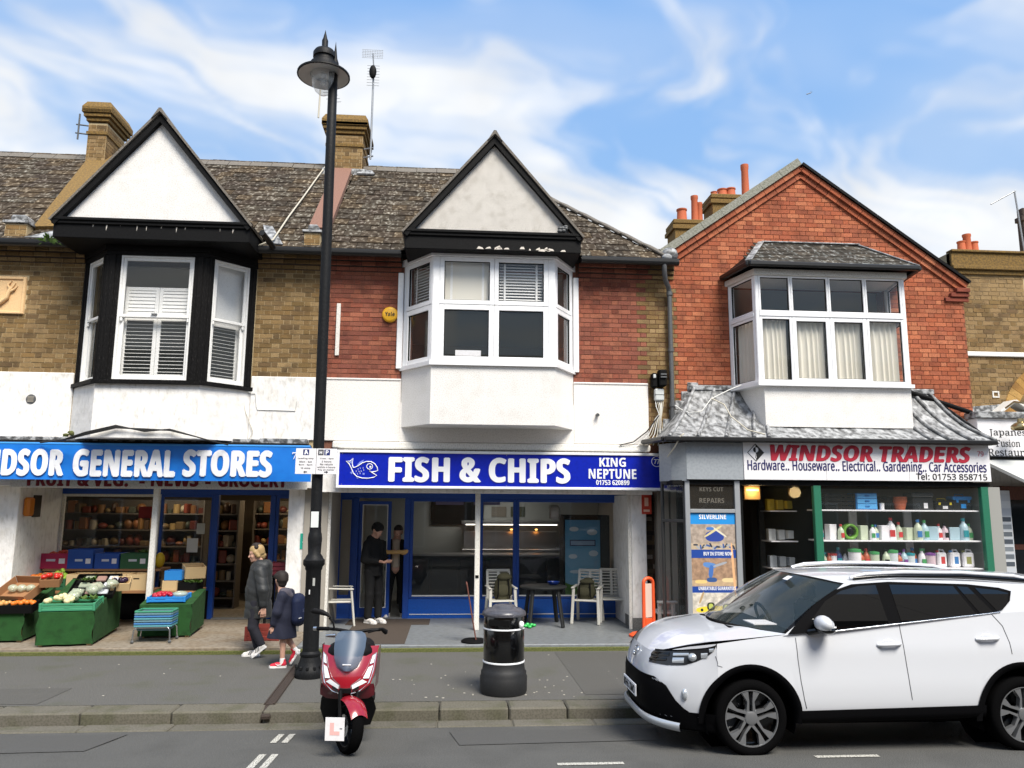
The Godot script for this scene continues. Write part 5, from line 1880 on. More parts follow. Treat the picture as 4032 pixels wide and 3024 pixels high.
func front_restaurant():
	var h := thing("restaurant_front","white Japanese restaurant front with grey canopy at the right edge of the picture","shop front")
	slab(h,"wall",M.render_white,9.62,.0,-.6,17.0,3.05,-.34)
	var s := MB.new()
	s.bb(9.45,3.17,-.33,13.5,3.86,.27,.008)
	part(h,"sign_box",s,M.sign_pale)
	slab(h,"sign_cap",M.lead,9.4,3.862,-.33,13.6,3.98,.33,.01)
	slab(h,"sign_edge",M.black_board,9.44,3.145,-.3,13.5,3.168,.285)
	letters(h,"lettering","Japanese",Vector3(9.665,3.515,.272),.15,M.cable_black,{"fit":.80,"font":"Droid Serif","weight":400,"depth":.003})
	letters(h,"lettering","Fusion",Vector3(9.775,3.345,.272),.13,M.cable_black,{"fit":.46,"font":"Droid Serif","weight":400,"depth":.003})
	letters(h,"lettering","Restaurant",Vector3(9.61,3.178,.272),.13,M.cable_black,{"fit":.98,"font":"Droid Serif","weight":400,"depth":.003})
	for q in [[9.95,10.25,1],[10.25,10.6,-1]]:
		var b := MB.new()
		b.bar(Vector3(q[0],3.98 if q[2] > 0 else 4.2,.1),Vector3(q[1],4.2 if q[2] > 0 else 3.98,.1),.3,.05,Vector3.UP,.01)
		part(h,"pediment",b,M.old_white)
	var sr := MB.new()
	sr.prism(PackedVector2Array([Vector2(9.5,3.98),Vector2(9.65,4.12),Vector2(10.2,4.17),Vector2(10.0,3.98)]),-.33,-.05)
	part(h,"lead_roof",sr,M.lead)
	var aw := MB.new()
	aw.quad(Vector3(9.9,2.68,.85),Vector3(13.5,2.68,.85),Vector3(13.5,3.14,.2),Vector3(9.45,3.14,.2))
	aw.bar(Vector3(9.42,3.14,.2),Vector3(9.9,2.66,.86),.04,.05)
	part(h,"canopy",aw,M.canopy_grey)
	slab(h,"door",M.brown_wood,9.98,.0,-.2,13.4,2.65,-.12,.01)
	slab(h,"door_post",M.brown_wood,9.96,.0,-.12,10.06,2.65,.02,.01)
	slab(h,"door_panel",M.dark_pane,10.16,1.6,-.119,10.9,2.4,-.11)
	slab(h,"door_panel",M.dark_pane,10.2,.6,-.119,10.9,1.5,-.11)
	var m := thing("menu_board","tall grey menu board of sushi strips beside the brown door","board")
	slab(m,"board",paint(rgb(196,200,206),.6),9.45,.9,.22,9.955,2.56,.26,.004)
	for k in 12:
		slab(m,"menu_strip",paint([rgb(206,210,214),rgb(186,192,200)][k % 2],.6),9.46,.95+k*.13,.26,9.945,1.07+k*.13,.2635)
		if k < 9 and k != 1: slab(m,"menu_picture",paint([rgb(96,104,112),rgb(120,128,136),rgb(70,78,88)][k % 3],.6),9.7,.97+k*.13,.2635,9.93,1.05+k*.13,.266)
	var l := thing("sign_lamp","brass swan-neck lamp over the white restaurant sign","lamp")
	var t := MB.new()
	t.tube([Vector3(10.0,4.05,.3),Vector3(10.02,4.14,.5),Vector3(10.08,4.08,.72),Vector3(10.1,3.9,.78),Vector3(10.1,3.8,.78)],.018,8)
	part(l,"arm",t,M.brass)
	t = MB.new()
	t.xf = Transform3D(Basis.IDENTITY,Vector3(10.02,3.62,.62))
	t.lathe([Vector2(.15,.0),Vector2(.168,.03),Vector2(.16,.08),Vector2(.11,.12),Vector2(.06,.14),Vector2(.055,.2),Vector2(.0,.21)],20)
	part(l,"lamp_shade",t,M.brass)
func fish_interior():
	var c := thing("serving_counter","long dark serving counter inside the fish shop","counter")
	slab(c,"body",M.counter_dark,-1.2,.1,-4.5,3.4,1.12,-3.9,.01)
	slab(c,"top",M.steel,-1.22,1.121,-4.55,3.42,1.16,-3.85,.008)
	for k in 7: slab(c,"front_panel",M.counter_panel,-1.1+k*.64,.25,-3.9,-.52+k*.64,1.05,-3.885,.004)
	var r := thing("frying_range","steel frying range with lit hood behind the fish shop counter","range")
	slab(r,"body",M.steel,.2,.1,-5.95,2.6,1.2,-5.2,.01)
	slab(r,"hot_cabinet",M.steel,.25,1.2,-5.6,2.5,1.62,-5.3,.01)
	slab(r,"hood",M.steel,.2,1.78,-5.95,2.6,1.86,-5.2,.01)
	slab(r,"light_strip",M.tube_glow,.3,1.765,-5.22,2.5,1.779,-5.19)
	for x in [.6,1.4,2.0]:
		var g := MB.new()
		g.ball(Vector3(x,1.66,-5.28),Vector3(.035,.02,.03),10,6)
		part(r,"heat_lamp",g,M.warm_glow)
		var o := OmniLight3D.new()
		o.name = "heat_light"
		o.light_energy = .006
		o.light_color = Color(1,.6,.25)
		o.omni_range = 4
		o.shadow_enabled = true
		o.light_size = .08
		o.position = Vector3(x,1.62,-5.2)
		r.add_child(o)
	ceiling_tube("ceiling tube over the fish shop counter",.0,1.6,2.68,-4.8,.6,Color(1,.97,.92))
	var q := thing("menu_screen","black menu screen on the fish shop's back wall","screen")
	slab(q,"case",M.black_rubber,-.55,1.75,-5.98,.75,2.35,-5.92,.01)
	for k in 2:
		var n := MB.new()
		n.bb(.95+k*.48,1.95,-5.99,1.32+k*.46,2.2,-5.97)
		solo("framed_notice",["small framed notice on the fish shop's back wall beside the black screen","small framed green notice on the fish shop's back wall further right"][k],"notice",n,paint([rgb(120,116,108),rgb(70,78,62)][k],.6))
	for k in 2:
		var n := MB.new()
		n.bb(-.35+k*.75,2.24,-1.95,.2+k*.72,2.4,-1.93)
		solo("window_notice",["violet price strip hanging at the top of the fish shop window, nearer the door","violet price strip hanging at the top of the fish shop window, nearer the white post"][k],"notice",n,paint(rgb(120,112,150),.5))
	var f := thing("drinks_fridge","tall fridge with sky blue pictured side inside the right-hand fish shop window","fridge")
	slab(f,"body",M.black_rubber,2.25,.1,-3.0,3.2,2.05,-2.35,.01)
	var pq := MB.new()
	pq.quad(Vector3(2.28,.4,-2.345),Vector3(3.0,.4,-2.345),Vector3(3.0,1.95,-2.345),Vector3(2.28,1.95,-2.345))
	var im := Image.create_empty(120,256,false,Image.FORMAT_RGB8)
	for y in 256:
		for x in 120:
			var c2 := rgb(70,150,200).lerp(rgb(150,200,220),y/256.0)
			if y > 205+8*sin(x*.06): c2 = rgb(96,140,60)
			im.set_pixel(x,y,c2)
	for k in [[30,30,16,8],[92,40,18,10],[26,120,15,8],[96,110,16,10],[40,170,26,6],[80,190,20,12]]:
		for y in range(k[1] - k[3],k[1]+k[3]):
			for x in range(k[0] - k[2],k[0]+k[2]):
				if x >= 0 and x < 120 and pow(float(x - k[0])/k[2],2)+pow(float(y - k[1])/k[3],2) < 1: im.set_pixel(x,y,rgb(206,226,236))
	for y in range(66,86):
		for x in range(16,104): im.set_pixel(x,y,rgb(40,50,90) if y < 69 or y > 82 or x < 19 or x > 100 else rgb(150,180,210))
	var pm := StandardMaterial3D.new()
	pm.albedo_texture = ImageTexture.create_from_image(im)
	pm.roughness = .4
	pm.cull_mode = BaseMaterial3D.CULL_DISABLED
	part(f,"picture_panel",pq,pm)
	var w := MB.new()
	w.xf = Transform3D(Basis(Vector3.FORWARD,PI/2),Vector3(2.0,2.1,-2.6))
	w.lathe([Vector2(.13,.0),Vector2(.15,.05),Vector2(.15,.16),Vector2(.1,.2),Vector2(.0,.21)],18)
	solo("wall_lamp","pale drum lamp hanging high inside the right-hand fish shop window","lamp",w,M.old_white)
func lathe_part(parent: Node3D,called: String,pr: Array,m: Material,at := Vector3.ZERO,seg := 24) -> MeshInstance3D:
	var q := MB.new()
	var p := []
	for k in pr: p.append(Vector2(k[0],k[1]))
	q.lathe(p,seg)
	var o := part(parent,called,q,m)
	o.position = at
	return o
func lamp_post():
	mk("lamp_black",rgb(25,26,28),.55,{"spec":.3,"size":.6,"stretch":.3,"freq":.04,"ramp":CLOTH,"bump":2.0,"seed":1})
	mk("bowl_glass",rgb(225,232,236),.05,{"alpha":.22})
	mk("reflector",rgb(170,172,172),.4,{"metal":.4})
	var t := thing("street_lamp","tall black cast iron street lamp with round hood on the pavement","street lamp",Vector3(-1.845,0,2.76))
	t.rotation.z = .006
	lathe_part(t,"base",[[.0,.0],[.19,.0],[.195,.04],[.19,.10],[.165,.13],[.14,.2],[.125,.26],[.135,.275],[.135,.30],[.12,.31],[.108,.33]],M.lamp_black)
	for k in 12:
		var a := TAU*k/12
		var d := MB.new()
		d.xf = Transform3D(Basis(Vector3.UP,-a),Vector3(cos(a)*.178,.135,sin(a)*.178))
		d.box(Vector3.ZERO,Vector3(.035,.05,.035),.01)
		part(t,"bolt_lug",d,M.lamp_black)
	lathe_part(t,"lower_shaft",[[.106,.33],[.102,.8],[.1,1.36],[.112,1.38],[.115,1.41],[.142,1.44],[.142,1.5],[.12,1.52],[.108,1.55],[.085,1.58],[.09,1.7],[.095,1.78],[.088,1.84],[.078,1.87],[.078,1.93]],M.lamp_black)
	lathe_part(t,"pole",[[.075,1.93],[.075,5.0],[.07,7.2],[.066,8.62],[.04,8.66],[.0,8.66]],M.lamp_black,Vector3.ZERO,18)
	var st := MB.new()
	st.bb(-.05,1.93,.072,.05,2.14,.082,.002)
	part(t,"pole_notice",st,paint(rgb(222,228,224),.5))
	st = MB.new()
	st.bb(.01,1.17,.096,.04,1.27,.106,.002)
	part(t,"pole_notice",st,paint(rgb(170,172,168),.5))
	st = MB.new()
	st.bb(-.035,1.06,.098,-.02,1.12,.106,.002)
	part(t,"pole_notice",st,paint(rgb(225,225,225),.5))
	lathe_part(t,"spike",[[.05,8.62],[.055,8.72],[.03,8.8],[.02,8.9],[.0,9.08]],M.lamp_black,Vector3(.02,0,0),12)
	var br := MB.new()
	br.tube([Vector3(.0,8.6,0),Vector3(-.06,8.68,0),Vector3(-.15,8.7,0)],.035,8)
	part(t,"bracket",br,M.lamp_black)
	var c := Vector3(-.14,0,.0)
	lathe_part(t,"hood",[[.365,8.5],[.385,8.505],[.383,8.53],[.33,8.56],[.25,8.6],[.21,8.64],[.2,8.7],[.165,8.72],[.145,8.74],[.145,8.79],[.165,8.8],[.165,8.87],[.14,8.91],[.06,8.94],[.045,8.96],[.046,9.08],[.03,9.12],[.022,9.16],[.012,9.2],[.0,9.26]],M.lamp_black,c,32)
	lathe_part(t,"hood_lining",[[.0,8.56],[.19,8.56],[.2,8.53],[.363,8.502]],M.reflector,c,32)
	lathe_part(t,"bowl",[[.0,8.21],[.06,8.22],[.115,8.27],[.155,8.35],[.175,8.44],[.18,8.54]],M.bowl_glass,c,28)
	lathe_part(t,"bulb",[[.0,8.36],[.035,8.37],[.05,8.42],[.04,8.5],[.05,8.55]],M.bowl_glass,c,14)
	for k in 2:
		var p := thing("parking_plate",["white loading-only plate with arrow pointing left on the street lamp","white parking-hours plate with arrow pointing right on the street lamp"][k],"sign")
		var x0 := -2.14+k*.277
		var z := 2.885
		slab(p,"plate",M.sign_pale,x0,2.64,z - .006,x0+.272,2.985,z,.002)
		var mx := x0+.136
		var rows: Array = [["Loading only","Mon - Sat","8am - 6pm","10 mins"],["11am - 4pm","2 hours","No return","within 4 hours","Pay at meter"]][k]
		var wd: Array = [[.21,.165,.18,.13],[.185,.13,.17,.24,.22]][k]
		for r in rows.size():
			letters(p,"lettering",rows[r],Vector3(mx,2.835 - r*(.043 if k == 0 else .038),z),.026,M.plate_ink,{"fit":wd[r],"align":1,"depth":.0015})
		var ic := slab(p,"symbol_panel",M.plate_navy,mx - .04 if k == 0 else x0+.10,2.895,z,mx+.04 if k == 0 else x0+.178,2.973,z+.0015)
		if k == 1:
			slab(p,"symbol_panel",M.plate_ink,x0+.02,2.895,z,x0+.092,2.973,z+.0015)
			letters(p,"lettering","P",Vector3(x0+.139,2.905,z+.0015),.058,M.sign_white,{"align":1,"depth":.001})
			letters(p,"lettering","H",Vector3(x0+.056,2.91,z+.0015),.045,M.sign_white,{"align":1,"depth":.001})
		else:
			var lo := MB.new()
			lo.prism(PackedVector2Array([Vector2(mx - .025,2.905),Vector2(mx - .005,2.905),Vector2(mx,2.93),Vector2(mx+.02,2.905),Vector2(mx+.03,2.905),Vector2(mx+.008,2.965),Vector2(mx - .012,2.965)]),z+.0015,z+.0025)
			part(p,"symbol",lo,M.sign_white)
		var s := -1.0 if k == 0 else 1.0
		var ar := MB.new()
		ar.prism(PackedVector2Array([Vector2(mx+s*.028,2.668),Vector2(mx,2.688),Vector2(mx,2.675),Vector2(mx - s*.026,2.675),Vector2(mx - s*.026,2.661),Vector2(mx,2.661),Vector2(mx,2.648)]),z,z+.0015)
		part(p,"arrow",ar,M.plate_ink)
	mk("rust_iron",rgb(58,48,42),.85,{"size":.5,"freq":.05,"ramp":[[.0,grey(.45)],[.5,grey(.9)],[1.0,Color(1.3,1.2,1.1)]],"bump":5.0,"seed":105})
	var dc := thing("drain_cover","narrow rusty iron drain channel running from the lamp base to the kerb","drain")
	var db := MB.new()
	db.bar(Vector3(-2.13,.006,2.05),Vector3(-2.03,.006,4.2),.13,.012,Vector3.UP,.004)
	part(dc,"cover",db,M.rust_iron)
	for k in 2:
		var rb := MB.new()
		var o := Vector3(.05*(1 if k else -1),.016,0)
		rb.bar(Vector3(-2.13,0,2.05)+o,Vector3(-2.03,0,4.2)+o,.02,.012,Vector3.UP,.003)
		part(dc,"rib",rb,M.rust_iron)
	var sp := MB.new()
	sp.bar(Vector3(-2.03,-.02,4.2),Vector3(-2.0,-.06,4.5),.10,.05,Vector3.UP,.01)
	part(dc,"spout",sp,M.rust_iron)
func litter_bin():
	mk("bin_black",rgb(9,9,10),.18,{"clear":.6})
	mk("bin_base",rgb(30,31,33),.6,{"size":.5,"freq":.04,"ramp":CLOTH,"bump":2.0,"seed":1})
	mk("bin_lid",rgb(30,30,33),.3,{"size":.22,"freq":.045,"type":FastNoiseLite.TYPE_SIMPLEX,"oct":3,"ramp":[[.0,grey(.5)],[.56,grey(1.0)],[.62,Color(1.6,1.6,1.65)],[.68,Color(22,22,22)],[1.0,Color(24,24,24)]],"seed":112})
	var t := thing("litter_bin","glossy black round litter bin with two white rings near the kerb","litter bin",Vector3(.645,0,3.72))
	lathe_part(t,"base",[[.0,.0],[.27,.0],[.285,.03],[.288,.19],[.275,.22],[.278,.25],[.262,.27],[.252,.33],[.25,.36]],M.bin_base,Vector3.ZERO,36)
	lathe_part(t,"white_ring",[[.25,.36],[.256,.363],[.256,.378],[.25,.381]],M.sign_white,Vector3.ZERO,36)
	lathe_part(t,"body",[[.247,.381],[.25,.39],[.25,.74],[.247,.75]],M.bin_black,Vector3.ZERO,36)
	lathe_part(t,"white_ring",[[.25,.75],[.256,.753],[.256,.766],[.25,.769]],M.sign_white,Vector3.ZERO,36)
	lathe_part(t,"collar",[[.248,.769],[.25,.78],[.25,.90],[.246,.91]],M.bin_black,Vector3.ZERO,36)
	lathe_part(t,"lid",[[.25,.905],[.268,.91],[.272,.93],[.262,.955],[.22,.985],[.15,1.0],[.14,1.015],[.12,1.03],[.0,1.035]],M.bin_lid,Vector3.ZERO,36)
	for k in 2:
		var sl := MB.new()
		sl.xf = Transform3D(Basis(Vector3.UP,-.3 if k else -2.6),Vector3.ZERO)
		sl.bb(-.13,.80,.2,.13,.885,.2505,.01)
		sl.xf = Transform3D.IDENTITY
		part(t,"opening",sl,M.black_rubber)
	var bd := MB.new()
	bd.ball(Vector3(-.17,.84,.185),Vector3(.012,.02,.012),8,6)
	part(t,"sticker",bd,paint(rgb(120,170,210),.4))
	var r := thing("crisp_packet","crumpled green and white wrapper poking out of the litter bin","wrapper",Vector3(.645,0,3.72))
	var q := MB.new()
	q.ball(Vector3(.2,.815,.165),Vector3(.035,.045,.03),7,5)
	part(r,"paper",q,M.sign_white)
	q = MB.new()
	for k in 5:
		q.ball(Vector3(.25+k*.026,.80+.012*sin(k*2.2),.16+.01*cos(k*3.0)),Vector3(.028,.02+.008*(k % 2),.02),6,4)
	part(r,"foil",q,paint(rgb(52,176,84),.35))
func pavement_signs():
	mk("safety_orange",rgb(232,92,48),.45,{"size":.5,"freq":.04,"ramp":WORN,"seed":1})
	var t := thing("pavement_sign","orange plastic sign frame on a round base by the fish shop's right pier","sign stand",Vector3(3.2,.1,.42),.35)
	lathe_part(t,"foot",[[.0,.0],[.25,.0],[.25,.03],[.2,.06],[.08,.075],[.0,.08]],M.safety_orange,Vector3.ZERO,26)
	var pts := []
	for k in 13:
		var a := PI - PI*k/12
		pts.append(Vector3(.1+cos(a)*.095,.86+sin(a)*.08,0))
	pts.push_front(Vector3(.0,.06,0))
	pts.append(Vector3(.2,.06,0))
	var q := MB.new()
	q.tube(pts,.03,10)
	part(t,"hoop",q,M.safety_orange)
	q = MB.new()
	q.bb(.035,.3,-.008,.165,.85,.008,.004)
	part(t,"panel",q,paint(rgb(214,190,176),.6))
	q = MB.new()
	q.bb(.035,.12,-.012,.165,.29,.012,.004)
	part(t,"lower_panel",q,M.safety_orange)
	t = thing("sign_stand","thin reddish sign leaning over a black round foot behind the litter bin","sign stand",Vector3(.36,.1,.84))
	lathe_part(t,"foot",[[.0,.0],[.2,.0],[.205,.02],[.17,.045],[.05,.055],[.0,.055]],M.black_rubber,Vector3.ZERO,24)
	q = MB.new()
	q.bar(Vector3(.03,.04,.0),Vector3(-.13,.92,.06),.20,.022,Vector3(1,.2,0),.006)
	part(t,"board",q,M.old_red_board)
func garden_chair(label: String,at: Vector3,turn: float) -> Node3D:
	var t := thing("garden_chair",label,"chair",at,turn,"white plastic chairs outside the fish shop")
	var m: Material = M.chair_white
	var q := MB.new()
	q.bb(-.22,.40,-.20,.22,.43,.24,.012)
	part(t,"seat",q,m)
	for s in [-1.0,1.0]:
		q = MB.new()
		q.bar(Vector3(s*.25,.0,.27),Vector3(s*.225,.63,.2),.055,.035,Vector3(0,0,1),.01)
		part(t,"leg",q,m)
		q = MB.new()
		q.bar(Vector3(s*.24,.0,-.30),Vector3(s*.225,.45,-.2),.055,.035,Vector3(0,0,1),.01)
		part(t,"leg",q,m)
		q = MB.new()
		q.bar(Vector3(s*.24,.64,.24),Vector3(s*.24,.655,-.22),.06,.028,Vector3.UP,.01)
		part(t,"armrest",q,m)
		q = MB.new()
		q.bar(Vector3(s*.215,.42,-.2),Vector3(s*.205,.92,-.32),.05,.03,Vector3(0,0,1),.01)
		part(t,"back_post",q,m)
	q = MB.new()
	q.bar(Vector3(-.225,.92,-.318),Vector3(.225,.92,-.318),.03,.055,Vector3.UP,.012)
	part(t,"top_rail",q,m)
	var sl := MB.new()
	sl.box(Vector3.ZERO,Vector3(.40,.028,.012),.004)
	var sh := sl.mesh(m)
	for k in 8:
		var f := k/8.0
		var o := part(t,"slat",sh,null)
		o.position = Vector3(0,.48+f*.44,-.215 - f*.105)
	q = MB.new()
	q.bar(Vector3(0,.45,-.202),Vector3(0,.9,-.31),.05,.016,Vector3(0,0,1),.004)
	part(t,"splat",q,m)
	return t
func backpack(label: String,at: Vector3,turn: float,hgt: float):
	var t := thing("backpack",label,"bag",at,turn,"olive bags on the chairs")
	var q := MB.new()
	var rows := []
	for i in 9:
		var f := i/8.0
		var w: float = .19*pow(sin(clampf(f*.9+.12,0,1)*PI),.35)*(1.0 - .25*f)
		var d: float = .11*pow(sin(clampf(f*.86+.14,0,1)*PI),.4)
		var row := PackedVector3Array()
		for s in 17:
			var a := TAU*s/16
			var k := 1.0+.05*sin(a*3.0+f*7.0)+.04*sin(a*5.0 - f*11.0)
			row.append(Vector3(cos(a)*w*k+f*f*.05,f*hgt,-sin(a)*d*k - f*.06))
		rows.append(row)
	q.patch(rows,true)
	q.ball(Vector3(.05,hgt,-.06),Vector3(.09,.02,.05),10,5)
	part(t,"body",q,M.olive)
	q = MB.new()
	q.ball(Vector3(-.01,hgt*.36,.085),Vector3(.13,hgt*.24,.05),12,8)
	part(t,"pocket",q,M.olive)
	q = MB.new()
	q.ball(Vector3(.03,hgt*.86,.0),Vector3(.14,hgt*.16,.09),12,8)
	part(t,"flap",q,M.olive)
	for s in [-1.0,1.0]:
		q = MB.new()
		q.tube([Vector3(s*.09,hgt*.8,.08),Vector3(s*.1,hgt*.5,.125),Vector3(s*.1,hgt*.2,.11),Vector3(s*.12,.02,.12)],.012,6)
		part(t,"strap",q,M.black_rubber)
func fish_terrace():
	mk("chair_white",rgb(206,204,196),.55,{"size":.6,"freq":.04,"ramp":[[.0,Color(.75,.74,.7)],[.45,grey(.97)],[1.0,grey(1.0)]],"seed":121})
	mk("olive",rgb(70,68,48),.9,{"size":.35,"freq":.04,"ramp":CLOTH,"bump":4.0,"seed":1})
	mk("table_black",rgb(24,26,27),.6,{"size":.5,"freq":.04,"ramp":CLOTH})
	garden_chair("white slatted plastic chair with tall olive backpack, left of the black table",Vector3(.90,.1,-1.08),.12)
	garden_chair("white slatted plastic chair with squat olive bag, right of the black table",Vector3(2.52,.1,-1.12),-.35)
	garden_chair("empty white slatted plastic chair against the fish shop's right pier",Vector3(3.03,.1,-1.3),-.12)
	garden_chair("white plastic chair standing sideways between lamp post and fish shop door",Vector3(-2.02,.1,-1.0),PI*.5+.15)
	backpack("tall olive backpack leaning in the chair left of the table",Vector3(.93,.531,-1.07),.1,.46)
	backpack("squat olive bag sitting in the chair right of the table",Vector3(2.48,.531,-1.1),-.3,.36)
	var t := thing("patio_table","round black plastic table between the white chairs","table",Vector3(1.66,.1,-.85))
	lathe_part(t,"top",[[.0,.655],[.40,.655],[.425,.665],[.43,.685],[.42,.695],[.0,.70]],M.table_black,Vector3.ZERO,30)
	for k in 4:
		var a := .75+k*PI/2
		var q := MB.new()
		q.bar(Vector3(cos(a)*.43,.0,sin(a)*.5),Vector3(cos(a)*.32,.655,sin(a)*.36),.075,.05,Vector3(cos(a),0,sin(a)),.012)
		part(t,"leg",q,M.table_black)
	var b := thing("ashtray","small blue bowl on the black table","bowl",Vector3(1.86,.8005,-.95))
	lathe_part(b,"bowl",[[.0,.0],[.07,.0],[.1,.03],[.115,.06],[.105,.06],[.09,.035],[.0,.015]],paint(rgb(30,60,140),.35),Vector3.ZERO,20)
	var w := thing("bench","white wooden bench end beyond the fish shop's right pier","bench",Vector3(3.72,.02,-.2))
	for q in [[-.14,.42],[.1,.42]]:
		slab(w,"leg",M.old_white,q[0] - .03,.0,-.25,q[0]+.03,.56,-.19,.006)
		slab(w,"leg",M.old_white,q[0] - .03,.0,.17,q[0]+.03,.56,.23,.006)
	slab(w,"armrest",M.old_white,-.17,.56,.13,.17,.60,.27,.01)
	slab(w,"seat",M.old_white,-.18,.38,-.24,.16,.42,.22,.008)
func aerial(parent: Node3D,at: Vector3,dir: Vector3,l: float,n: int,w: float,cross: Vector3):
	var q := MB.new()
	q.tube([at,at+dir*l],.012,6)
	part(parent,"boom",q,M.galvanised)
	for k in n:
		var p := at+dir*l*(k+.5)/n
		var e := MB.new()
		e.tube([p - cross*w*.5,p+cross*w*.5],.006,5)
		part(parent,"element",e,M.galvanised)
func rooftop():
	var t := thing("tv_aerial","tall television mast with mesh panel beside the chimney right of the lamp","aerial")
	var q := MB.new()
	q.tube([Vector3(-2.02,9.95,-3.1),Vector3(-2.02,12.25,-3.1)],.022,8)
	part(t,"mast",q,M.galvanised)
	for y in [10.02,10.22]:
		q = MB.new()
		q.tube([Vector3(-2.18,y,-3.18),Vector3(-1.96,y,-3.08)],.018,6)
		part(t,"wall_bracket",q,M.galvanised)
	for k in 8:
		q = MB.new()
		q.tube([Vector3(-2.16,11.72+k*.07,-3.05),Vector3(-1.88,11.72+k*.07,-3.05)],.005,5)
		part(t,"element",q,M.galvanised)
	q = MB.new()
	q.ball(Vector3(-2.03,12.05,-3.04),Vector3(.085,.17,.06),12,8)
	part(t,"amplifier",q,M.black_board)
	q = MB.new()
	for k in 9: q.bar(Vector3(-2.27+k*.055,12.4,-3.05),Vector3(-2.27+k*.055,12.6,-3.05),.006,.006)
	for k in 6: q.bar(Vector3(-2.29,12.4+k*.04,-3.045),Vector3(-1.81,12.4+k*.04,-3.045),.006,.006)
	part(t,"mesh_panel",q,M.galvanised)
	q = MB.new()
	q.tube([Vector3(-2.02,12.2,-3.08),Vector3(-2.04,12.5,-3.03)],.016,6)
	part(t,"mast_top",q,M.galvanised)
	t = thing("tv_aerial","pale television mast left of the lamp with a slanted comb aerial","aerial")
	q = MB.new()
	q.tube([Vector3(-3.22,10.9,-3.1),Vector3(-3.2,11.85,-3.1)],.02,8)
	part(t,"mast",q,M.cable_pale)
	aerial(t,Vector3(-3.12,11.82,-3.1),Vector3(.42,-.9,0).normalized(),.62,7,.3,Vector3(1,.1,0))
	aerial(t,Vector3(-3.38,11.9,-3.1),Vector3(1,.05,0).normalized(),.55,6,.16,Vector3(0,1,0))
	t = thing("tv_aerial","small dark bracket aerial on the left chimney's flank","aerial")
	q = MB.new()
	q.tube([Vector3(-8.42,10.15,-3.1),Vector3(-8.42,10.75,-3.1)],.018,6)
	part(t,"mast",q,M.pipe_grey)
	for y in [10.3,10.5]:
		q = MB.new()
		q.tube([Vector3(-8.48,y,-3.1),Vector3(-8.24,y,-3.15)],.016,6)
		part(t,"wall_bracket",q,M.pipe_grey)
	t = thing("tv_aerial","thin aerial with a slanted boom at the right edge of the roofs","aerial")
	q = MB.new()
	q.tube([Vector3(13.3,8.1,-2.95),Vector3(13.19,9.71,-2.95)],.02,6)
	part(t,"mast",q,M.galvanised)
	q = MB.new()
	q.tube([Vector3(13.22,9.72,-2.95),Vector3(12.57,9.36,-2.95)],.016,6)
	part(t,"boom",q,M.galvanised)
	q = MB.new()
	var tf := roof_tf()
	q.tube([tf*Vector3(-3.06,4.85,.1),tf*Vector3(-3.1,3.9,.10),tf*Vector3(-3.16,2.6,.09),tf*Vector3(-3.22,1.4,.09),tf*Vector3(-3.24,.6,.09),Vector3(-3.22,6.78,.38),Vector3(-3.32,6.7,.45),Vector3(-3.45,6.66,.4)],.016,6)
	solo("roof_cable","pale cable hanging down the slates from the chimney to the gutter","cable",q,M.cable_pale)
	q = MB.new()
	q.tube([Vector3(-3.62,4.15,.08),Vector3(-3.45,4.12,.045),Vector3(-3.42,3.9,.045),Vector3(-3.4,3.84,.045),Vector3(-2.76,3.83,.045),Vector3(-2.74,4.0,.045)],.008,5)
	solo("wall_cable","thin white cable clipped along the white band right of the black bay","cable",q,M.cable_white)
	q = MB.new()
	q.tube([Vector3(-3.66,4.1,.1),Vector3(-3.6,3.8,.06),Vector3(-3.45,3.45,.06),Vector3(-3.5,3.32,.1)],.006,5)
	solo("wall_cable","thin slack grey wire hanging below the black bay's right corner","cable",q,M.cable_pale)
	t = thing("downpipe","grey rainwater pipe with swan neck between the red and orange brick houses","pipe")
	q = MB.new()
	q.tube([Vector3(3.72,6.56,.35),Vector3(3.72,6.42,.34),Vector3(3.76,6.3,.24),Vector3(3.85,6.2,.12),Vector3(3.87,6.1,.10)],.045,10)
	part(t,"swan_neck",q,M.pipe_grey)
	q = MB.new()
	q.tube([Vector3(3.87,6.1,.10),Vector3(3.87,3.4,.10)],.042,10)
	part(t,"pipe",q,M.pipe_grey)
	for y in [6.05,5.0,4.0]:
		var c := lathe_part(t,"collar",[[.042,.0],[.055,.0],[.055,.07],[.042,.07]],M.pipe_grey,Vector3(3.87,y,.10),12)
	t = thing("rain_hopper","lump of lead and leaves in the gutter end by the orange gable","hopper")
	q = MB.new()
	q.ball(Vector3(3.86,6.78,.22),Vector3(.16,.14,.14),9,6)
	q.ball(Vector3(3.78,6.7,.32),Vector3(.1,.07,.08),8,5)
	part(t,"lead_lump",q,M.lead)
	t = thing("junction_box","grey cable box with black brackets on the wall by the downpipe","box")
	slab(t,"cover",M.pipe_white,3.55,4.1,.04,3.72,4.32,.14,.02)
	slab(t,"cover_joint",M.black_rubber,3.552,4.205,.1,3.718,4.213,.143)
	slab(t,"bracket",M.black_rubber,3.5,4.34,.02,3.6,4.6,.16,.02)
	slab(t,"bracket",M.black_rubber,3.62,4.36,.02,3.76,4.66,.2,.02)
	for y in [4.5,4.55]: slab(t,"insulator",M.pipe_grey,3.64,y,.2,3.75,y+.03,.23,.006)
	slab(t,"insulator",M.pipe_white,3.515,4.5,.16,3.565,4.57,.19,.01)
	t = thing("cable_bundle","tangle of pale cables hanging beside the downpipe above the blue sign","cable")
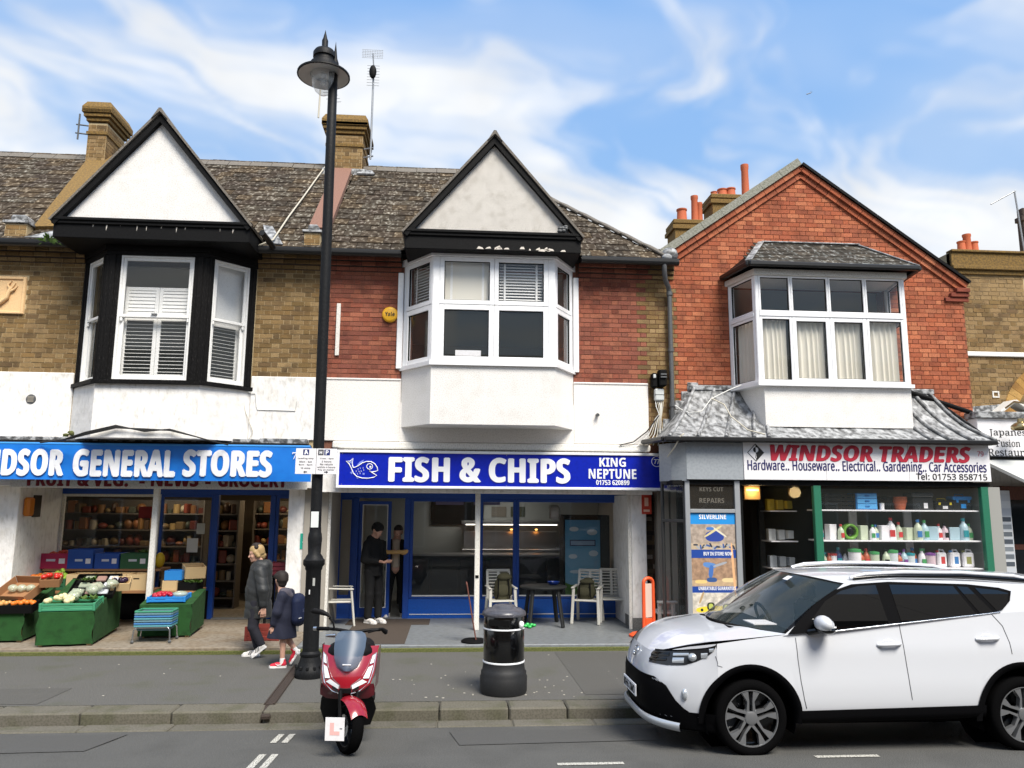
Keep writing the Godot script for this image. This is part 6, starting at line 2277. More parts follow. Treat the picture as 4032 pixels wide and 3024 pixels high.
	for k in 6:
		q = MB.new()
		var x := 3.57+k*.028
		q.tube([Vector3(x,4.1,.09),Vector3(x+.02*sin(k),4.0,.12),Vector3(3.62+.01*k,3.86,.12),Vector3(3.62+(k - 3)*.02,3.78,.10),Vector3(3.58+(k - 3)*.05,3.5,.12),Vector3(3.5+(k - 3)*.09,3.3,.12)],.009,5)
		part(t,"cable",q,M.cable_pale if k % 2 else M.cable_white)
	q = MB.new()
	q.tube([Vector3(3.62,3.84,.12),Vector3(3.4,3.55,.10),Vector3(3.15,3.36,.12),Vector3(2.9,3.3,.12)],.011,5)
	part(t,"cable",q,M.cable_black)
	t = thing("cable_bundle","loose cables draped over the lead canopy of the hardware shop","cable")
	for k in 2:
		q = MB.new()
		q.tube([Vector3(3.9,4.0+k*.02,.16),Vector3(4.05,3.84 - k*.03,.5),Vector3(4.22,3.86,.68),Vector3(4.45,4.1,.5),Vector3(4.75,4.25,.55),Vector3(5.02,4.36,.45)],.010,5)
		part(t,"cable",q,M.cable_white)
	q = MB.new()
	q.tube([Vector3(4.45,4.1,.52),Vector3(4.62,3.98,.66),Vector3(4.66,3.75,.86),Vector3(4.85,3.5,1.1),Vector3(5.1,3.42,1.2)],.012,5)
	part(t,"cable",q,M.cable_pale)
	q = MB.new()
	q.tube([Vector3(3.75,3.42,1.15),Vector3(3.68,3.38,1.2),Vector3(3.6,3.2,1.1),Vector3(3.52,3.05,.95)],.012,5)
	part(t,"cable",q,M.cable_pale)
	t = thing("gutter_fern","small green fern growing in the gutter left of the black bay","plant",Vector3(-6.95,6.6,.40))
	mk("fern_green",rgb(70,96,36),.8,{"backlight":Color(.2,.3,.08)})
	for k in 26:
		var f := MB.new()
		var a := rng.randf_range(-1.35,1.35)
		var l := rng.randf_range(.12,.24)
		var dir := Vector3(sin(a),cos(a)*.5 - .05,rng.randf_range(-.1,.5)).normalized()
		var sd := dir.cross(Vector3(0,0,1)).normalized()*.012
		var p0 := Vector3(rng.randf_range(-.05,.05),0,0)
		var p1 := p0+dir*l*.6
		var p2 := p0+dir*l+Vector3(0,-.06*absf(sin(a)) - .02,.02)
		f.quad(p0 - sd*.4,p0+sd*.4,p1+sd*1.4,p1 - sd*1.4)
		f.tri(p1 - sd*1.4,p1+sd*1.4,p2)
		part(t,"frond",f,M.fern_green)
	q = MB.new()
	for k in 14: q.ball(Vector3(-6.42+rng.randf_range(-.1,.14),3.36+rng.randf_range(-.05,.07),.10+rng.randf_range(0,.06)),Vector3(rng.randf_range(.03,.06),rng.randf_range(.02,.05),.03),7,5)
	solo("moss_clump","yellow green moss clump on the white apron above the blue banner","moss",q,M.moss_edge)
	q = MB.new()
	for k in 6: q.ball(Vector3(1.78+rng.randf_range(-.05,.06),6.92+rng.randf_range(-.03,.05),.97),Vector3(.05,.035,.04),7,5)
	solo("bird_nest","grey lump of nest in the right corner of the fish shop's gable","nest",q,M.pipe_grey)
func aeroplane():
	var t := thing("aeroplane","tiny airliner crossing the blue sky above the orange gable","aeroplane",Vector3(1421,1675,-2817))
	t.rotation = Vector3(.15,.5,.45)
	mk("plane_grey",rgb(120,130,146),.5)
	var q := MB.new()
	q.tube([Vector3(-18,0,0),Vector3(-16,0,0),Vector3(-10,0,0),Vector3(10,0,0),Vector3(17,.8,0),Vector3(19,1,0)],[.4,1.6,2.1,2.1,1.2,.5],12)
	part(t,"fuselage",q,M.plane_grey)
	for s in [-1.0,1.0]:
		q = MB.new()
		q.quad(Vector3(-4,-.5,s*1.5),Vector3(3,-.5,s*1.5),Vector3(7,1.0,s*17.0),Vector3(5.5,1.0,s*17.0))
		part(t,"wing",q,M.plane_grey)
		q = MB.new()
		q.quad(Vector3(13,1,s*.5),Vector3(16,1,s*.5),Vector3(18,1.2,s*6.0),Vector3(16.8,1.2,s*6.0))
		part(t,"tailplane",q,M.plane_grey)
		q = MB.new()
		q.tube([Vector3(-3,-1.6,s*6.0),Vector3(1.0,-1.6,s*6.0)],1.1,10)
		part(t,"engine",q,M.plane_grey)
	q = MB.new()
	q.prism(PackedVector2Array([Vector2(12,1.5),Vector2(17,1.5),Vector2(19.5,7.5),Vector2(17.2,7.5)]),-.2,.2)
	part(t,"fin",q,M.plane_grey)
const CAR_X := 1.868
const CAR_Z := 5.3
const CAR_Y := -.03
const CAR_W := .90
const AXLE := [.92,3.59]
func table(l: Array,x: float) -> float:
	if x <= l[0][0]: return l[0][1]
	for k in l.size() - 1:
		if x <= l[k+1][0]:
			var t: float = (x - l[k][0])/(l[k+1][0] - l[k][0])
			return lerpf(l[k][1],l[k+1][1],t)
	return l[-1][1]
func smooth_table(l: Array,x: float) -> float:
	return (table(l,x - .04)+table(l,x)*2.0+table(l,x+.04))*.25
func car_outline(k: float) -> Array:
	if k < 1.0:
		var a := k*PI/2
		var z := CAR_W*pow(sin(a),.62)
		var s := .62*pow(z/CAR_W,4.2)*.9+.05*pow(z/CAR_W,2.0)
		return [s,z,clampf(1.0 - pow(z/CAR_W,3.0),.0,1.0)]
	return [.608+(k - 1.0)*3.85,CAR_W,.0]
func car_top(s: float) -> float:
	return smooth_table([[.0,.855],[.15,.895],[.35,.955],[.58,1.0],[.95,1.045],[1.32,1.085],[1.63,1.1],[2.29,1.162],[3.36,1.262],[4.2,1.31],[4.6,1.3]],s)
func car_low(s: float) -> float:
	return table([[.0,.30],[.3,.30],[.5,.36],[1.4,.33],[3.1,.36],[4.0,.40],[4.6,.42]],s)
func car_inset(y: float,front: float) -> float:
	var side := smooth_table([[.2,.07],[.34,.03],[.45,.005],[.62,.0],[.80,.012],[.95,.02],[1.05,.038],[1.3,.075]],y)
	var nose := smooth_table([[.15,.10],[.3,.02],[.42,.0],[.62,.0],[.74,.035],[.84,.085],[.92,.15]],y)
	return lerpf(side,nose,front)
func car_skin(k: float,y: float,out := .0) -> Vector3:
	var o := car_outline(k)
	var a := car_outline(maxf(k - .01,.0))
	var b := car_outline(k+.01)
	var d := Vector2(b[0] - a[0],b[1] - a[1]).normalized()
	var nrm := Vector2(d.y,-d.x)
	var i := car_inset(y,o[2]) - out
	return Vector3(o[0]+nrm.x*i,y,o[1]+nrm.y*i)
func arch_low(s: float,r: float) -> float:
	for c in AXLE:
		if absf(s - c) < r: return .34+sqrt(r*r - (s - c)*(s - c))
	return -1.0
func parked_car():
	mk("car_white",rgb(203,206,212),.28,{"clear":1.0,"clear_rough":.03})
	mk("car_black",rgb(12,12,14),.6,{"spec":.15})
	mk("car_gloss",rgb(9,10,11),.12)
	mk("car_glass",rgb(7,8,9),.01,{"spec":.65})
	mk("windscreen",Color(.30,.36,.35),.01,{"alpha":.16})
	mk("chrome",rgb(205,208,212),.18,{"metal":.95})
	mk("alloy",rgb(150,152,155),.35,{"metal":.75})
	mk("tyre",rgb(13,13,14),.9,{"spec":.1,"size":.3,"freq":.04,"ramp":CLOTH})
	mk("lamp_lens",rgb(190,196,202),.08,{"metal":.5})
	mk("lamp_dark",rgb(48,50,54),.15,{"metal":.4})
	mk("skid_silver",rgb(190,196,202),.3,{"metal":.55})
	mk("seam",rgb(96,98,102),.6)
	var car := thing("parked_car","white sport utility car parked at the kerb facing left","car",Vector3(CAR_X,CAR_Y,CAR_Z))
	var ks := []
	for i in 25: ks.append(i/25.0)
	for i in 79: ks.append(1.0+i*1.03/78.0)
	var bodies := MB.new()
	var N := 15
	for side in [1.0,-1.0]:
		var cols := []
		for k in ks:
			var o := car_outline(k)
			var s: float = o[0]
			var top := car_top(s) - .0
			var low := car_low(s) - .03
			var ar := arch_low(s,.44) if k >= .75 else -1.0
			low = maxf(low,ar)
			var col := []
			for r in N+1:
				var y := lerpf(low,top,r/float(N))
				var p := car_skin(k,y)
				col.append(Vector3(p.x,p.y,p.z*side))
			cols.append(col)
		var rows := []
		for r in N+1:
			var row := PackedVector3Array()
			for c in cols.size():
				row.append(cols[c if side > 0 else cols.size() - 1 - c][r])
			rows.append(row)
		bodies.patch(rows)
	part(car,"body",bodies,M.car_white)
	for side in [1.0,-1.0]:
		var q := MB.new()
		var parts := [[.30,1.0,"nose"],[1.190,1.69,"sill"]]
		for pr in parts:
			if pr[2] == "sill":
				var rws := [PackedVector3Array(),PackedVector3Array(),PackedVector3Array(),PackedVector3Array()]
				for i in 24:
					var k := lerpf(1.205,1.672,i/23.0)
					var s: float = car_outline(k)[0]
					var l := car_low(s)
					for j in 4:
						var y: float = [l - .06,l - .035,l+.015,l+.075][j]
						var p := car_skin(k,maxf(y,.2),[-.05,.012,.016,.010][j])
						rws[j].append(Vector3(p.x,y,p.z*side))
				if side < 0:
					for j in 4: rws[j].reverse()
				q.patch(rws)
		part(car,"sill_cladding",q,M.car_black)
		for c in AXLE:
			var lip := MB.new()
			var rows2 := [PackedVector3Array(),PackedVector3Array(),PackedVector3Array()]
			for i in 33:
				var a := PI+.12 - (PI+.24)*i/32.0
				for j in 3:
					var rr: float = [.425,.43,.485][j]
					var sx: float = c+cos(a)*rr
					var y := .34+sin(a)*rr
					var kk := outline_at(sx)
					var p := car_skin(kk,clampf(y,.25,1.0),[-.06,.016,.012][j])
					rows2[j].append(Vector3(sx,y,p.z*side))
			if side < 0:
				for j in 3: rows2[j].reverse()
			lip.patch(rows2)
			part(car,"wheel_arch_trim",lip,M.car_black)
			var well := MB.new()
			var wr := [PackedVector3Array(),PackedVector3Array()]
			for i in 25:
				var a := PI+.35 - (PI+.7)*i/24.0
				wr[0].append(Vector3(c+cos(a)*.43,.34+sin(a)*.43,side*.86))
				wr[1].append(Vector3(c+cos(a)*.43,.34+sin(a)*.43,side*.45))
			well.patch(wr)
			well.xf = Transform3D(Basis(Vector3.RIGHT,PI/2*side),Vector3(c,.34,side*.5))
			well.lathe([Vector2(.0,.0),Vector2(.44,.0)],20)
			part(car,"wheel_well",well,M.car_black)
	var fr := MB.new()
	var frows := []
	for r in 8:
		var y := lerpf(.22,.655,r/7.0)
		var kmax := table([[.22,.88],[.30,.78],[.36,.60],[.46,.50],[.62,.40],[.655,.30]],y)
		var row := PackedVector3Array()
		for c in range(-14,15):
			var k := absf(c)/14.0*kmax
			var p := car_skin(k,y,.006)
			row.append(Vector3(p.x,y,p.z*signf(c)))
		frows.append(row)
	fr.patch(frows)
	part(car,"lower_grille",fr,M.car_black)
	for side in [1.0,-1.0]:
		var lc := MB.new()
		var rws := [PackedVector3Array(),PackedVector3Array()]
		for i in 14:
			var k := lerpf(.5,.965,i/13.0)
			var p := car_skin(k,.36,.007)
			var p2 := car_skin(k,.22,-.01)
			rws[1].append(Vector3(p.x,.375+.0*i,p.z*side))
			rws[0].append(Vector3(p2.x,.20,p2.z*side))
		if side < 0:
			for j in 2: rws[j].reverse()
		lc.patch(rws)
		part(car,"bumper_cladding",lc,M.car_black)
	var sk := MB.new()
	var sr := [PackedVector3Array(),PackedVector3Array(),PackedVector3Array(),PackedVector3Array()]
	for c in range(-14,15):
		var k := absf(c)/14.0*.52
		for j in 4:
			var y: float = [.19,.215,.255,.27][j]+.03*(1.0 - absf(c)/14.0)
			var p := car_skin(k,.36,[.0,.03,.035,.01][j])
			sr[j].append(Vector3(p.x,y,p.z*signf(c)))
	sk.patch(sr)
	part(car,"skid_plate",sk,M.skid_silver)
	var hd := MB.new()
	var hrows := []
	for c in range(12,-13,-1):
		var j := c/12.0
		var row := PackedVector3Array()
		var k := absf(j)*.985
		for i in 13:
			var f := i/12.0
			var zf := .775*j
			var sf := .10+.30*pow(absf(j),2.6)
			var sb := .84+.46*j*j
			var s := lerpf(sf,sb,f)
			var ze := CAR_W - .045 - .16*pow(1.0 - f,2.0)
			var z := ze*j
			var edge := car_top(s)+.004
			var crown := (.025+.03*f)*(1.0 - pow(absf(j),3.0))*smoothstep(.0,.25,f+.15)
			var nose := -.075*pow(1.0 - f,4.0)*(1.0 - j*j)
			row.append(Vector3(s,edge+crown+nose+.008*exp(-pow((absf(j) - .62)/.08,2.0))*f,z))
		hrows.append(row)
	hd.patch(hrows)
	part(car,"bonnet",hd,M.car_white)
	var ws := MB.new()
	var wrows := []
	for c in range(10,-11,-1):
		var j := c/10.0
		var row := PackedVector3Array()
		for i in 9:
			var f := i/8.0
			var a := Vector3(.82+.46*j*j,1.13 - .045*j*j,.80*j)
			var b := Vector3(1.6+.36*j*j,1.6 - .07*j*j,.71*j)
			var p := a.lerp(b,f)
			p.y += .035*sin(f*PI)
			row.append(p)
		wrows.append(row)
	ws.patch(wrows)
	part(car,"windscreen",ws,M.windscreen)
	var rf := MB.new()
	var rrows := []
	for c in range(10,-11,-1):
		var j := c/10.0
		var row := PackedVector3Array()
		for i in 13:
			var f := i/12.0
			var s := lerpf(1.6+.36*j*j,4.25,f)
			var yc := table([[1.55,1.6],[2.0,1.62],[2.6,1.63],[3.4,1.62],[4.3,1.58]],s)
			var ed := table([[1.9,1.535],[2.4,1.59],[3.2,1.575],[3.7,1.54],[4.3,1.5]],s)
			row.append(Vector3(s,lerpf(yc,ed,pow(absf(j),2.4)),lerpf(.725,.735,f)*j))
		rrows.append(row)
	rf.patch(rrows)
	part(car,"roof",rf,M.car_white)
	var gz := func(s: float,y: float) -> float:
		return .862 - (y - 1.1)*.30
	for side in [1.0,-1.0]:
		var gh := MB.new()
		var rows3 := []
		for r in 7:
			var f := r/6.0
			var row := PackedVector3Array()
			for i in 31:
				var u := i/30.0
				var sb := lerpf(1.26,4.45,u)
				var st := lerpf(1.95,4.3,u)
				var yb := car_top(sb) - .004
				var yt := table([[1.9,1.535],[2.4,1.59],[3.2,1.575],[3.7,1.54],[4.3,1.5]],st)
				var s := lerpf(sb,st,f)
				var y := lerpf(yb,yt,f)
				row.append(Vector3(s,y,gz.call(s,y)*side))
			if side < 0: row.reverse()
			rows3.append(row)
		gh.patch(rows3)
		part(car,"cabin_side",gh,M.car_white)
		var glaze := func(pts: Array,out: float,called: String,m: Material):
			var poly := PackedVector2Array()
			for p in pts: poly.append(Vector2(p[0],p[1]))
			if Geometry2D.is_polygon_clockwise(poly): poly.reverse()
			var tr := Geometry2D.triangulate_polygon(poly)
			var g := MB.new()
			for t in range(0,tr.size(),3):
				var v := []
				for w in 3:
					var p := poly[tr[t+w]]
					v.append(Vector3(p.x,p.y,(gz.call(p.x,p.y)+out)*side))
				if (v[1] - v[0]).cross(v[2] - v[0]).z*side > 0: g.tri(v[0],v[1],v[2])
				else: g.tri(v[0],v[2],v[1])
			return part(car,called,g,m)
		glaze.call([[1.3,1.088],[1.42,1.2],[1.62,1.36],[1.82,1.475],[2.02,1.535],[2.4,1.558],[3.2,1.535],[3.52,1.502],[3.64,1.47],[3.6,1.38],[3.5,1.3],[3.36,1.268],[2.29,1.168],[1.63,1.105]],.016,"window_surround",M.car_black)
		glaze.call([[1.6,1.112],[1.56,1.22],[1.72,1.38],[1.9,1.475],[2.08,1.518],[2.26,1.528],[2.31,1.178],[2.0,1.148]],.020,"door_window",M.car_glass)
		glaze.call([[2.44,1.188],[2.4,1.532],[3.05,1.518],[3.22,1.252]],.020,"door_window",M.car_glass)
		glaze.call([[3.26,1.262],[3.09,1.516],[3.2,1.508],[3.4,1.270]],.020,"quarter_light",M.car_glass)
		glaze.call([[3.44,1.285],[3.27,1.502],[3.5,1.478],[3.6,1.452],[3.57,1.37],[3.5,1.31]],.020,"rear_quarter_window",M.car_glass)
		var ch := MB.new()
		var cp := []
		for i in 13:
			var s := lerpf(1.58,3.46,i/12.0)
			var y := table([[1.3,1.085],[1.63,1.102],[2.29,1.165],[3.36,1.265],[3.5,1.28]],s)
			cp.append(Vector3(s,y,(gz.call(s,y)+.02)*side))
		ch.tube(cp,.008,6)
		part(car,"belt_trim",ch,M.chrome)
		var rl := MB.new()
		rl.tube([Vector3(2.05,1.585,.665*side),Vector3(2.2,1.622,.665*side),Vector3(2.6,1.642,.665*side),Vector3(3.2,1.637,.665*side),Vector3(3.75,1.605,.665*side),Vector3(3.95,1.56,.665*side)],.02,8)
		part(car,"roof_rail",rl,M.car_white)
		rl = MB.new()
		rl.tube([Vector3(2.08,1.58,.67*side),Vector3(2.35,1.6,.67*side),Vector3(3.2,1.605,.67*side),Vector3(3.9,1.56,.67*side)],.026,8)
		part(car,"rail_base",rl,M.car_gloss)
		for path in [[[1.38,1.055],[1.385,.86],[1.4,.66],[1.425,.50],[1.45,.40]],[[2.42,1.17],[2.435,.9],[2.455,.62],[2.475,.45]],[[3.37,1.26],[3.46,1.15],[3.5,1.0],[3.51,.86]]]:
			var sm := MB.new()
			var pp := []
			for i in path.size() - 1:
				for j in 4:
					var s := lerpf(path[i][0],path[i+1][0],j/4.0)
					var y := lerpf(path[i][1],path[i+1][1],j/4.0)
					var p := car_skin(outline_at(s),y,.0005)
					pp.append(Vector3(s,y,p.z*side))
			sm.tube(pp,.004,5)
			part(car,"door_seam",sm,M.seam)
		for q in [[2.29,.99],[3.283,1.036]]:
			var hz: float = car_skin(1.4,q[1]).z
			var hb := MB.new()
			hb.tube([Vector3(q[0] - .115,q[1] - .006,hz*side),Vector3(q[0] - .07,q[1],(hz+.035)*side),Vector3(q[0]+.07,q[1]+.006,(hz+.038)*side),Vector3(q[0]+.11,q[1]+.006,hz*side)],.017,8)
			part(car,"door_handle",hb,M.car_white)
			hb = MB.new()
			hb.ball(Vector3(q[0],q[1]+.012,(hz - .005)*side),Vector3(.07,.035,.008),14,6)
			part(car,"handle_recess",hb,M.car_white)
		var mi := MB.new()
		mi.ball(Vector3(1.6,1.2,.99*side),Vector3(.075,.075,.125),16,10)
		mi.ball(Vector3(1.64,1.19,.96*side),Vector3(.06,.06,.12),16,10)
		var mo := part(car,"mirror_cap",mi,M.car_white)
		mi = MB.new()
		mi.ball(Vector3(1.625,1.145,.965*side),Vector3(.085,.045,.125),16,8)
		mi.bar(Vector3(1.5,1.1,.85*side),Vector3(1.6,1.13,.93*side),.06,.05,Vector3.UP,.015)
		part(mo,"mirror_base",mi,M.car_gloss)
		mi = MB.new()
		mi.bar(Vector3(1.7,1.172,1.03*side),Vector3(1.6,1.178,1.1*side),.012,.014,Vector3.UP,.003)
		part(mo,"indicator",mi,M.sign_white)
		var surf := func(k: float,y: float,o: float) -> Vector3:
			var p := car_skin(k,y,o)
			return Vector3(p.x,p.y,p.z*side)
		var band := func(k0: float,k1: float,lower: Array,upper: Array,o: float,called: String,m: Material):
			var b := MB.new()
			var rws := []
			for r in 5:
				var row := PackedVector3Array()
				for i in 15:
					var k := lerpf(k0,k1,i/14.0)
					row.append(surf.call(k,lerpf(table(lower,k),table(upper,k),r/4.0),o))
				if side < 0: row.reverse()
				rws.append(row)
			b.patch(rws)
			return part(car,called,b,m)
		var kt := outline_at(.60)
		var hl: MeshInstance3D = band.call(.20,.93,[[.2,.765],[.42,.772],[.56,.79],[.66,.83],[.80,.90],[.93,.985]],[[.2,.865],[.5,.905],[.75,.955],[.93,.995]],.004,"headlight",M.lamp_dark)
		var sub := func(k0: float,k1: float,y0: float,y1: float,called: String,m: Material,o := .008):
			var b := MB.new()
			var rws := [PackedVector3Array(),PackedVector3Array(),PackedVector3Array()]
			for i in 7:
				var k := lerpf(k0,k1,i/6.0)
				for j in 3: rws[j].append(surf.call(k,lerpf(y0,y1,j/2.0)+(k - k0)*.12,o+(.006 if j == 1 else .0)))
			if side < 0:
				for j in 3: rws[j].reverse()
			b.patch(rws)
			part(hl,called,b,m)
		sub.call(.20,.40,.785,.812,"grille_bar",M.car_gloss)
		sub.call(.20,.42,.825,.858,"grille_bar",M.car_gloss)
		sub.call(.46,.56,.80,.845,"lamp_reflector",M.lamp_lens)
		sub.call(.46,.60,.86,.885,"lamp_reflector",M.lamp_lens)
		sub.call(.71,.78,.865,.91,"lamp_reflector",M.lamp_lens)
		sub.call(.80,.87,.925,.955,"lamp_reflector",M.lamp_lens)
		var pj := MB.new()
		var pc: Vector3 = surf.call(.63,.865,-.008)
		pj.ball(pc,Vector3(.045,.04,.045),14,8)
		part(hl,"projector",pj,M.lamp_lens)
		band.call(.22,.99,[[.2,.870],[.5,.905],[.75,.95],[.99,1.002]],[[.2,.884],[.5,.918],[.75,.961],[.99,1.008]],.005,"bonnet_gap",M.car_black)
		var fg := MB.new()
		var fc: Vector3 = surf.call(.56,.53,-.012)
		fg.ball(fc,Vector3(.03,.058,.045),16,8)
		var fo := part(car,"fog_lamp",fg,M.lamp_lens)
		var bs := MB.new()
		var bp := []
		for i in 8:
			var k := lerpf(.90,1.012,i/7.0)
			bp.append(surf.call(k,lerpf(.895,.80,i/7.0),.0005))
		bs.tube(bp,.0035,5)
		part(car,"bumper_seam",bs,M.seam)
	var bd := MB.new()
	for q in [[.062,.045,.0],[.020,.042,.0],[.055,.018,.018]]:
		var pts := []
		for i in 21:
			var a := TAU*i/20
			var z: float = cos(a)*q[0]
			var y: float = .80+sin(a)*q[1]+q[2]
			var p := car_skin(absf(z)/CAR_W*.55,y,.018)
			pts.append(Vector3(p.x,y,z))
		bd.tube(pts,.007,6,false)
	part(car,"badge",bd,M.chrome)
	var pl := MB.new()
	pl.bb(-.028,.40,-.26,-.012,.515,.26,.004)
	var po := part(car,"number_plate",pl,M.sign_white)
	letters(po,"lettering","RF65 XMO",Vector3(-.029,.418,-.235),.078,M.cable_black,{"fit":.47,"turn":-PI/2,"depth":.002})
	var re := MB.new()
	re.bb(4.4,.35,-.84,4.55,1.2,.84,.06)
	re.quad(Vector3(4.45,1.2,.8),Vector3(4.45,1.2,-.8),Vector3(4.25,1.55,-.63),Vector3(4.25,1.55,.63))
	part(car,"tailgate",re,M.car_white)
	var fl := MB.new()
	fl.bb(.25,.22,-.62,4.4,.34,.62)
	fl.bb(.3,.34,-.46,1.35,.9,.46)
	part(car,"floor",fl,M.car_black)
	var dash := MB.new()
	dash.bb(1.0,.85,-.72,1.5,1.08,.72,.05)
	dash.bb(.86,1.03,-.5,1.2,1.095,.5,.03)
	part(car,"dashboard",dash,M.car_black)
	for z in [-.36,.36]:
		var se := MB.new()
		se.bb(2.0,.5,z - .24,2.2,1.25,z+.24,.06)
		se.bb(2.04,1.26,z - .12,2.14,1.45,z+.12,.04)
		part(car,"seat",se,paint(rgb(52,52,54),.9))
	var sw := MB.new()
	var wp := []
	for i in 25:
		var a := TAU*i/24
		wp.append(Vector3(1.58 - sin(a)*.07,1.05+sin(a)*.17,-.36+cos(a)*.18))
	sw.tube(wp,.016,8,false)
	sw.ball(Vector3(1.56,1.04,-.36),Vector3(.04,.06,.07),10,6)
	part(car,"steering_wheel",sw,M.car_black)
	var vs := MB.new()
	vs.bb(1.18,1.095,.05,1.42,1.105,.35)
	part(car,"paper_on_dash",vs,M.sign_pale)
	var tx := MB.new()
	tx.quad(Vector3(1.52,1.545,.30),Vector3(1.52,1.545,.42),Vector3(1.58,1.578,.42),Vector3(1.58,1.578,.30))
	part(car,"screen_sticker",tx,M.sign_pale)
	for c in AXLE:
		for side in [1.0,-1.0]:
			car_wheel(car,Vector3(c,.34,side*.78),side)
func outline_at(s: float) -> float:
	if s >= .608: return 1.0+(s - .608)/3.85
	var a := .0
	var b := 1.0
	for i in 22:
		var m := (a+b)*.5
		if car_outline(m)[0] < s: a = m
		else: b = m
	return a
func car_wheel(car: Node3D,at: Vector3,side: float):
	var tf := Transform3D(Basis(Vector3.RIGHT,PI/2*side),at)
	var t := MB.new()
	t.lathe([Vector2(.245,-.10),Vector2(.30,-.11),Vector2(.328,-.10),Vector2(.34,-.08),Vector2(.34,.08),Vector2(.33,.098),Vector2(.30,.112),Vector2(.262,.108),Vector2(.248,.092)],44)
	var w := part(car,"tyre",t,M.tyre)
	w.transform = tf
	t = MB.new()
	t.lathe([Vector2(.0,.0),Vector2(.20,.0),Vector2(.24,.02),Vector2(.243,.088),Vector2(.25,.095),Vector2(.252,.10)],44)
	var rim := part(w,"rim",t,M.car_gloss)
	t = MB.new()
	t.lathe([Vector2(.240,.088),Vector2(.244,.102),Vector2(.252,.102),Vector2(.252,.09)],44)
	part(w,"rim_edge",t,M.alloy)
	for k in 5:
		for s in [-1.0,1.0]:
			var a := PI/2+TAU*k/5
			var q := MB.new()
			var dir := func(r: float,ang: float,y: float) -> Vector3: return Vector3(cos(ang)*r,y,-sin(ang)*r)
			var a0: float = a+s*.30
			var i0: Vector3 = dir.call(.05,a+s*.35,.085)
			var i1: Vector3 = dir.call(.06,a+s*.85,.085)
			var m0: Vector3 = dir.call(.15,a+s*.10,.092)
			var m1: Vector3 = dir.call(.15,a+s*.23,.092)
			var o0: Vector3 = dir.call(.242,a+s*.10,.096)
			var o1: Vector3 = dir.call(.242,a+s*.36,.096)
			if s > 0:
				q.quad(i0,m0,m1,i1); q.quad(m0,o0,o1,m1)
			else:
				q.quad(i1,m1,m0,i0); q.quad(m1,o1,o0,m0)
			var dn := Vector3(0,-.05,0)
			for e in [[i0,m0],[m0,o0],[o1,m1],[m1,i1]]:
				q.quad(e[0]+dn,e[1]+dn,e[1],e[0])
			part(w,"spoke",q,M.alloy)
	t = MB.new()
	t.lathe([Vector2(.06,.07),Vector2(.06,.092),Vector2(.035,.10),Vector2(.0,.10)],18)
	part(w,"hub_cap",t,M.alloy)
	for k in 5:
		var a := PI/2+TAU*(k+.5)/5
		t = MB.new()
		t.xf = Transform3D(Basis.IDENTITY,Vector3(cos(a)*.075,.045,-sin(a)*.075))
		t.lathe([Vector2(.013,.0),Vector2(.013,.02),Vector2(.0,.022)],8)
		part(w,"wheel_nut",t,M.alloy)
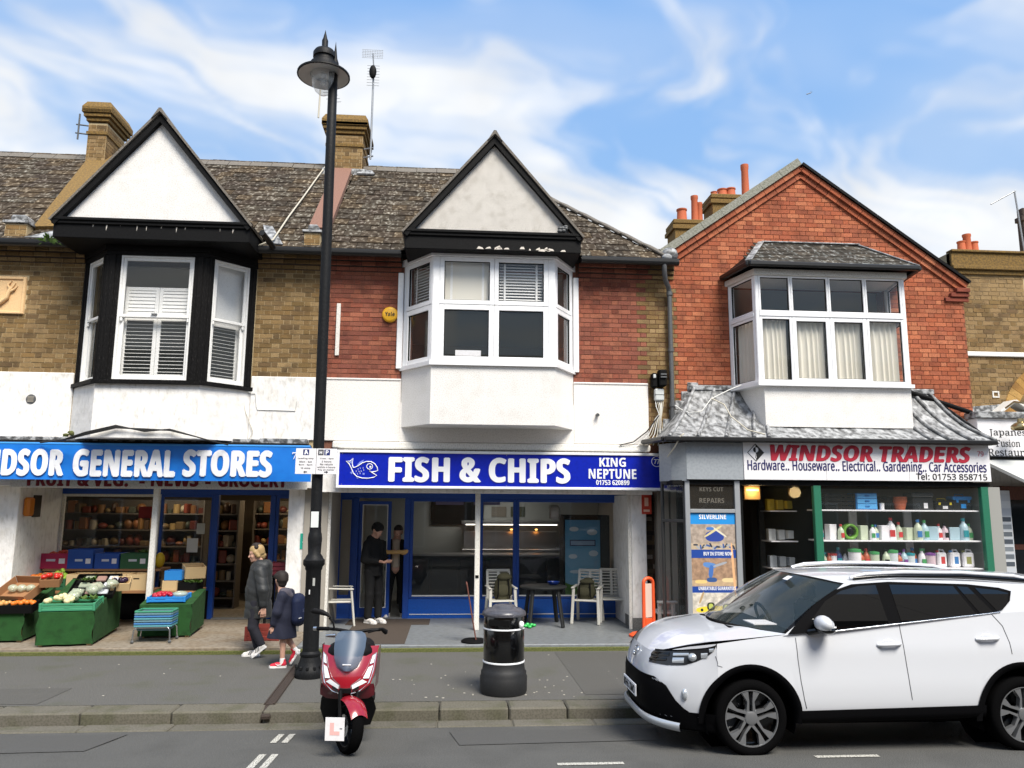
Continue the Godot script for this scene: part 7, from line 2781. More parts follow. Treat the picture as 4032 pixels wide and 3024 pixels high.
func scooter():
	mk("scooter_red",rgb(140,18,34),.22,{"clear":1.0,"clear_rough":.04})
	mk("scooter_dark",rgb(88,14,26),.3,{"clear":.6})
	mk("scooter_black",rgb(12,12,14),.55,{"spec":.3})
	mk("scooter_screen",rgb(80,96,116),.4,{"alpha":.8})
	mk("led_white",rgb(236,242,246),.12,{"clear":.8})
	var t := thing("motor_scooter","dark red motor scooter with white learner plate parked facing the road","scooter",Vector3(-1.0,road_y(5.9),5.72))
	t.rotation.z = -.02
	var shell := func(rows: Array,m: Material,called: String,parent = t):
		var q := MB.new()
		var out := []
		for r in rows:
			var row := PackedVector3Array()
			for c in range(-9,10):
				var j := c/9.0
				row.append(Vector3(r[1]*j,r[0],r[2] - r[3]*pow(absf(j),2.0) ))
			out.append(row)
		q.patch(out)
		return part(parent,called,q,m)
	shell.call([[.50,.06,.04,.02],[.53,.16,.055,.05],[.58,.225,.06,.09],[.66,.25,.04,.11],[.74,.258,.0,.11],[.82,.262,-.05,.11],[.88,.27,-.10,.10],[.905,.275,-.13,.09]],M.scooter_red,"front_shield")
	shell.call([[.43,.20,-.06,.05],[.46,.258,-.04,.08],[.51,.262,-.02,.10],[.57,.250,.0,.10]],M.scooter_dark,"lower_cowl")
	shell.call([[.14,.22,-.24,.06],[.30,.272,-.18,.08],[.42,.25,-.09,.06],[.475,.22,-.05,.05]],M.scooter_black,"leg_shield")
	for s in [-1.0,1.0]:
		var pane := func(pts: Array,out: float,called: String,m: Material,parent):
			var q := MB.new()
			var v := []
			for p in pts:
				var zz: float = table([[.50,.04],[.53,.055],[.58,.06],[.66,.04],[.74,.0],[.82,-.05],[.9,-.12]],p[1])
				var hw: float = table([[.50,.10],[.53,.16],[.58,.225],[.66,.25],[.9,.27]],p[1])
				var dd: float = table([[.5,.02],[.53,.05],[.58,.09],[.66,.11],[.9,.10]],p[1])
				v.append(Vector3(s*p[0],p[1],zz - dd*pow(p[0]/hw,2.0)+out))
			for k in range(1,v.size() - 1):
				if s > 0: q.tri(v[0],v[k],v[k+1])
				else: q.tri(v[0],v[k+1],v[k])
			return part(parent,called,q,m)
		var hl: MeshInstance3D = pane.call([[.05,.50],[.13,.525],[.215,.595],[.246,.70],[.258,.85],[.222,.83],[.19,.735],[.14,.65],[.05,.585]],.008,"headlight",M.lamp_lens,t)
		pane.call([[.155,.64],[.208,.635],[.236,.745],[.196,.73]],.013,"led_panel",M.led_white,hl)
		pane.call([[.206,.757],[.238,.765],[.248,.835],[.226,.825]],.013,"led_panel",M.led_white,hl)
		pane.call([[.06,.585],[.065,.55],[.195,.605],[.15,.632]],.013,"led_panel",M.led_white,hl)
		pane.call([[.06,.535],[.075,.52],[.13,.555],[.12,.575]],.013,"led_housing",M.lamp_dark,hl)
		var fq := MB.new()
		fq.patch([PackedVector3Array([Vector3(s*.262,.52,-.09),Vector3(s*.275,.54,-.30)]),PackedVector3Array([Vector3(s*.268,.7,-.12),Vector3(s*.28,.72,-.33)]),PackedVector3Array([Vector3(s*.280,.91,-.20),Vector3(s*.28,.9,-.36)])] if s > 0 else [PackedVector3Array([Vector3(s*.275,.54,-.30),Vector3(s*.262,.52,-.09)]),PackedVector3Array([Vector3(s*.28,.72,-.33),Vector3(s*.268,.7,-.12)]),PackedVector3Array([Vector3(s*.28,.9,-.36),Vector3(s*.280,.91,-.20)])])
		part(t,"side_flank",fq,M.scooter_dark)
		var hb := MB.new()
		hb.tube([Vector3(0,1.0,-.38),Vector3(s*.16,1.02,-.40),Vector3(s*.26,1.02,-.44)],.016,8)
		part(t,"handlebar",hb,M.scooter_black)
		if s > 0:
			hb = MB.new()
			hb.bar(Vector3(.14,1.0,-.36),Vector3(.27,1.035,-.37),.012,.016,Vector3.UP,.004)
			part(t,"mirror_stalk",hb,M.scooter_black)
			hb = MB.new()
			hb.tube([Vector3(.25,1.04,-.38),Vector3(.28,1.03,-.40),Vector3(.31,1.005,-.42),Vector3(.32,.98,-.42)],[.012,.03,.042,.02],10,true,.6)
			part(t,"mirror",hb,M.scooter_black)
			continue
		hb = MB.new()
		hb.tube([Vector3(s*.26,1.02,-.44),Vector3(s*.385,1.015,-.48)],.02,10)
		part(t,"grip",hb,M.scooter_black)
		hb = MB.new()
		hb.tube([Vector3(s*.385,1.015,-.48),Vector3(s*.42,1.013,-.49)],.021,10)
		part(t,"bar_end",hb,M.chrome)
		hb = MB.new()
		hb.tube([Vector3(s*.17,.975,-.32),Vector3(s*.27,.968,-.34)],[.022,.014],8)
		part(t,"brake_lever",hb,M.chrome)
		hb = MB.new()
		hb.tube([Vector3(s*.20,1.02,-.40),Vector3(s*.215,1.09,-.40),Vector3(s*.26,1.13,-.41)],.010,6)
		part(t,"mirror_stalk",hb,M.scooter_black)
		hb = MB.new()
		hb.tube([Vector3(-.24,1.135,-.40),Vector3(-.28,1.165,-.40),Vector3(-.34,1.185,-.41),Vector3(-.42,1.195,-.43),Vector3(-.445,1.185,-.435)],[.012,.03,.045,.045,.02],10,true,.6)
		part(t,"mirror",hb,M.scooter_black)
	var sq := MB.new()
	var srows := []
	for r in [[.70,.055,.02],[.74,.10,.012],[.82,.135,-.03],[.90,.15,-.085],[.98,.152,-.14],[1.02,.135,-.165],[1.04,.10,-.175]]:
		var row := PackedVector3Array()
		for c in range(-8,9):
			var j := c/8.0
			row.append(Vector3(r[1]*j,r[0]+.012*(1.0 - j*j),r[2]+.045 - .06*j*j))
		srows.append(row)
	sq.patch(srows)
	var scr := part(t,"windscreen",sq,M.scooter_screen)
	slab(scr,"screen_mark",M.sign_white,-.04,.765,.048,.04,.773,.056)
	var iq := MB.new()
	iq.ball(Vector3(0,.84,-.20),Vector3(.235,.13,.15),16,10)
	part(t,"dash_cowl",iq,M.scooter_black)
	slab(t,"nose_grille",M.scooter_black,-.055,.505,.03,.055,.56,.062,.008)
	var seat := MB.new()
	seat.ball(Vector3(0,.72,-1.1),Vector3(.15,.09,.45),14,8)
	part(t,"seat",seat,M.scooter_black)
	var tail := MB.new()
	tail.ball(Vector3(0,.52,-1.2),Vector3(.2,.2,.55),14,8)
	part(t,"tail",tail,M.scooter_dark)
	var deck := MB.new()
	deck.bb(-.2,.2,-.95,.2,.34,-.25,.04)
	part(t,"footboard",deck,M.scooter_black)
	var st := Transform3D(Basis(Vector3.UP,.52)*Basis(Vector3.FORWARD,.05),Vector3(.06,.245,.13))
	var wt := st*Transform3D(Basis(Vector3.FORWARD,PI/2),Vector3.ZERO)
	var w := MB.new()
	w.lathe([Vector2(.185,-.048),Vector2(.215,-.056),Vector2(.237,-.04),Vector2(.245,.0),Vector2(.237,.04),Vector2(.215,.056),Vector2(.185,.048),Vector2(.178,.03),Vector2(.178,-.03),Vector2(.185,-.048)],36)
	var wo := part(t,"front_tyre",w,M.tyre)
	wo.transform = wt
	w = MB.new()
	w.lathe([Vector2(.172,-.036),Vector2(.185,-.04),Vector2(.185,.04),Vector2(.172,.036),Vector2(.165,.02),Vector2(.165,-.02),Vector2(.172,-.036)],36)
	part(wo,"rim",w,M.scooter_black)
	for k in 5:
		w = MB.new()
		var a := TAU*k/5+.3
		w.bar(Vector3(cos(a)*.03,0,sin(a)*.03),Vector3(cos(a+.2)*.17,0,sin(a+.2)*.17),.035,.03,Vector3.UP,.008)
		part(wo,"spoke",w,M.scooter_black)
	w = MB.new()
	w.lathe([Vector2(.0,-.05),Vector2(.035,-.05),Vector2(.035,.05),Vector2(.0,.05)],14)
	part(wo,"hub",w,M.scooter_black)
	w = MB.new()
	w.lathe([Vector2(.06,-.05),Vector2(.1,-.05),Vector2(.1,-.046),Vector2(.06,-.046)],22)
	part(wo,"brake_disc",w,M.chrome)
	for s in [-1.0,1.0]:
		w = MB.new()
		w.tube([st*Vector3(s*.085,.0,.0),st*Vector3(s*.085,.30,-.08)],.02,8)
		part(t,"fork_leg",w,M.scooter_black)
	w = MB.new()
	w.xf = st
	w.bb(-.105,-.06,.06,-.07,.02,.12,.01)
	part(t,"brake_caliper",w,M.chrome)
	w = MB.new()
	var mr := []
	for i in 11:
		var a := .62+i*.135
		var row := PackedVector3Array()
		for c in range(-5,6):
			var j := c/5.0
			var rr := .268+.012*sin(a)
			row.append(st*Vector3(j*(.062+.03*sin(a)),sin(a)*rr - .02 - .035*j*j,cos(a)*rr))
		mr.append(row)
	w.patch(mr)
	part(t,"mudguard",w,M.scooter_red)
	var lp := thing("learner_plate","square white learner plate with red L tied below the scooter's nose","plate",Vector3(-1.035,road_y(5.9)+.265,6.04),-.12)
	slab(lp,"plate",M.sign_pale,-.088,-.10,-.002,.088,.10,.002)
	slab(lp,"letter_stroke",M.l_red,-.045,-.052,.002,-.008,.055,.0035)
	slab(lp,"letter_stroke",M.l_red,-.0075,-.052,.002,.045,-.018,.0035)
	slab(lp,"maker_mark",M.plate_ink,.045,.0,.002,.068,.008,.003)
const WORN := [[.0,Color(.84,.84,.84)],[.5,Color(1,1,1)],[1.0,Color(1.06,1.06,1.06)]]
const CLOTH := [[.0,Color(.6,.6,.6)],[.5,Color(.95,.95,.95)],[1.0,Color(1.35,1.35,1.35)]]
func nets(bones: Array,h: float,k := .03,out: MB = null) -> MB:
	var lo := Vector3(1e9,1e9,1e9)
	var hi := -lo
	for b in bones:
		for e in 2:
			var r: float = b[2+e]+k+h*2.0
			lo = lo.min(b[e] - Vector3(r,r,r))
			hi = hi.max(b[e]+Vector3(r,r,r))
	var nx := int((hi.x - lo.x)/h)+2
	var ny := int((hi.y - lo.y)/h)+2
	var nz := int((hi.z - lo.z)/h)+2
	var f := PackedFloat32Array()
	f.resize(nx*ny*nz)
	f.fill(1.0)
	for b in bones:
		var a: Vector3 = b[0]
		var d: Vector3 = b[1] - b[0]
		var ra: float = b[2]
		var rb: float = b[3]
		var l2 := maxf(d.length_squared(),1e-9)
		var m := maxf(ra,rb)+k+h*1.5
		var p0: Vector3 = (a.min(b[1]) - Vector3(m,m,m) - lo)/h
		var p1: Vector3 = (a.max(b[1])+Vector3(m,m,m) - lo)/h
		for z in range(maxi(0,int(p0.z)),mini(nz,int(p1.z)+2)):
			for y in range(maxi(0,int(p0.y)),mini(ny,int(p1.y)+2)):
				var row := (z*ny+y)*nx
				for x in range(maxi(0,int(p0.x)),mini(nx,int(p1.x)+2)):
					var q := Vector3(lo.x+x*h,lo.y+y*h,lo.z+z*h) - a
					var t := clampf(q.dot(d)/l2,.0,1.0)
					var v := (q - d*t).length() - (ra+(rb - ra)*t)
					var o := f[row+x]
					var g := maxf(k - absf(o - v),.0)/k
					f[row+x] = minf(o,v) - g*g*k*.25
	var mb := out if out else MB.new()
	var idx := {}
	var sx := 1
	var sy := nx
	var sz := nx*ny
	var base := mb.v.size()
	for z in nz - 1:
		for y in ny - 1:
			var row := (z*ny+y)*nx
			for x in nx - 1:
				var i := row+x
				var c0 := f[i] < .0
				if c0 == (f[i+sx] < .0) and c0 == (f[i+sy] < .0) and c0 == (f[i+sz] < .0) and c0 == (f[i+sx+sy] < .0) and c0 == (f[i+sx+sz] < .0) and c0 == (f[i+sy+sz] < .0) and c0 == (f[i+sx+sy+sz] < .0):
					continue
				var s := Vector3.ZERO
				var n := 0
				for e in [[0,sx,0,0,0,0],[sy,sx,0,1,0,0],[sz,sx,0,0,1,0],[sy+sz,sx,0,1,1,0],[0,sy,0,0,0,1],[sx,sy,1,0,0,1],[sz,sy,0,0,1,1],[sx+sz,sy,1,0,1,1],[0,sz,0,0,0,2],[sx,sz,1,0,0,2],[sy,sz,0,1,0,2],[sx+sy,sz,1,1,0,2]]:
					var va := f[i+e[0]]
					var vb := f[i+e[0]+e[1]]
					if (va < .0) != (vb < .0):
						var p := Vector3(e[2],e[3],e[4])
						p[e[5]] += va/(va - vb)
						s += p
						n += 1
				s /= n
				var gr := Vector3(f[i+sx] - f[i]+f[i+sx+sy+sz] - f[i+sy+sz],f[i+sy] - f[i]+f[i+sx+sy+sz] - f[i+sx+sz],f[i+sz] - f[i]+f[i+sx+sy+sz] - f[i+sx+sy])
				idx[i] = mb._pt(lo+(Vector3(x,y,z)+s)*h,gr.normalized())
	for i in idx:
		var x: int = i % nx
		var y: int = (i/nx) % ny
		var z: int = i/sz
		if x == 0 or y == 0 or z == 0: continue
		for e in [[sx,sy,sz],[sy,sz,sx],[sz,sx,sy]]:
			var a := f[i] < .0
			if a == (f[i+e[0]] < .0): continue
			if not (idx.has(i - e[1]) and idx.has(i - e[2]) and idx.has(i - e[1] - e[2])): continue
			var q := [idx[i],idx[i - e[1]],idx[i - e[1] - e[2]],idx[i - e[2]]]
			if a: mb.ix.append_array([q[0],q[2],q[1],q[0],q[3],q[2]])
			else: mb.ix.append_array([q[0],q[1],q[2],q[0],q[2],q[3]])
	return mb
func moved(bones: Array,tf: Transform3D) -> Array:
	var s := tf.basis.get_scale().x
	var o := []
	for b in bones: o.append([tf*b[0],tf*b[1],b[2]*s,b[3]*s])
	return o
func head_bones() -> Array:
	var V := func(x,y,z): return Vector3(x,y,z)
	return [[Vector3(0,.035,-.025),Vector3(0,.035,.012),.086,.083],[Vector3(0,-.02,.03),Vector3(0,-.072,.042),.062,.042],[Vector3(0,-.094,.058),Vector3(0,-.096,.062),.022,.02],
		[Vector3(0,.0,.088),Vector3(0,-.034,.106),.009,.013],[Vector3(-.03,.02,.08),Vector3(.03,.02,.08),.012,.012],[Vector3(-.034,-.03,.06),Vector3(-.03,-.045,.058),.026,.022],[Vector3(.034,-.03,.06),Vector3(.03,-.045,.058),.026,.022],
		[Vector3(-.084,.005,-.008),Vector3(-.08,-.03,-.002),.014,.01],[Vector3(.084,.005,-.008),Vector3(.08,-.03,-.002),.014,.01],[Vector3(-.014,-.066,.084),Vector3(.014,-.066,.084),.008,.008],
		[Vector3(0,-.07,-.012),Vector3(0,-.19,-.035),.052,.058]]
func hand_bones(curl := .5) -> Array:
	var o := [[Vector3(-.022,-.02,0),Vector3(-.026,-.075,0),.016,.014],[Vector3(.0,-.01,0),Vector3(.0,-.08,0),.018,.014],[Vector3(.022,-.02,0),Vector3(.026,-.078,0),.016,.014],[Vector3(0,.03,0),Vector3(0,-.01,0),.026,.022]]
	var ln := [.06,.075,.08,.072]
	for k in 4:
		var x := -.032+k*.0215
		var p := Vector3(x,-.085,0)
		var a := curl*.5
		for j in 3:
			var q: Vector3 = p+Vector3(.0,-cos(a),sin(a))*ln[k]*[.45,.32,.26][j]
			o.append([p,q,.0088 - j*.0008,.0082 - j*.0008])
			p = q
			a += curl*.7
	var tp := Vector3(.03,-.025,.006)
	for j in 3:
		var q: Vector3 = tp+Vector3(.6 - j*.35,-.75,.35+j*.15).normalized()*[.035,.03,.024][j]
		o.append([tp,q,.0115 - j*.001,.0105 - j*.001])
		tp = q
	return o
func face_parts(p: Node3D,tf: Transform3D,eyes := true):
	if eyes:
		for s in [-1.0,1.0]:
			var e := MB.new()
			e.xf = tf
			e.ball(Vector3(s*.031,.003,.0775),Vector3(.013,.008,.008),8,6)
			part(p,"eye",e,paint(rgb(222,216,208),.3))
			e = MB.new()
			e.xf = tf
			e.ball(Vector3(s*.031,.003,.083),Vector3(.006,.006,.004),8,6)
			part(p,"iris",e,paint(rgb(50,44,38),.2))
			e = MB.new()
			e.xf = tf
			e.tube([Vector3(s*.016,.022,.092),Vector3(s*.032,.027,.089),Vector3(s*.048,.021,.079)],.004,5)
			part(p,"eyebrow",e,paint(rgb(96,76,54),.9))
	var m := MB.new()
	m.xf = tf
	m.tube([Vector3(-.024,-.066,.083),Vector3(0,-.065,.094),Vector3(.024,-.066,.083)],[.003,.006,.003],6)
	part(p,"mouth",m,paint(rgb(160,96,84),.6))
func shoe(p: Node3D,tf: Transform3D,l: float,upper: Material,sole: Material,trim: Material = null):
	var w := l*.16
	var u := nets(moved([[Vector3(0,.05,.02),Vector3(0,.042,l*.55),w*.95,w*.85],[Vector3(0,.04,l*.55),Vector3(.004,.032,l*.86),w*.9,w*.7],[Vector3(0,.05,.03),Vector3(0,.10,.03),w*.9,w*.82]],tf),.009,.02)
	var uo := part(p,"shoe",u,upper)
	var s := MB.new()
	s.xf = tf
	var poly := PackedVector2Array()
	for q in [[-.9,-.02],[-.75,.5],[-1.12,.7],[-.9,.93],[-.3,1.02],[.3,1.02],[.9,.93],[1.12,.7],[.8,.5],[.9,-.02],[.4,-.07],[-.4,-.07]]:
		poly.append(Vector2(q[0]*w*1.02,-q[1]*l))
	s.xf = tf*Transform3D(Basis(Vector3(1,0,0),Vector3(0,0,-1),Vector3(0,1,0)),Vector3.ZERO)
	s.prism(poly,.0,.028)
	part(uo,"sole",s,sole)
	if trim:
		for k in 3:
			for sd in [-1.0,1.0]:
				var t := MB.new()
				t.xf = tf
				var z: float = l*(.34+.10*k)
				t.bar(Vector3(sd*w*.96,.03,z+.015),Vector3(sd*w*.80,.078,z - .012),.012,.006,Vector3(1,0,0))
				part(uo,"stripe",t,trim)
func aim(at: Vector3,fwd: Vector3,up := Vector3.UP,s := 1.0) -> Transform3D:
	var z := fwd.normalized()
	var x := up.cross(z).normalized()
	var y := z.cross(x)
	return Transform3D(Basis(x*s,y*s,z*s),at)
func puff(mb: MB,pitch: float,amp: float,hem := -9.0):
	for i in mb.v.size():
		if mb.v[i].y < hem: mb.v[i].y = hem+(mb.v[i].y - hem)*.08
	for i in mb.v.size():
		var w := absf(sin((mb.v[i].y+.05*sin(mb.v[i].x*9.0))*PI/pitch))
		var o := amp*(pow(w,.5) - .75)+amp*.35*sin(mb.v[i].x*31.0+mb.v[i].y*23.0)*sin(mb.v[i].z*27.0)
		mb.v[i] += mb.n[i]*o
	var acc := PackedVector3Array()
	acc.resize(mb.v.size())
	for k in range(0,mb.ix.size(),3):
		var a := mb.ix[k]
		var b := mb.ix[k+1]
		var c := mb.ix[k+2]
		var n := (mb.v[c] - mb.v[a]).cross(mb.v[b] - mb.v[a])
		acc[a] += n; acc[b] += n; acc[c] += n
	for i in acc.size():
		var n := acc[i].normalized()
		if n.dot(mb.n[i]) < 0: n = -n
		mb.n[i] = n
func people():
	mk("skin",rgb(206,160,138),.6)
	mk("hair_blonde",rgb(178,150,104),.6,{"size":.12,"stretch":.3,"freq":.05,"ramp":[[.0,grey(.5)],[.5,grey(.9)],[1.0,Color(1.25,1.2,1.1)]],"seed":1})
	mk("hair_dark",rgb(40,31,26),.7,{"size":.1,"freq":.04,"ramp":CLOTH,"seed":1})
	mk("coat_black",rgb(44,46,47),.55,{"size":.3,"freq":.04,"ramp":CLOTH,"bump":4.0,"seed":1,"sheen":.3})
	mk("coat_navy",rgb(27,31,52),.8,{"size":.35,"freq":.04,"ramp":CLOTH,"bump":4.0,"seed":1,"sheen":.2})
	mk("navy_bag",rgb(24,36,70),.7,{"size":.3,"freq":.04,"ramp":CLOTH,"seed":1})
	mk("fur_grey",rgb(92,88,98),.95,{"size":.15,"freq":.12,"ramp":[[.0,grey(.35)],[.5,grey(.9)],[1.0,grey(1.6)]],"seed":1})
	mk("trousers_dark",rgb(34,34,44),.85,{"size":.3,"freq":.04,"ramp":CLOTH,"seed":1})
	mk("black_cloth",rgb(13,13,14),.85,{"size":.4,"freq":.04,"ramp":CLOTH,"seed":1})
	mk("shoe_white",rgb(226,222,218),.6)
	mk("shoe_red",rgb(206,40,62),.5)
	mk("sole_white",rgb(236,234,232),.6)
	walking_woman()
	walking_child()
	man_at_door()
	person_in_doorway()
func walking_woman():
	var p := thing("person","person in a long black puffer coat walking left past the grocery","person",Vector3(-2.9,0,1.38))
	var V := Vector3.ZERO
	var body := nets([[Vector3(.03,1.3,0),Vector3(.02,.86,0),.10,.12],[Vector3(.05,1.26,.15),Vector3(.12,.98,.22),.04,.034],[Vector3(.12,.98,.22),Vector3(.145,.74,.225),.034,.026],[Vector3(.03,1.27,-.15),Vector3(-.01,1.0,-.22),.04,.034],[Vector3(-.01,1.0,-.22),Vector3(-.09,.78,-.21),.034,.026],
		[Vector3(.0,.84,.09),Vector3(-.02,.44,.10),.07,.05],[Vector3(-.02,.44,.10),Vector3(.13,.16,.10),.045,.032],[Vector3(0,.84,-.08),Vector3(-.05,.43,-.07),.07,.05],[Vector3(-.05,.43,-.07),Vector3(.02,.09,-.06),.045,.032],[Vector3(.015,1.3,.0),Vector3(-.01,1.42,0),.055,.05]],.016,.03)
	var htf := aim(Vector3(-.055,1.49,.005),Vector3(-.93,-.10,.36))
	nets(moved(head_bones(),htf),.006,.016,body)
	nets(moved(hand_bones(.7),aim(Vector3(.148,.725,.226),Vector3(-.3,.0,-1.0)) ),.0045,.008,body)
	nets(moved(hand_bones(.7),aim(Vector3(-.10,.765,-.208),Vector3(-.3,.0,1.0)) ),.0055,.008,body)
	var bo := part(p,"body",body,M.skin)
	face_parts(p,htf)
	part(p,"hair",nets(moved([[Vector3(0,.055,-.035),Vector3(0,.06,.012),.09,.082],[Vector3(0,.0,-.05),Vector3(0,-.03,-.055),.08,.06],[Vector3(-.06,.03,.02),Vector3(-.074,-.03,-.02),.035,.03],[Vector3(.06,.03,.02),Vector3(.074,-.03,-.02),.035,.03],[Vector3(0,-.03,-.11),Vector3(0,-.06,-.10),.035,.03]],htf),.008,.02),M.hair_blonde)
	part(p,"hair_band",nets(moved([[Vector3(-.06,.10,.0),Vector3(.0,.13,.0),.035,.035],[Vector3(.0,.13,.0),Vector3(.06,.10,.0),.035,.035],[Vector3(.0,.125,-.05),Vector3(.0,.12,.03),.035,.035]],htf),.008,.02),M.hair_dark)
	var coat := nets([[Vector3(.03,1.24,.0),Vector3(.01,.95,.0),.165,.19],[Vector3(.01,.95,.0),Vector3(.02,.56,.0),.185,.18],[Vector3(-.02,.72,.03),Vector3(-.05,.57,.03),.14,.125],[Vector3(.08,.72,.0),Vector3(.10,.56,.0),.13,.12],
		[Vector3(.05,1.25,.15),Vector3(.13,.98,.225),.095,.082],[Vector3(.13,.98,.225),Vector3(.145,.775,.225),.08,.056],[Vector3(.03,1.25,-.15),Vector3(-.01,1.0,-.22),.09,.08],[Vector3(-.01,1.0,-.22),Vector3(-.085,.80,-.21),.075,.055],
		[Vector3(.02,1.33,.07),Vector3(.02,1.33,-.07),.075,.075],[Vector3(.10,1.33,.06),Vector3(.10,1.33,-.06),.075,.075],[Vector3(-.04,1.33,.04),Vector3(-.04,1.33,-.04),.05,.05]],.014,.035)
	puff(coat,.11,.0065,.575)
	var co := part(p,"puffer_coat",coat,M.coat_black)
	var pk := MB.new()
	pk.tube([Vector3(-.12,1.02,.155),Vector3(-.10,.88,.18)],.006,5)
	part(co,"pocket_zip",pk,M.cable_black)
	part(p,"trousers",nets([[Vector3(.0,.80,.09),Vector3(-.02,.44,.10),.10,.075],[Vector3(-.02,.44,.10),Vector3(.115,.20,.10),.075,.055],[Vector3(0,.80,-.08),Vector3(-.06,.43,-.07),.10,.075],[Vector3(-.06,.43,-.07),Vector3(.015,.15,-.06),.075,.055]],.014,.02),M.trousers_dark)
	part(p,"sock",nets([[Vector3(.11,.21,.10),Vector3(.145,.14,.10),.042,.04],[Vector3(.012,.16,-.06),Vector3(.02,.08,-.06),.042,.04]],.012,.01),M.black_cloth)
	shoe(p,aim(Vector3(.05,.002,-.06),Vector3(-1,0,.1)),.24,M.shoe_white,M.sole_white,M.pipe_grey)
	shoe(p,aim(Vector3(.185,.145,.105),Vector3(-.8,-.62,.1),Vector3(-.6,.8,0)),.24,M.shoe_white,M.sole_white,M.pipe_grey)
func walking_child():
	var p := thing("person","small person in navy coat with backpack and red trainers beside the street lamp","person",Vector3(-2.36,0,2.12))
	var body := nets([[Vector3(.02,.98,0),Vector3(.03,.62,0),.08,.10],[Vector3(.02,.60,.06),Vector3(.03,.33,.06),.06,.042],[Vector3(.03,.33,.06),Vector3(.035,.07,.06),.042,.03],[Vector3(.03,.60,-.06),Vector3(.09,.34,-.06),.06,.042],[Vector3(.09,.34,-.06),Vector3(.21,.18,-.06),.042,.03],[Vector3(.0,.98,.11),Vector3(-.05,.76,.15),.035,.03],[Vector3(-.05,.76,.15),Vector3(-.10,.58,.13),.03,.022],[Vector3(.0,.98,-.11),Vector3(-.05,.76,-.15),.035,.03],[Vector3(-.05,.76,-.15),Vector3(-.10,.58,-.13),.03,.022],[Vector3(.0,.98,0),Vector3(-.03,1.08,0),.045,.04]],.015,.025)
	var htf := aim(Vector3(-.05,1.175,.0),Vector3(-.62,-.05,-.78),Vector3.UP,.92)
	nets(moved(head_bones(),htf),.007,.015,body)
	nets(moved(hand_bones(.8),aim(Vector3(-.105,.56,.13),Vector3(-.3,0,-1),Vector3.UP,.75)),.006,.007,body)
	nets(moved(hand_bones(.8),aim(Vector3(-.105,.56,-.13),Vector3(-.3,0,1),Vector3.UP,.75)),.006,.007,body)
	part(p,"body",body,M.skin)
	face_parts(p,htf)
	part(p,"hair",nets(moved([[Vector3(0,.05,-.03),Vector3(0,.06,.02),.096,.085],[Vector3(0,.0,-.05),Vector3(0,-.045,-.045),.085,.065],[Vector3(-.05,.06,.03),Vector3(.05,.06,.03),.05,.05]],htf),.009,.02),M.hair_dark)
	var coat := nets([[Vector3(.03,.94,.0),Vector3(.02,.70,.0),.13,.155],[Vector3(.02,.70,.0),Vector3(.01,.40,.0),.155,.17],[Vector3(-.04,.55,.0),Vector3(-.07,.40,.02),.12,.13],[Vector3(.07,.52,.0),Vector3(.08,.40,.0),.11,.12],[Vector3(.0,.97,.12),Vector3(-.05,.76,.16),.075,.065],[Vector3(-.05,.76,.16),Vector3(-.10,.60,.135),.062,.045],[Vector3(.0,.97,-.12),Vector3(-.05,.76,-.16),.075,.065],[Vector3(-.05,.76,-.16),Vector3(-.10,.60,-.135),.062,.045]],.014,.03)
	puff(coat,.3,.006,.40)
	var co := part(p,"coat",coat,M.coat_navy)
	part(co,"fur_hood",nets([[Vector3(.05,1.02,.08),Vector3(.08,1.0,-.06),.055,.055],[Vector3(.0,1.03,.10),Vector3(.10,.97,.06),.05,.045]],.012,.03),M.fur_grey)
	part(p,"sock",nets([[Vector3(.035,.115,.06),Vector3(.035,.06,.06),.036,.038],[Vector3(.17,.235,-.06),Vector3(.215,.175,-.06),.035,.038]],.01,.01),M.sole_white)
	shoe(p,aim(Vector3(.08,.002,.06),Vector3(-1,0,.05)),.215,M.shoe_red,M.sole_white)
	shoe(p,aim(Vector3(.245,.20,-.06),Vector3(-.52,-.85,.0),Vector3(-.85,.52,0)),.215,M.shoe_red,M.sole_white)
	for s in [[.06,.0]]:
		var sw := MB.new()
		sw.tube([Vector3(.03,.045,.095),Vector3(-.02,.04,.098),Vector3(-.05,.06,.094)],[.008,.008,.003],6)
		part(p,"shoe_mark",sw,M.sole_white)
	var b := thing("school_bag","navy backpack on the child beside the street lamp","bag",Vector3(-2.36,0,2.12))
	part(b,"body",nets([[Vector3(.20,.90,.0),Vector3(.21,.66,.0),.10,.115],[Vector3(.20,.88,.09),Vector3(.22,.66,.10),.07,.08],[Vector3(.20,.88,-.09),Vector3(.22,.66,-.10),.07,.08]],.014,.04),M.navy_bag)
	part(b,"pocket",nets([[Vector3(.29,.74,.06),Vector3(.29,.66,.06),.06,.06],[Vector3(.29,.74,-.06),Vector3(.29,.66,-.06),.06,.06]],.014,.03),M.navy_bag)
	var mk_ := MB.new()
	mk_.bar(Vector3(.25,.675,.175),Vector3(.29,.685,.165),.02,.012)
	part(b,"reflective_mark",mk_,M.sole_white)
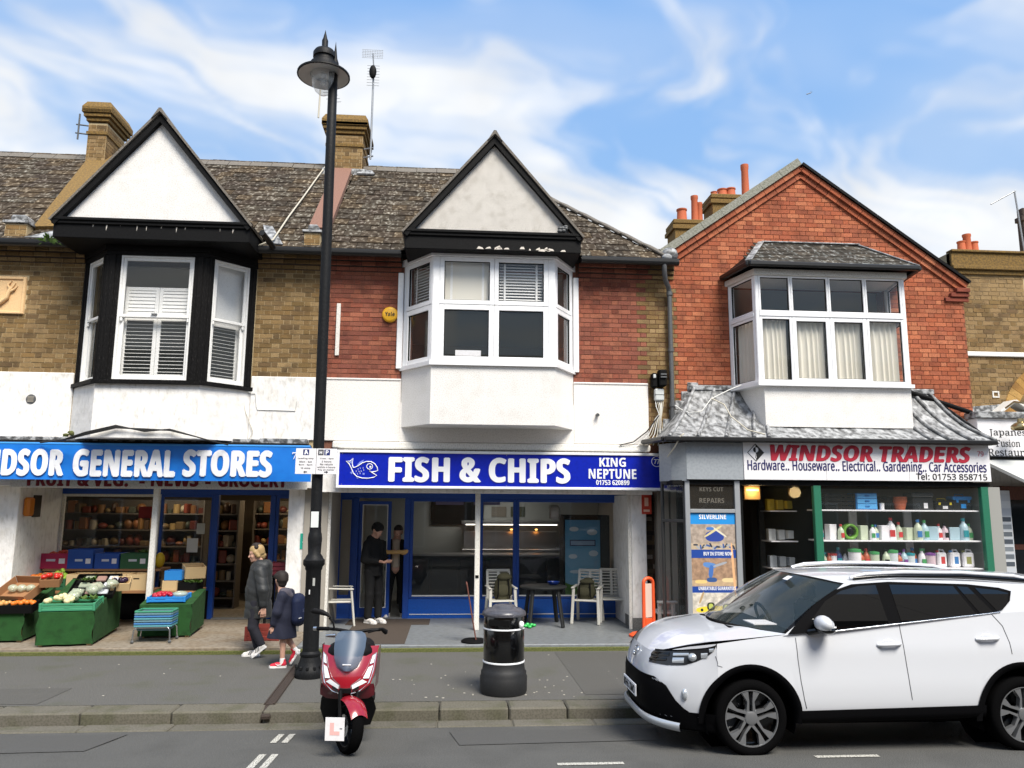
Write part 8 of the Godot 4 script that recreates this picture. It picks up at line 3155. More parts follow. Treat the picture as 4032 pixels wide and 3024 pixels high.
func man_at_door():
	var p := thing("person","person in black with beanie and white trainers looking down at the fish shop door","person",Vector3(-1.45,.108,-1.2))
	var f := Vector3(.75,0,.66)
	var R := func(x,y,z):
		var fw := Vector3(.75,0,.66)
		var rt := Vector3(-.66,0,.75)
		return rt*x+fw*z+Vector3(0,y,0)
	var body := nets([[R.call(0,1.42,-.02),R.call(0,.95,0),.11,.13],[R.call(.17,1.42,0),R.call(.22,1.14,.0),.045,.04],[R.call(.22,1.14,.0),R.call(.10,1.1,.22),.038,.03],[R.call(-.17,1.42,0),R.call(-.22,1.14,.0),.045,.04],[R.call(-.22,1.14,.0),R.call(-.08,1.1,.22),.038,.03],[R.call(.09,.92,0),R.call(.10,.5,.02),.08,.055],[R.call(.10,.5,.02),R.call(.10,.09,-.01),.05,.038],[R.call(-.09,.92,0),R.call(-.10,.5,.04),.08,.055],[R.call(-.10,.5,.04),R.call(-.10,.09,.05),.05,.038],[R.call(0,1.44,-.01),R.call(0,1.56,.03),.06,.055]],.018,.03)
	var htf := aim(R.call(0,1.645,.06),Vector3(.80,-.45,.42))
	nets(moved(head_bones(),htf),.007,.016,body)
	for s in [-1.0,1.0]:
		nets(moved(hand_bones(1.2),aim(R.call(.06*s,1.1,.27),Vector3(0,1,0)+f*.2,R.call(.25*s,.1,-1.0))),.006,.008,body)
	part(p,"body",body,M.skin)
	face_parts(p,htf)
	part(p,"beanie",nets(moved([[Vector3(0,.07,-.03),Vector3(0,.075,.01),.094,.088],[Vector3(0,.035,-.05),Vector3(0,.03,-.05),.085,.08],[Vector3(-.06,.05,.03),Vector3(.06,.05,.03),.045,.045]],htf),.009,.02),M.black_cloth)
	var jk := nets([[R.call(0,1.38,-.02),R.call(0,.98,0),.165,.165],[R.call(0,.98,.0),R.call(0,.86,.0),.165,.16],[R.call(.17,1.4,0),R.call(.23,1.14,.0),.085,.075],[R.call(.23,1.14,.0),R.call(.12,1.1,.2),.07,.05],[R.call(-.17,1.4,0),R.call(-.23,1.14,.0),.085,.075],[R.call(-.23,1.14,.0),R.call(-.10,1.1,.2),.07,.05],[R.call(-.06,1.5,-.04),R.call(.06,1.5,-.04),.075,.075]],.017,.035)
	puff(jk,.22,.008,.84)
	part(p,"jacket",jk,M.black_cloth)
	part(p,"trousers",nets([[R.call(.09,.90,0),R.call(.10,.5,.02),.105,.08],[R.call(.10,.5,.02),R.call(.10,.12,-.01),.08,.068],[R.call(-.09,.90,0),R.call(-.10,.5,.04),.105,.08],[R.call(-.10,.5,.04),R.call(-.10,.12,.05),.08,.068]],.017,.02),M.black_cloth)
	shoe(p,aim(R.call(.10,.002,-.06),f),.28,M.shoe_white,M.sole_white)
	shoe(p,aim(R.call(-.10,.002,.0),f+Vector3(.1,0,.25)),.28,M.shoe_white,M.sole_white)
	var b := thing("phone","small phone held low by the person in the beanie","phone",Vector3(-1.45,.108,-1.2))
	var q := MB.new()
	q.xf = aim(R.call(0,1.155,.33),Vector3(0,1,0) - f*.6,R.call(0,.4,1))
	q.box(Vector3.ZERO,Vector3(.07,.145,.009),.004)
	part(b,"case",q,M.black_rubber)
func person_in_doorway():
	var p := thing("person","person in an open dark jacket holding a wrapped meal inside the shop doorway","person",Vector3(-1.1,.1,-1.98))
	var body := nets([[Vector3(0,1.4,-.02),Vector3(0,.93,0),.11,.13],[Vector3(.17,1.38,0),Vector3(.24,1.15,.05),.045,.04],[Vector3(.24,1.15,.05),Vector3(.12,1.22,.22),.036,.028],[Vector3(-.17,1.38,0),Vector3(-.24,1.15,.05),.045,.04],[Vector3(-.24,1.15,.05),Vector3(-.14,1.22,.22),.036,.028],[Vector3(.09,.9,0),Vector3(.12,.5,.02),.08,.055],[Vector3(.12,.5,.02),Vector3(.14,.09,.0),.05,.038],[Vector3(-.09,.9,0),Vector3(-.12,.5,.03),.08,.055],[Vector3(-.12,.5,.03),Vector3(-.13,.09,.02),.05,.038],[Vector3(0,1.4,-.01),Vector3(0,1.53,.01),.06,.055]],.018,.03)
	var htf := aim(Vector3(.03,1.6,.03),Vector3(-.1,-.15,1.0))
	nets(moved(head_bones(),htf),.007,.016,body)
	for s in [-1.0,1.0]:
		nets(moved(hand_bones(1.3),aim(Vector3(.10*s,1.23,.25),Vector3(0,.9,.4),Vector3(s,-.1,-.2))),.006,.008,body)
	part(p,"body",body,M.skin)
	face_parts(p,htf)
	part(p,"hair",nets(moved([[Vector3(0,.055,-.035),Vector3(0,.06,.012),.09,.082],[Vector3(0,.0,-.05),Vector3(0,-.03,-.05),.08,.06]],htf),.009,.02),M.hair_dark)
	part(p,"jacket",nets([[Vector3(.09,1.36,-.03),Vector3(.10,.92,-.01),.11,.12],[Vector3(-.09,1.36,-.03),Vector3(-.10,.92,-.01),.11,.12],[Vector3(.17,1.37,0),Vector3(.25,1.15,.05),.08,.07],[Vector3(.25,1.15,.05),Vector3(.14,1.21,.2),.065,.045],[Vector3(-.17,1.37,0),Vector3(-.25,1.15,.05),.08,.07],[Vector3(-.25,1.15,.05),Vector3(-.16,1.21,.2),.065,.045]],.017,.02),M.black_cloth)
	part(p,"shirt",nets([[Vector3(.0,1.4,.03),Vector3(.0,.98,.05),.085,.095]],.017,.02),paint(rgb(196,178,156),.9))
	part(p,"trousers",nets([[Vector3(.09,.92,0),Vector3(.12,.5,.02),.105,.08],[Vector3(.12,.5,.02),Vector3(.14,.12,.0),.075,.06],[Vector3(-.09,.92,0),Vector3(-.12,.5,.03),.105,.08],[Vector3(-.12,.5,.03),Vector3(-.13,.12,.02),.075,.06]],.017,.02),M.black_cloth)
	shoe(p,aim(Vector3(.14,.002,-.06),Vector3(.35,0,1)),.27,M.shoe_white,M.sole_white)
	shoe(p,aim(Vector3(-.13,.002,-.04),Vector3(-.1,0,1)),.27,M.shoe_white,M.sole_white)
	var b := thing("wrapped_meal","long yellowish paper-wrapped meal held across the chest in the doorway","food",Vector3(-1.1,.1,-1.98))
	var m := nets([[Vector3(-.20,1.235,.30),Vector3(.20,1.24,.30),.035,.04],[Vector3(-.23,1.22,.30),Vector3(-.16,1.25,.31),.03,.035],[Vector3(.22,1.26,.3),Vector3(.15,1.22,.3),.032,.035]],.011,.02)
	puff(m,.03,.006)
	part(b,"paper",m,paint(rgb(206,164,104),.8))
func crate(called: String,label: String,at: Vector3,s: Vector3,m: Material,turn := .0,tilt := .0,slats := 0) -> Node3D:
	var t := thing(called,label,"crate" if slats else "box",at,turn)
	t.rotation.x = tilt
	slab(t,"bottom",m,-s.x/2,.0,-s.z/2,s.x/2,.015,s.z/2)
	var w := .012
	for e in [-1.0,1.0]:
		if slats:
			for k in slats:
				var y0: float = s.y*(k+.12)/slats
				var y1: float = s.y*(k+.88)/slats
				slab(t,"slat",m,-s.x/2,y0,e*s.z/2 - w/2,s.x/2,y1,e*s.z/2+w/2,.002)
				slab(t,"slat",m,e*s.x/2 - w/2,y0,-s.z/2+w,e*s.x/2+w/2,y1,s.z/2 - w,.002)
			for f in [-1.0,1.0]: slab(t,"corner_post",m,e*s.x/2 - .018,.0,f*s.z/2 - .018,e*s.x/2+.018,s.y,f*s.z/2+.018,.004)
		else:
			slab(t,"side",m,-s.x/2,.0,e*s.z/2 - w/2,s.x/2,s.y,e*s.z/2+w/2,.003)
			slab(t,"side",m,e*s.x/2 - w/2,.0,-s.z/2+w,e*s.x/2+w/2,s.y,s.z/2 - w,.003)
	return t
func fruit(n: int,called: String,label: String,at: Vector3,area: Vector3,r: float,m: Material,basis := Basis.IDENTITY):
	var mb := MB.new()
	mb.ball(Vector3.ZERO,Vector3(r,r*.92,r),8,6)
	var sh := mb.mesh(m)
	for k in n:
		var o := part(self,called,sh,null)
		var q := Vector3(rng.randf_range(-.5,.5),0,rng.randf_range(-.5,.5))
		q.y = area.y*(1.0 - 2.0*maxf(absf(q.x),absf(q.z)))*rng.randf_range(.5,1.0)
		o.position = at+basis*(q*Vector3(area.x,1,area.z))
		o.rotation = Vector3(rng.randf()*6,rng.randf()*6,0)
		tag(o,label,"fruit",label)
func turf_stand(label: String,at: Vector3,turn: float,w: float,d: float,y0: float,y1: float) -> Node3D:
	var t := thing("display_stand",label,"display stand",at,turn)
	var q := MB.new()
	var rows := []
	for i in 9:
		var row := PackedVector3Array()
		for j in 9:
			var f := i/8.0
			var x := lerpf(-w/2,w/2,j/8.0)
			row.append(Vector3(x+.015*sin(f*9.0+j),.03+f*(y0 - .03),.02*sin(j*1.7)*(1.0 - f)))
		rows.append(row)
	q.patch(rows)
	q.quad(Vector3(-w/2,y0,0),Vector3(w/2,y0,0),Vector3(w/2,y1,-d),Vector3(-w/2,y1,-d))
	q.quad(Vector3(w/2,.03,0),Vector3(w/2,.06,-d),Vector3(w/2,y1,-d),Vector3(w/2,y0,0))
	q.quad(Vector3(-w/2,.06,-d),Vector3(-w/2,.03,0),Vector3(-w/2,y0,0),Vector3(-w/2,y1,-d))
	part(t,"turf_cloth",q,M.turf)
	for x in [-w/2+.06,w/2 - .06]:
		for z in [-.06,-d+.06]: slab(t,"leg",M.box_wood,x - .025,.0,z - .025,x+.025,y0 - .02,z+.025)
	return t
func grocery_display():
	mk("turf",rgb(38,92,40),.97,{"size":.35,"freq":.12,"ramp":[[.0,grey(.45)],[.5,grey(.95)],[1.0,Color(1.3,1.25,.9)]],"bump":14.0,"bump_freq":.2,"seed":2,"coarse":[[.0,Color(.55,.55,.5)],[.5,grey(.9)],[1.0,grey(1)]],"coarse_size":1.2})
	mk("box_wood",rgb(200,172,128),.8,{"size":.4,"stretch":3.0,"freq":.04,"ramp":WORN,"seed":1})
	mk("carton",rgb(150,108,72),.85,{"size":.5,"freq":.04,"ramp":WORN,"seed":1})
	mk("crate_green",rgb(70,150,112),.5)
	mk("crate_blue",rgb(40,130,206),.45)
	mk("card_magenta",rgb(176,34,78),.6)
	mk("card_blue",rgb(28,78,164),.6)
	mk("card_green",rgb(40,92,58),.6)
	mk("poly_bag",rgb(200,210,186),.18,{"alpha":.5})
	mk("orange",rgb(224,120,36),.5)
	mk("lime",rgb(142,176,56),.5)
	mk("tomato",rgb(206,74,50),.4)
	mk("onion",rgb(206,150,84),.5)
	mk("berry",rgb(170,24,50),.35)
	mk("pale_veg",rgb(220,206,160),.6)
	turf_stand("green turf-covered stand at the left edge of the grocery forecourt",Vector3(-7.25,.1,.72),.12,1.3,1.2,.46,.72)
	turf_stand("green turf-covered stand with teal crate in the middle of the grocery forecourt",Vector3(-5.8,.1,1.02),.15,.78,1.5,.50,.86)
	turf_stand("green turf-covered stand behind the basket trolley",Vector3(-4.6,.1,.30),.1,.80,1.0,.52,.66)
	crate("mesh_crate","teal plastic crate with garlic and bags on the middle stand",Vector3(-5.83,.64,.80),Vector3(.74,.12,.42),M.crate_green,.15,.12,3)
	fruit(22,"garlic_bulb","pale bulb heaped in the teal crate",Vector3(-5.98,.74,.80),Vector3(.42,.10,.34),.045,M.pale_veg)
	for k in 5:
		var q := MB.new()
		q.ball(Vector3.ZERO,Vector3(.10+.02*(k % 2),.07,.09),9,6)
		for i in q.v.size(): q.v[i] += q.n[i]*.03*sin(q.v[i].x*70.0)*sin(q.v[i].z*60.0+q.v[i].y*50.0)
		solo("vegetable_bag","crumpled clear bag of vegetables on the middle stand","bag",q,M.poly_bag,Vector3(-5.86+.09*k - .1*(k % 2),.80+.035*k,.72 - .12*k),k*1.3,"vegetable bags on the middle stand")
	crate("produce_tray","dark tray of small packs tilted at the back of the middle stand",Vector3(-5.8,.86,.12),Vector3(.66,.08,.62),M.black_rubber,.15,.45)
	for k in 9:
		var q := MB.new()
		q.box(Vector3.ZERO,Vector3(.15,.05,.13),.015)
		var o := solo("produce_pack","small film-wrapped pack in the dark tray on the middle stand","pack",q,[M.poly_bag,paint(rgb(150,120,110),.3),paint(rgb(196,200,206),.2)][k % 3],Vector3(-5.98+(k % 3)*.19,.82+(k/3)*.085,.30 - (k/3)*.18),.15,"packs in the dark tray")
		o.rotation.x = .45
	var lb := crate("carton","open brown carton tilted on the left stand",Vector3(-6.95,.78,.10),Vector3(.62,.14,.55),M.carton,-.25,.5)
	for q in [[-7.55,.62,M.tomato,"tomato","red tomato in the low box on the left stand",.04],[-7.12,.66,M.onion,"onion","golden onion in the low box on the left stand",.04],[-6.78,.62,M.orange,"orange","orange in the low box on the left stand",.04]]:
		crate("produce_box","low black box of %ss on the left stand" % q[3],Vector3(q[0]+.1,.56,q[1] - .08),Vector3(.36,.13,.30),M.black_rubber,.12,.15)
		fruit(12,q[3],q[4],Vector3(q[0]+.1,.67,q[1] - .08),Vector3(.3,.05,.24),q[5],q[2])
	for k in 3:
		var q := MB.new()
		q.ball(Vector3.ZERO,Vector3(.08,.06,.07),8,6)
		solo("vegetable_bag","clear bag in the tilted carton on the left stand","bag",q,M.poly_bag,Vector3(-7.1+k*.14,.86,.10),.0,"bags in the tilted carton")
	crate("mesh_crate","bright blue shallow crate of red fruit behind the basket trolley",Vector3(-4.64,.66,.05),Vector3(.56,.09,.40),M.crate_blue,.1,.05,2)
	fruit(26,"plum","dark red fruit in the bright blue crate",Vector3(-4.76,.74,.05),Vector3(.28,.05,.32),.035,M.berry)
	var pb := MB.new()
	pb.ball(Vector3.ZERO,Vector3(.12,.05,.14),9,6)
	solo("vegetable_bag","clear bag at the right end of the bright blue crate","bag",pb,M.poly_bag,Vector3(-4.47,.76,.05))
	var sh := thing("display_shelf","long wooden display shelf in front of the grocery window","shelf")
	slab(sh,"board",M.carton,-7.2,.70,-1.15,-5.2,.745,-.55,.004)
	slab(sh,"board",M.carton,-4.98,.70,-1.15,-4.42,.745,-.45,.004)
	slab(sh,"upper_board",M.carton,-7.3,1.02,-1.68,-5.25,1.06,-1.16,.004)
	for x in [-7.1,-6.2,-5.3,-4.9,-4.5]: slab(sh,"leg",M.box_wood,x - .03,.1,-1.1,x+.03,.699,-1.04)
	for x in [-7.2,-5.35]: slab(sh,"leg",M.box_wood,x - .03,.1,-1.64,x+.03,1.019,-1.58)
	var wl := ["leftmost pale wooden crate on the long shelf","second pale wooden crate from the left on the long shelf","third pale wooden crate from the left on the long shelf","rightmost pale wooden crate on the long shelf, with scrawled brand"]
	for k in 4:
		var c := crate("fruit_crate",wl[k],Vector3(-6.44+k*.335,.746,-.78),Vector3(.32,.27,.4),M.box_wood)
		slab(c,"hand_slot",M.black_rubber,-.05,.19,.2065,.05,.21,.2085)
		slab(c,"divider",M.box_wood,-.15,.2,-.19,.15,.215,.19)
	crate("mesh_crate","dark green basket heaped with limes on the long shelf",Vector3(-6.8,.746,-.78),Vector3(.34,.2,.38),M.card_green,.0,.0,3)
	fruit(34,"lime","yellow green lime heaped in the dark green basket",Vector3(-6.8,.95,-.78),Vector3(.32,.16,.34),.034,M.lime)
	crate("produce_box","shallow carton of oranges at the left of the long shelf",Vector3(-7.17,.85,-.95),Vector3(.34,.1,.36),M.carton,.1,.2)
	fruit(14,"orange","orange in the shallow carton at the left of the long shelf",Vector3(-7.17,.95,-.95),Vector3(.28,.05,.3),.042,M.orange)
	for q in [[-7.16,.52,M.card_magenta,"magenta printed fruit box on the upper shelf"],[-6.68,.44,M.card_blue,"taller blue printed fruit box on the upper shelf"],[-6.22,.42,M.card_blue,"lower blue printed fruit box on the upper shelf, beside the green one"],[-5.74,.48,M.card_green,"dark green printed fruit box on the upper shelf"]]:
		var hh: float = .34 if "taller" in q[3] else .27
		var b := crate("fruit_box",q[3],Vector3(q[0],1.061,-1.4),Vector3(q[1],hh,.4),q[2])
		slab(b,"label_sticker",M.sign_pale,q[1]*.22,.09,.2065,q[1]*.42,.18,.2085)
		slab(b,"printed_mark",paint(rgb(206,210,220),.6),-q[1]*.2,.13,.2065,q[1]*.1,.17,.2085)
	fruit(16,"tomato","red tomato in the magenta box on the upper shelf",Vector3(-7.1,1.3,-1.4),Vector3(.4,.06,.3),.045,M.tomato)
	var me := MB.new()
	me.ball(Vector3.ZERO,Vector3(.085,.14,.085),14,10)
	solo("melon","upright yellow melon right of the green box on the upper shelf","melon",me,paint(rgb(226,186,34),.5),Vector3(-5.36,1.201,-1.4))
	for q in [[-4.86,.746,-.70,.24,.17,M.box_wood,.0,"small wooden crate right of the white post"],[-4.56,.746,-.72,.30,.14,M.black_rubber,-.1,"black crate of vegetables right of the white post"],[-4.84,.918,-.74,.28,.16,M.crate_blue,.1,"light blue carton stacked right of the white post"],[-4.6,.95,-.95,.34,.2,M.box_wood,.5,"tilted white wood crate on top of the pile by the grocery door"]]:
		crate("produce_box",q[7],Vector3(q[0],q[1],q[2]),Vector3(q[3],q[4],.34),q[5],q[6],.15 if q[6] > .3 else .0)
	var lf := MB.new()
	for k in 44:
		var a := rng.randf()*TAU
		var p0 := Vector3(rng.randf_range(-.11,.11),0,rng.randf_range(-.1,.1))
		var d := Vector3(cos(a),rng.randf_range(.2,.9),sin(a)).normalized()*rng.randf_range(.06,.13)
		var sd := d.cross(Vector3.UP).normalized()*.025
		lf.quad(p0,p0+d*.5+sd,p0+d,p0+d*.5 - sd)
	var lm := lf.mesh(M.fern_green)
	for q in [["in the black crate right of the white post",Vector3(-4.5,.87,-.66)],["at the back of the teal crate",Vector3(-5.62,.76,.74)],["in the dark tray on the middle stand",Vector3(-5.98,.98,.02)],["beside the tilted carton on the left stand",Vector3(-6.72,.82,.02)],["on the upper shelf by the green box",Vector3(-5.6,1.34,-1.38)],["at the left end of the left stand",Vector3(-7.62,.74,.2)]]:
		var o := part(self,"leafy_greens",lm,null)
		o.position = q[1]
		o.rotation.y = q[1].x*3.0
		tag(o,"bunch of green leaves " + q[0],"vegetable","bunches of greens")
	for q in [[-7.45,.75,.2,"carton","flattened brown carton wedged behind the left stand's boxes"],[-6.5,.93,.12,"carton","small brown carton between the left and middle stands"],[-5.45,.86,.0,"box_wood","narrow wooden box at the right rear of the middle stand"]]:
		crate("produce_box",q[4],Vector3(q[0],q[1],q[2]),Vector3(.28,.13,.3),M[q[3]],.3,.3)
	fruit(10,"aubergine","dark glossy aubergine in the narrow wooden box",Vector3(-5.45,.97,.0),Vector3(.2,.05,.2),.045,paint(rgb(42,20,46),.25))
	fruit(12,"pepper","red pepper in the small brown carton between the stands",Vector3(-6.5,1.04,.12),Vector3(.22,.05,.22),.042,paint(rgb(190,40,30),.3))
	var st := thing("basket_stand","chrome wheeled stand under the stack of shopping baskets","stand",Vector3(-4.62,.1,.62),.06)
	for sx in [-.25,.25]:
		for sz in [-.17,.17]:
			var q := MB.new()
			q.tube([Vector3(sx*.9,.24,sz),Vector3(sx*1.05,.2,sz*1.1),Vector3(sx*1.1,.05,sz*1.15)],.011,8)
			part(st,"leg",q,M.chrome)
			q = MB.new()
			q.ball(Vector3(sx*1.1,.028,sz*1.15),Vector3(.027,.027,.014),10,6)
			part(st,"castor",q,M.pipe_grey)
	for sz in [-.17,.17]:
		var q := MB.new()
		q.tube([Vector3(-.24,.235,sz),Vector3(.24,.235,sz)],.010,6)
		part(st,"rail",q,M.chrome)
	var bl := ["topmost green shopping basket in the stack","second shopping basket from the top of the stack","third shopping basket from the top of the stack","fourth shopping basket from the top of the stack","fifth shopping basket from the top of the stack","sixth shopping basket from the top of the stack","lowest shopping basket in the stack"]
	for k in 7:
		var t := thing("shopping_basket",bl[6 - k],"basket",Vector3(-4.62,.345+k*.036,.62),.06,"nested shopping baskets")
		var q := MB.new()
		for e in [-1.0,1.0]:
			q.bb(-.27,.0,e*.18 - .012,.27,.026,e*.18+.012,.005)
			q.bb(e*.27 - .012,.0,-.168,e*.27+.012,.026,.168,.005)
		part(t,"rim",q,[paint(rgb(84,146,156),.5),paint(rgb(64,120,176),.5),paint(rgb(96,130,140),.5)][k % 3] if k < 6 else paint(rgb(60,140,110),.5))
		slab(t,"tub",paint(rgb(70,100,110),.6),-.24,-.06,-.15,.24,.004,.15,.01)
	crate("mesh_crate","red plastic crate on the ground behind the walking woman",Vector3(-2.98,.1,.45),Vector3(.5,.22,.36),paint(rgb(132,52,42),.6),.0,.0,3)
	crate("mesh_crate","dark red crate standing high against the white pier by the grocery door",Vector3(-3.02,1.0,-.75),Vector3(.34,.22,.3),paint(rgb(90,22,36),.5),.0,.0,3)
	var tb := thing("display_table","narrow dark table at the right side of the grocery doorway","table",Vector3(-3.05,.1,-.8))
	slab(tb,"top",M.black_board,-.2,.86,-.3,.18,.9,.3,.005)
	for q in [[-.17,-.27],[.15,-.27],[-.17,.27],[.15,.27]]: slab(tb,"leg",M.black_board,q[0] - .02,.0,q[1] - .02,q[0]+.02,.859,q[1]+.02)
	for q in [["white printed notice",-5.02,1.32,rgb(206,206,202),.2,.26],["small portrait notice",-4.86,1.66,rgb(176,178,170),.15,.2],["dark red poster",-5.95,1.95,rgb(120,22,24),.24,.22]]:
		var n := MB.new()
		n.bb(q[1],q[2],-1.775,q[1]+q[4],q[2]+q[5],-1.770)
		solo("window_notice","%s stuck inside the grocery window" % q[0],"notice",n,paint(q[3],.7))
func bottle(kind: int,h: float,m: Material,capm: Material,at: Vector3,label: String,group: String):
	var t := thing(["cleaner_bottle","spray_bottle","jerrycan","tub"][kind],label,["bottle","bottle","canister","tub"][kind],at,rng.randf_range(-.3,.3),group)
	var r := h*.2
	if kind == 2:
		var q := MB.new()
		q.box(Vector3(0,h*.42,0),Vector3(h*.62,h*.84,h*.4),h*.08)
		part(t,"body",q,m)
		q = MB.new()
		q.tube([Vector3(-h*.1,h*.83,0),Vector3(-h*.05,h*.98,0),Vector3(h*.2,h*.95,0),Vector3(h*.25,h*.8,0)],h*.05,8)
		part(t,"handle",q,m)
		lathe_part(t,"cap",[[.0,.0],[h*.09,.0],[h*.09,h*.1],[.0,h*.1]],capm,Vector3(-h*.2,h*.84,0),12)
		slab(t,"label_print",capm,-h*.12,h*.2,h*.2005,h*.14,h*.6,h*.204)
	elif kind == 3:
		lathe_part(t,"body",[[.0,.0],[r*1.5,.0],[r*1.6,h*.8],[.0,h*.8]],m,Vector3.ZERO,14)
		lathe_part(t,"lid",[[r*1.68,h*.8],[r*1.68,h*.94],[.0,h]],capm,Vector3.ZERO,14)
	else:
		lathe_part(t,"body",[[.0,.0],[r,.0],[r*1.05,h*.1],[r,h*.55],[r*.8,h*.68],[r*.35,h*.8],[r*.35,h*.86]],m,Vector3.ZERO,12)
		if kind == 1:
			var q := MB.new()
			q.bb(-r*.5,h*.86,-r*.3,r*.9,h,r*.3,r*.1)
			q.bar(Vector3(r*.5,h*.88,0),Vector3(r*.9,h*.74,0),r*.15,r*.15)
			part(t,"trigger",q,capm)
		else:
			lathe_part(t,"cap",[[r*.42,h*.86],[r*.42,h],[.0,h]],capm,Vector3.ZERO,10)
		slab(t,"label_print",capm,-r*.55,h*.15,r*.86,r*.55,h*.45,r*1.07)
func hardware_window():
	var s := thing("window_shelving","three long white shelves behind the green-posted hardware window","shelving")
	for y in [2.205,1.7,1.245,.8]: slab(s,"shelf",M.sign_pale,6.14,y - .025,.34,8.92,y,.86,.004)
	for x in [6.9,7.9]: slab(s,"upright",M.sign_pale,x,.5,.30,x+.14,2.3,.335)
	var rs := thing("window_shelving","short side shelves next to the hardware shop entrance","shelving")
	for y in [2.18,1.66,1.2]: slab(rs,"shelf",M.sign_pale,5.5,y - .02,-.15,5.98,y,.30,.003)
	var y := 2.2055
	var z := .6
	var t := crate("storage_crate","black mesh storage crate on the top hardware shelf",Vector3(6.52,y,z),Vector3(.50,.27,.36),M.black_rubber,.0,.0,4)
	t = thing("drawer_unit","bright blue plastic drawer unit on the top hardware shelf","drawers",Vector3(7.01,y,z))
	slab(t,"case",paint(rgb(40,132,206),.3),-.19,.0,-.15,.19,.28,.15,.01)
	for k in 3:
		var d := slab(t,"drawer",paint(rgb(96,172,226),.25),-.175,.015+k*.088,.15,.175,.095+k*.088,.165,.006)
		slab(d,"drawer_handle",paint(rgb(28,96,168),.3),-.04,.05+k*.088,.165,.04,.065+k*.088,.18,.003)
	bottle(3,.12,M.sign_pale,M.pipe_white,Vector3(7.29,y,.72),"small white tub on the top hardware shelf","")
	for q in [[7.42,M.black_rubber,"stack of black plant pots on the top hardware shelf"],[7.68,M.terracotta,"stack of terracotta plastic pots on the top hardware shelf"]]:
		t = thing("plant_pot",q[2],"pots",Vector3(q[0],y,z))
		for k in 3: lathe_part(t,"pot",[[.08,.0+k*.03],[.11,.13+k*.03],[.122,.13+k*.03],[.122,.165+k*.03],[.1,.165+k*.03]],q[1],Vector3.ZERO,18)
	t = thing("storage_box","grey black lidded storage box on the top hardware shelf","box",Vector3(8.02,y,z))
	slab(t,"box",paint(rgb(40,42,44),.35),-.18,.0,-.15,.18,.22,.15,.02)
	slab(t,"lid",paint(rgb(58,60,62),.35),-.19,.22,-.16,.19,.30,.16,.02)
	slab(t,"tag",M.sign_pale,.0,.03,.151,.07,.12,.153)
	for q in [[8.43,.33,.16,paint(rgb(24,24,26),.4),paint(rgb(226,200,50),.4),"black toolbox with yellow catches on the top hardware shelf"],[8.76,.34,.24,paint(rgb(26,28,30),.4),paint(rgb(36,140,214),.4),"black and blue toolbox at the right end of the top hardware shelf"]]:
		t = thing("toolbox",q[5],"toolbox",Vector3(q[0],y,z))
		slab(t,"box",q[3],-q[1]/2,.0,-.1,q[1]/2,q[2]*.72,.1,.012)
		slab(t,"lid",q[3] if q[1] < .335 else q[4],-q[1]/2 - .005,q[2]*.722,-.105,q[1]/2+.005,q[2],.105,.015)
		for e in [-.3,.3]: slab(t,"catch",q[4],e*q[1] - .02,q[2]*.55,.101,e*q[1]+.02,q[2]*.82,.115,.004)
		slab(t,"tag",M.sign_pale if q[1] < .335 else q[4],-.04,q[2]*.15,.101,.05,q[2]*.45,.104)
		var hq := MB.new()
		hq.tube([Vector3(-.08,q[2],0),Vector3(-.07,q[2]+.035,0),Vector3(.07,q[2]+.035,0),Vector3(.08,q[2],0)],.01,6)
		part(t,"handle",hq,q[4])
	var whites: Array = [M.sign_pale,paint(rgb(206,214,216),.4),paint(rgb(170,196,206),.35),paint(rgb(190,200,176),.4),paint(rgb(214,190,198),.4)]
	var caps: Array = [paint(rgb(60,120,180),.4),paint(rgb(70,150,90),.4),paint(rgb(190,60,60),.4),paint(rgb(120,70,140),.4),M.black_rubber,paint(rgb(40,140,150),.4)]
	var x := 6.25
	var i := 0
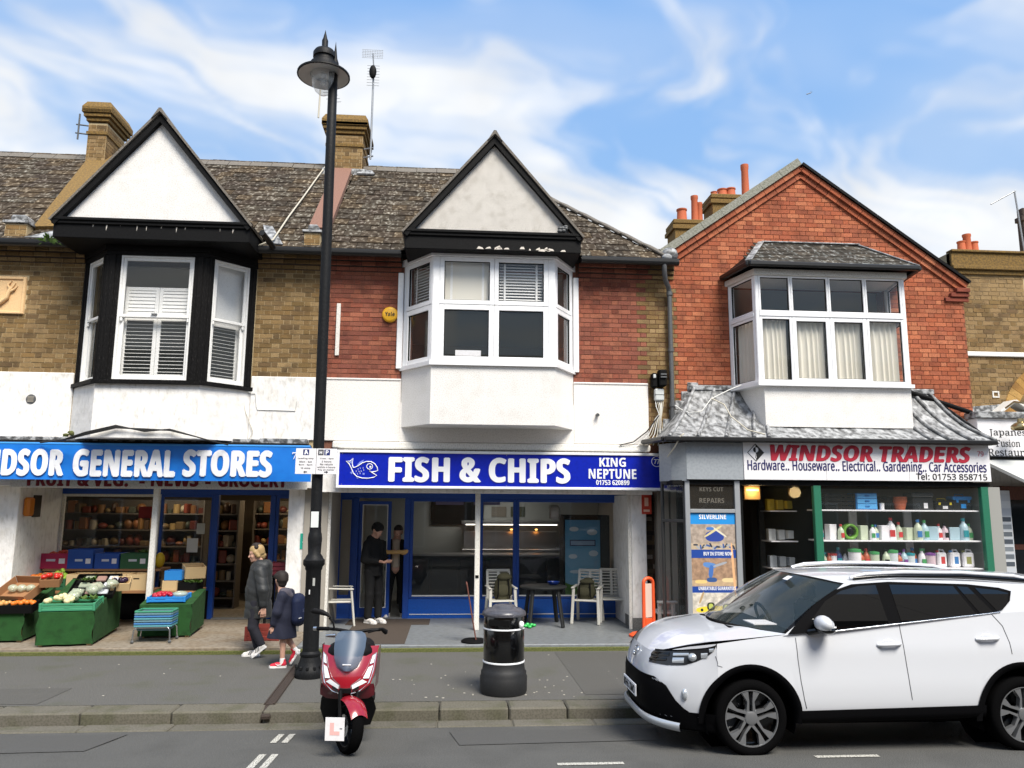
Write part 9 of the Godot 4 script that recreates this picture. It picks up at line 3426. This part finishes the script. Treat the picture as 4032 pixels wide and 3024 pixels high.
	while x < 8.9:
		var h := rng.randf_range(.25,.38)
		if i == 3:
			t = thing("hose_reel","green garden hose reel on the middle hardware shelf","hose reel",Vector3(x+.09,1.7005,.66))
			var q := MB.new()
			for k in 3:
				var pts := []
				for a in 19: pts.append(Vector3(cos(TAU*a/18)*.11,.135+sin(TAU*a/18)*.11,-.05+k*.05))
				q.tube(pts,.026,8,false)
			part(t,"hose",q,paint(rgb(96,150,44),.4))
			slab(t,"hub",M.black_rubber,-.04,.09,-.06,.04,.18,.09,.02)
			x += .27
		elif i % 6 == 1 or i % 6 == 4:
			var q := MB.new()
			q.box(Vector3(0,h*.4,0),Vector3(.16,h*.8,.12),.008)
			solo("boxed_item","boxed household item on the middle hardware shelf","box",q,pick(whites),Vector3(x+.05,1.7005,.66),rng.randf_range(-.4,.4),"boxes on the middle hardware shelf")
			x += .19
		else:
			bottle([0,1,0][i % 3],h,pick(whites),pick(caps),Vector3(x,1.7005,rng.randf_range(.58,.74)),"household cleaner bottle on the middle hardware shelf","bottles on the middle hardware shelf")
			x += h*.36
		i += 1
	x = 6.25
	i = 0
	while x < 8.15:
		var h := rng.randf_range(.22,.33)
		bottle([1,0,3,0,1,3][i % 6],h,pick(whites+[paint(rgb(40,60,120),.4),paint(rgb(180,90,60),.4)]),pick(caps),Vector3(x,1.2455,rng.randf_range(.58,.76)),"mixed bottle or tub on the lower hardware shelf","bottles on the lower hardware shelf")
		x += h*.38
		i += 1
	for k in 3: bottle(2,.3,M.sign_pale,[caps[2],caps[0],paint(rgb(150,150,90),.4)][k],Vector3(8.3+k*.24,1.2455,.66),["white jerrycan with red label on the lower hardware shelf","white jerrycan with blue label on the lower hardware shelf","white jerrycan at the right end of the lower hardware shelf"][k],"jerrycans in the hardware window")
	x = 6.3
	while x < 8.9:
		bottle(3,rng.randf_range(.12,.3),pick(whites),pick(caps),Vector3(x,.8005,.62),"tub on the lowest hardware shelf behind the car roof","tubs on the lowest hardware shelf")
		x += rng.randf_range(.2,.34)
	for q in [[2.1805,"yellow"],[1.6605,"white"],[1.2005,"grey"]]:
		for k in 3:
			var b := MB.new()
			b.box(Vector3(0,.1,0),Vector3(.13,.2 - .03*k,.12),.006)
			solo("boxed_item","%s box on the side shelves by the hardware entrance" % q[1],"box",b,paint({"yellow":rgb(196,176,60),"white":rgb(196,200,200),"grey":rgb(130,136,142)}[q[1]],.5),Vector3(5.58+k*.16,q[0],.1),.2*k,"%s boxes by the entrance" % q[1])
func _ready():
	rng.seed = 4711
	make_view()
	make_materials()
	make_materials_more()
	make_ground()
	front_grocer(house_grocer())
	front_fish(house_fish())
	front_hardware(house_hardware())
	house_restaurant()
	front_restaurant()
	rear_buildings()
	opposite_row()
	fish_interior()
	lamp_post()
	litter_bin()
	pavement_signs()
	fish_terrace()
	rooftop()
	aeroplane()
	parked_car()
	scooter()
	people()
	grocery_display()
	hardware_window()
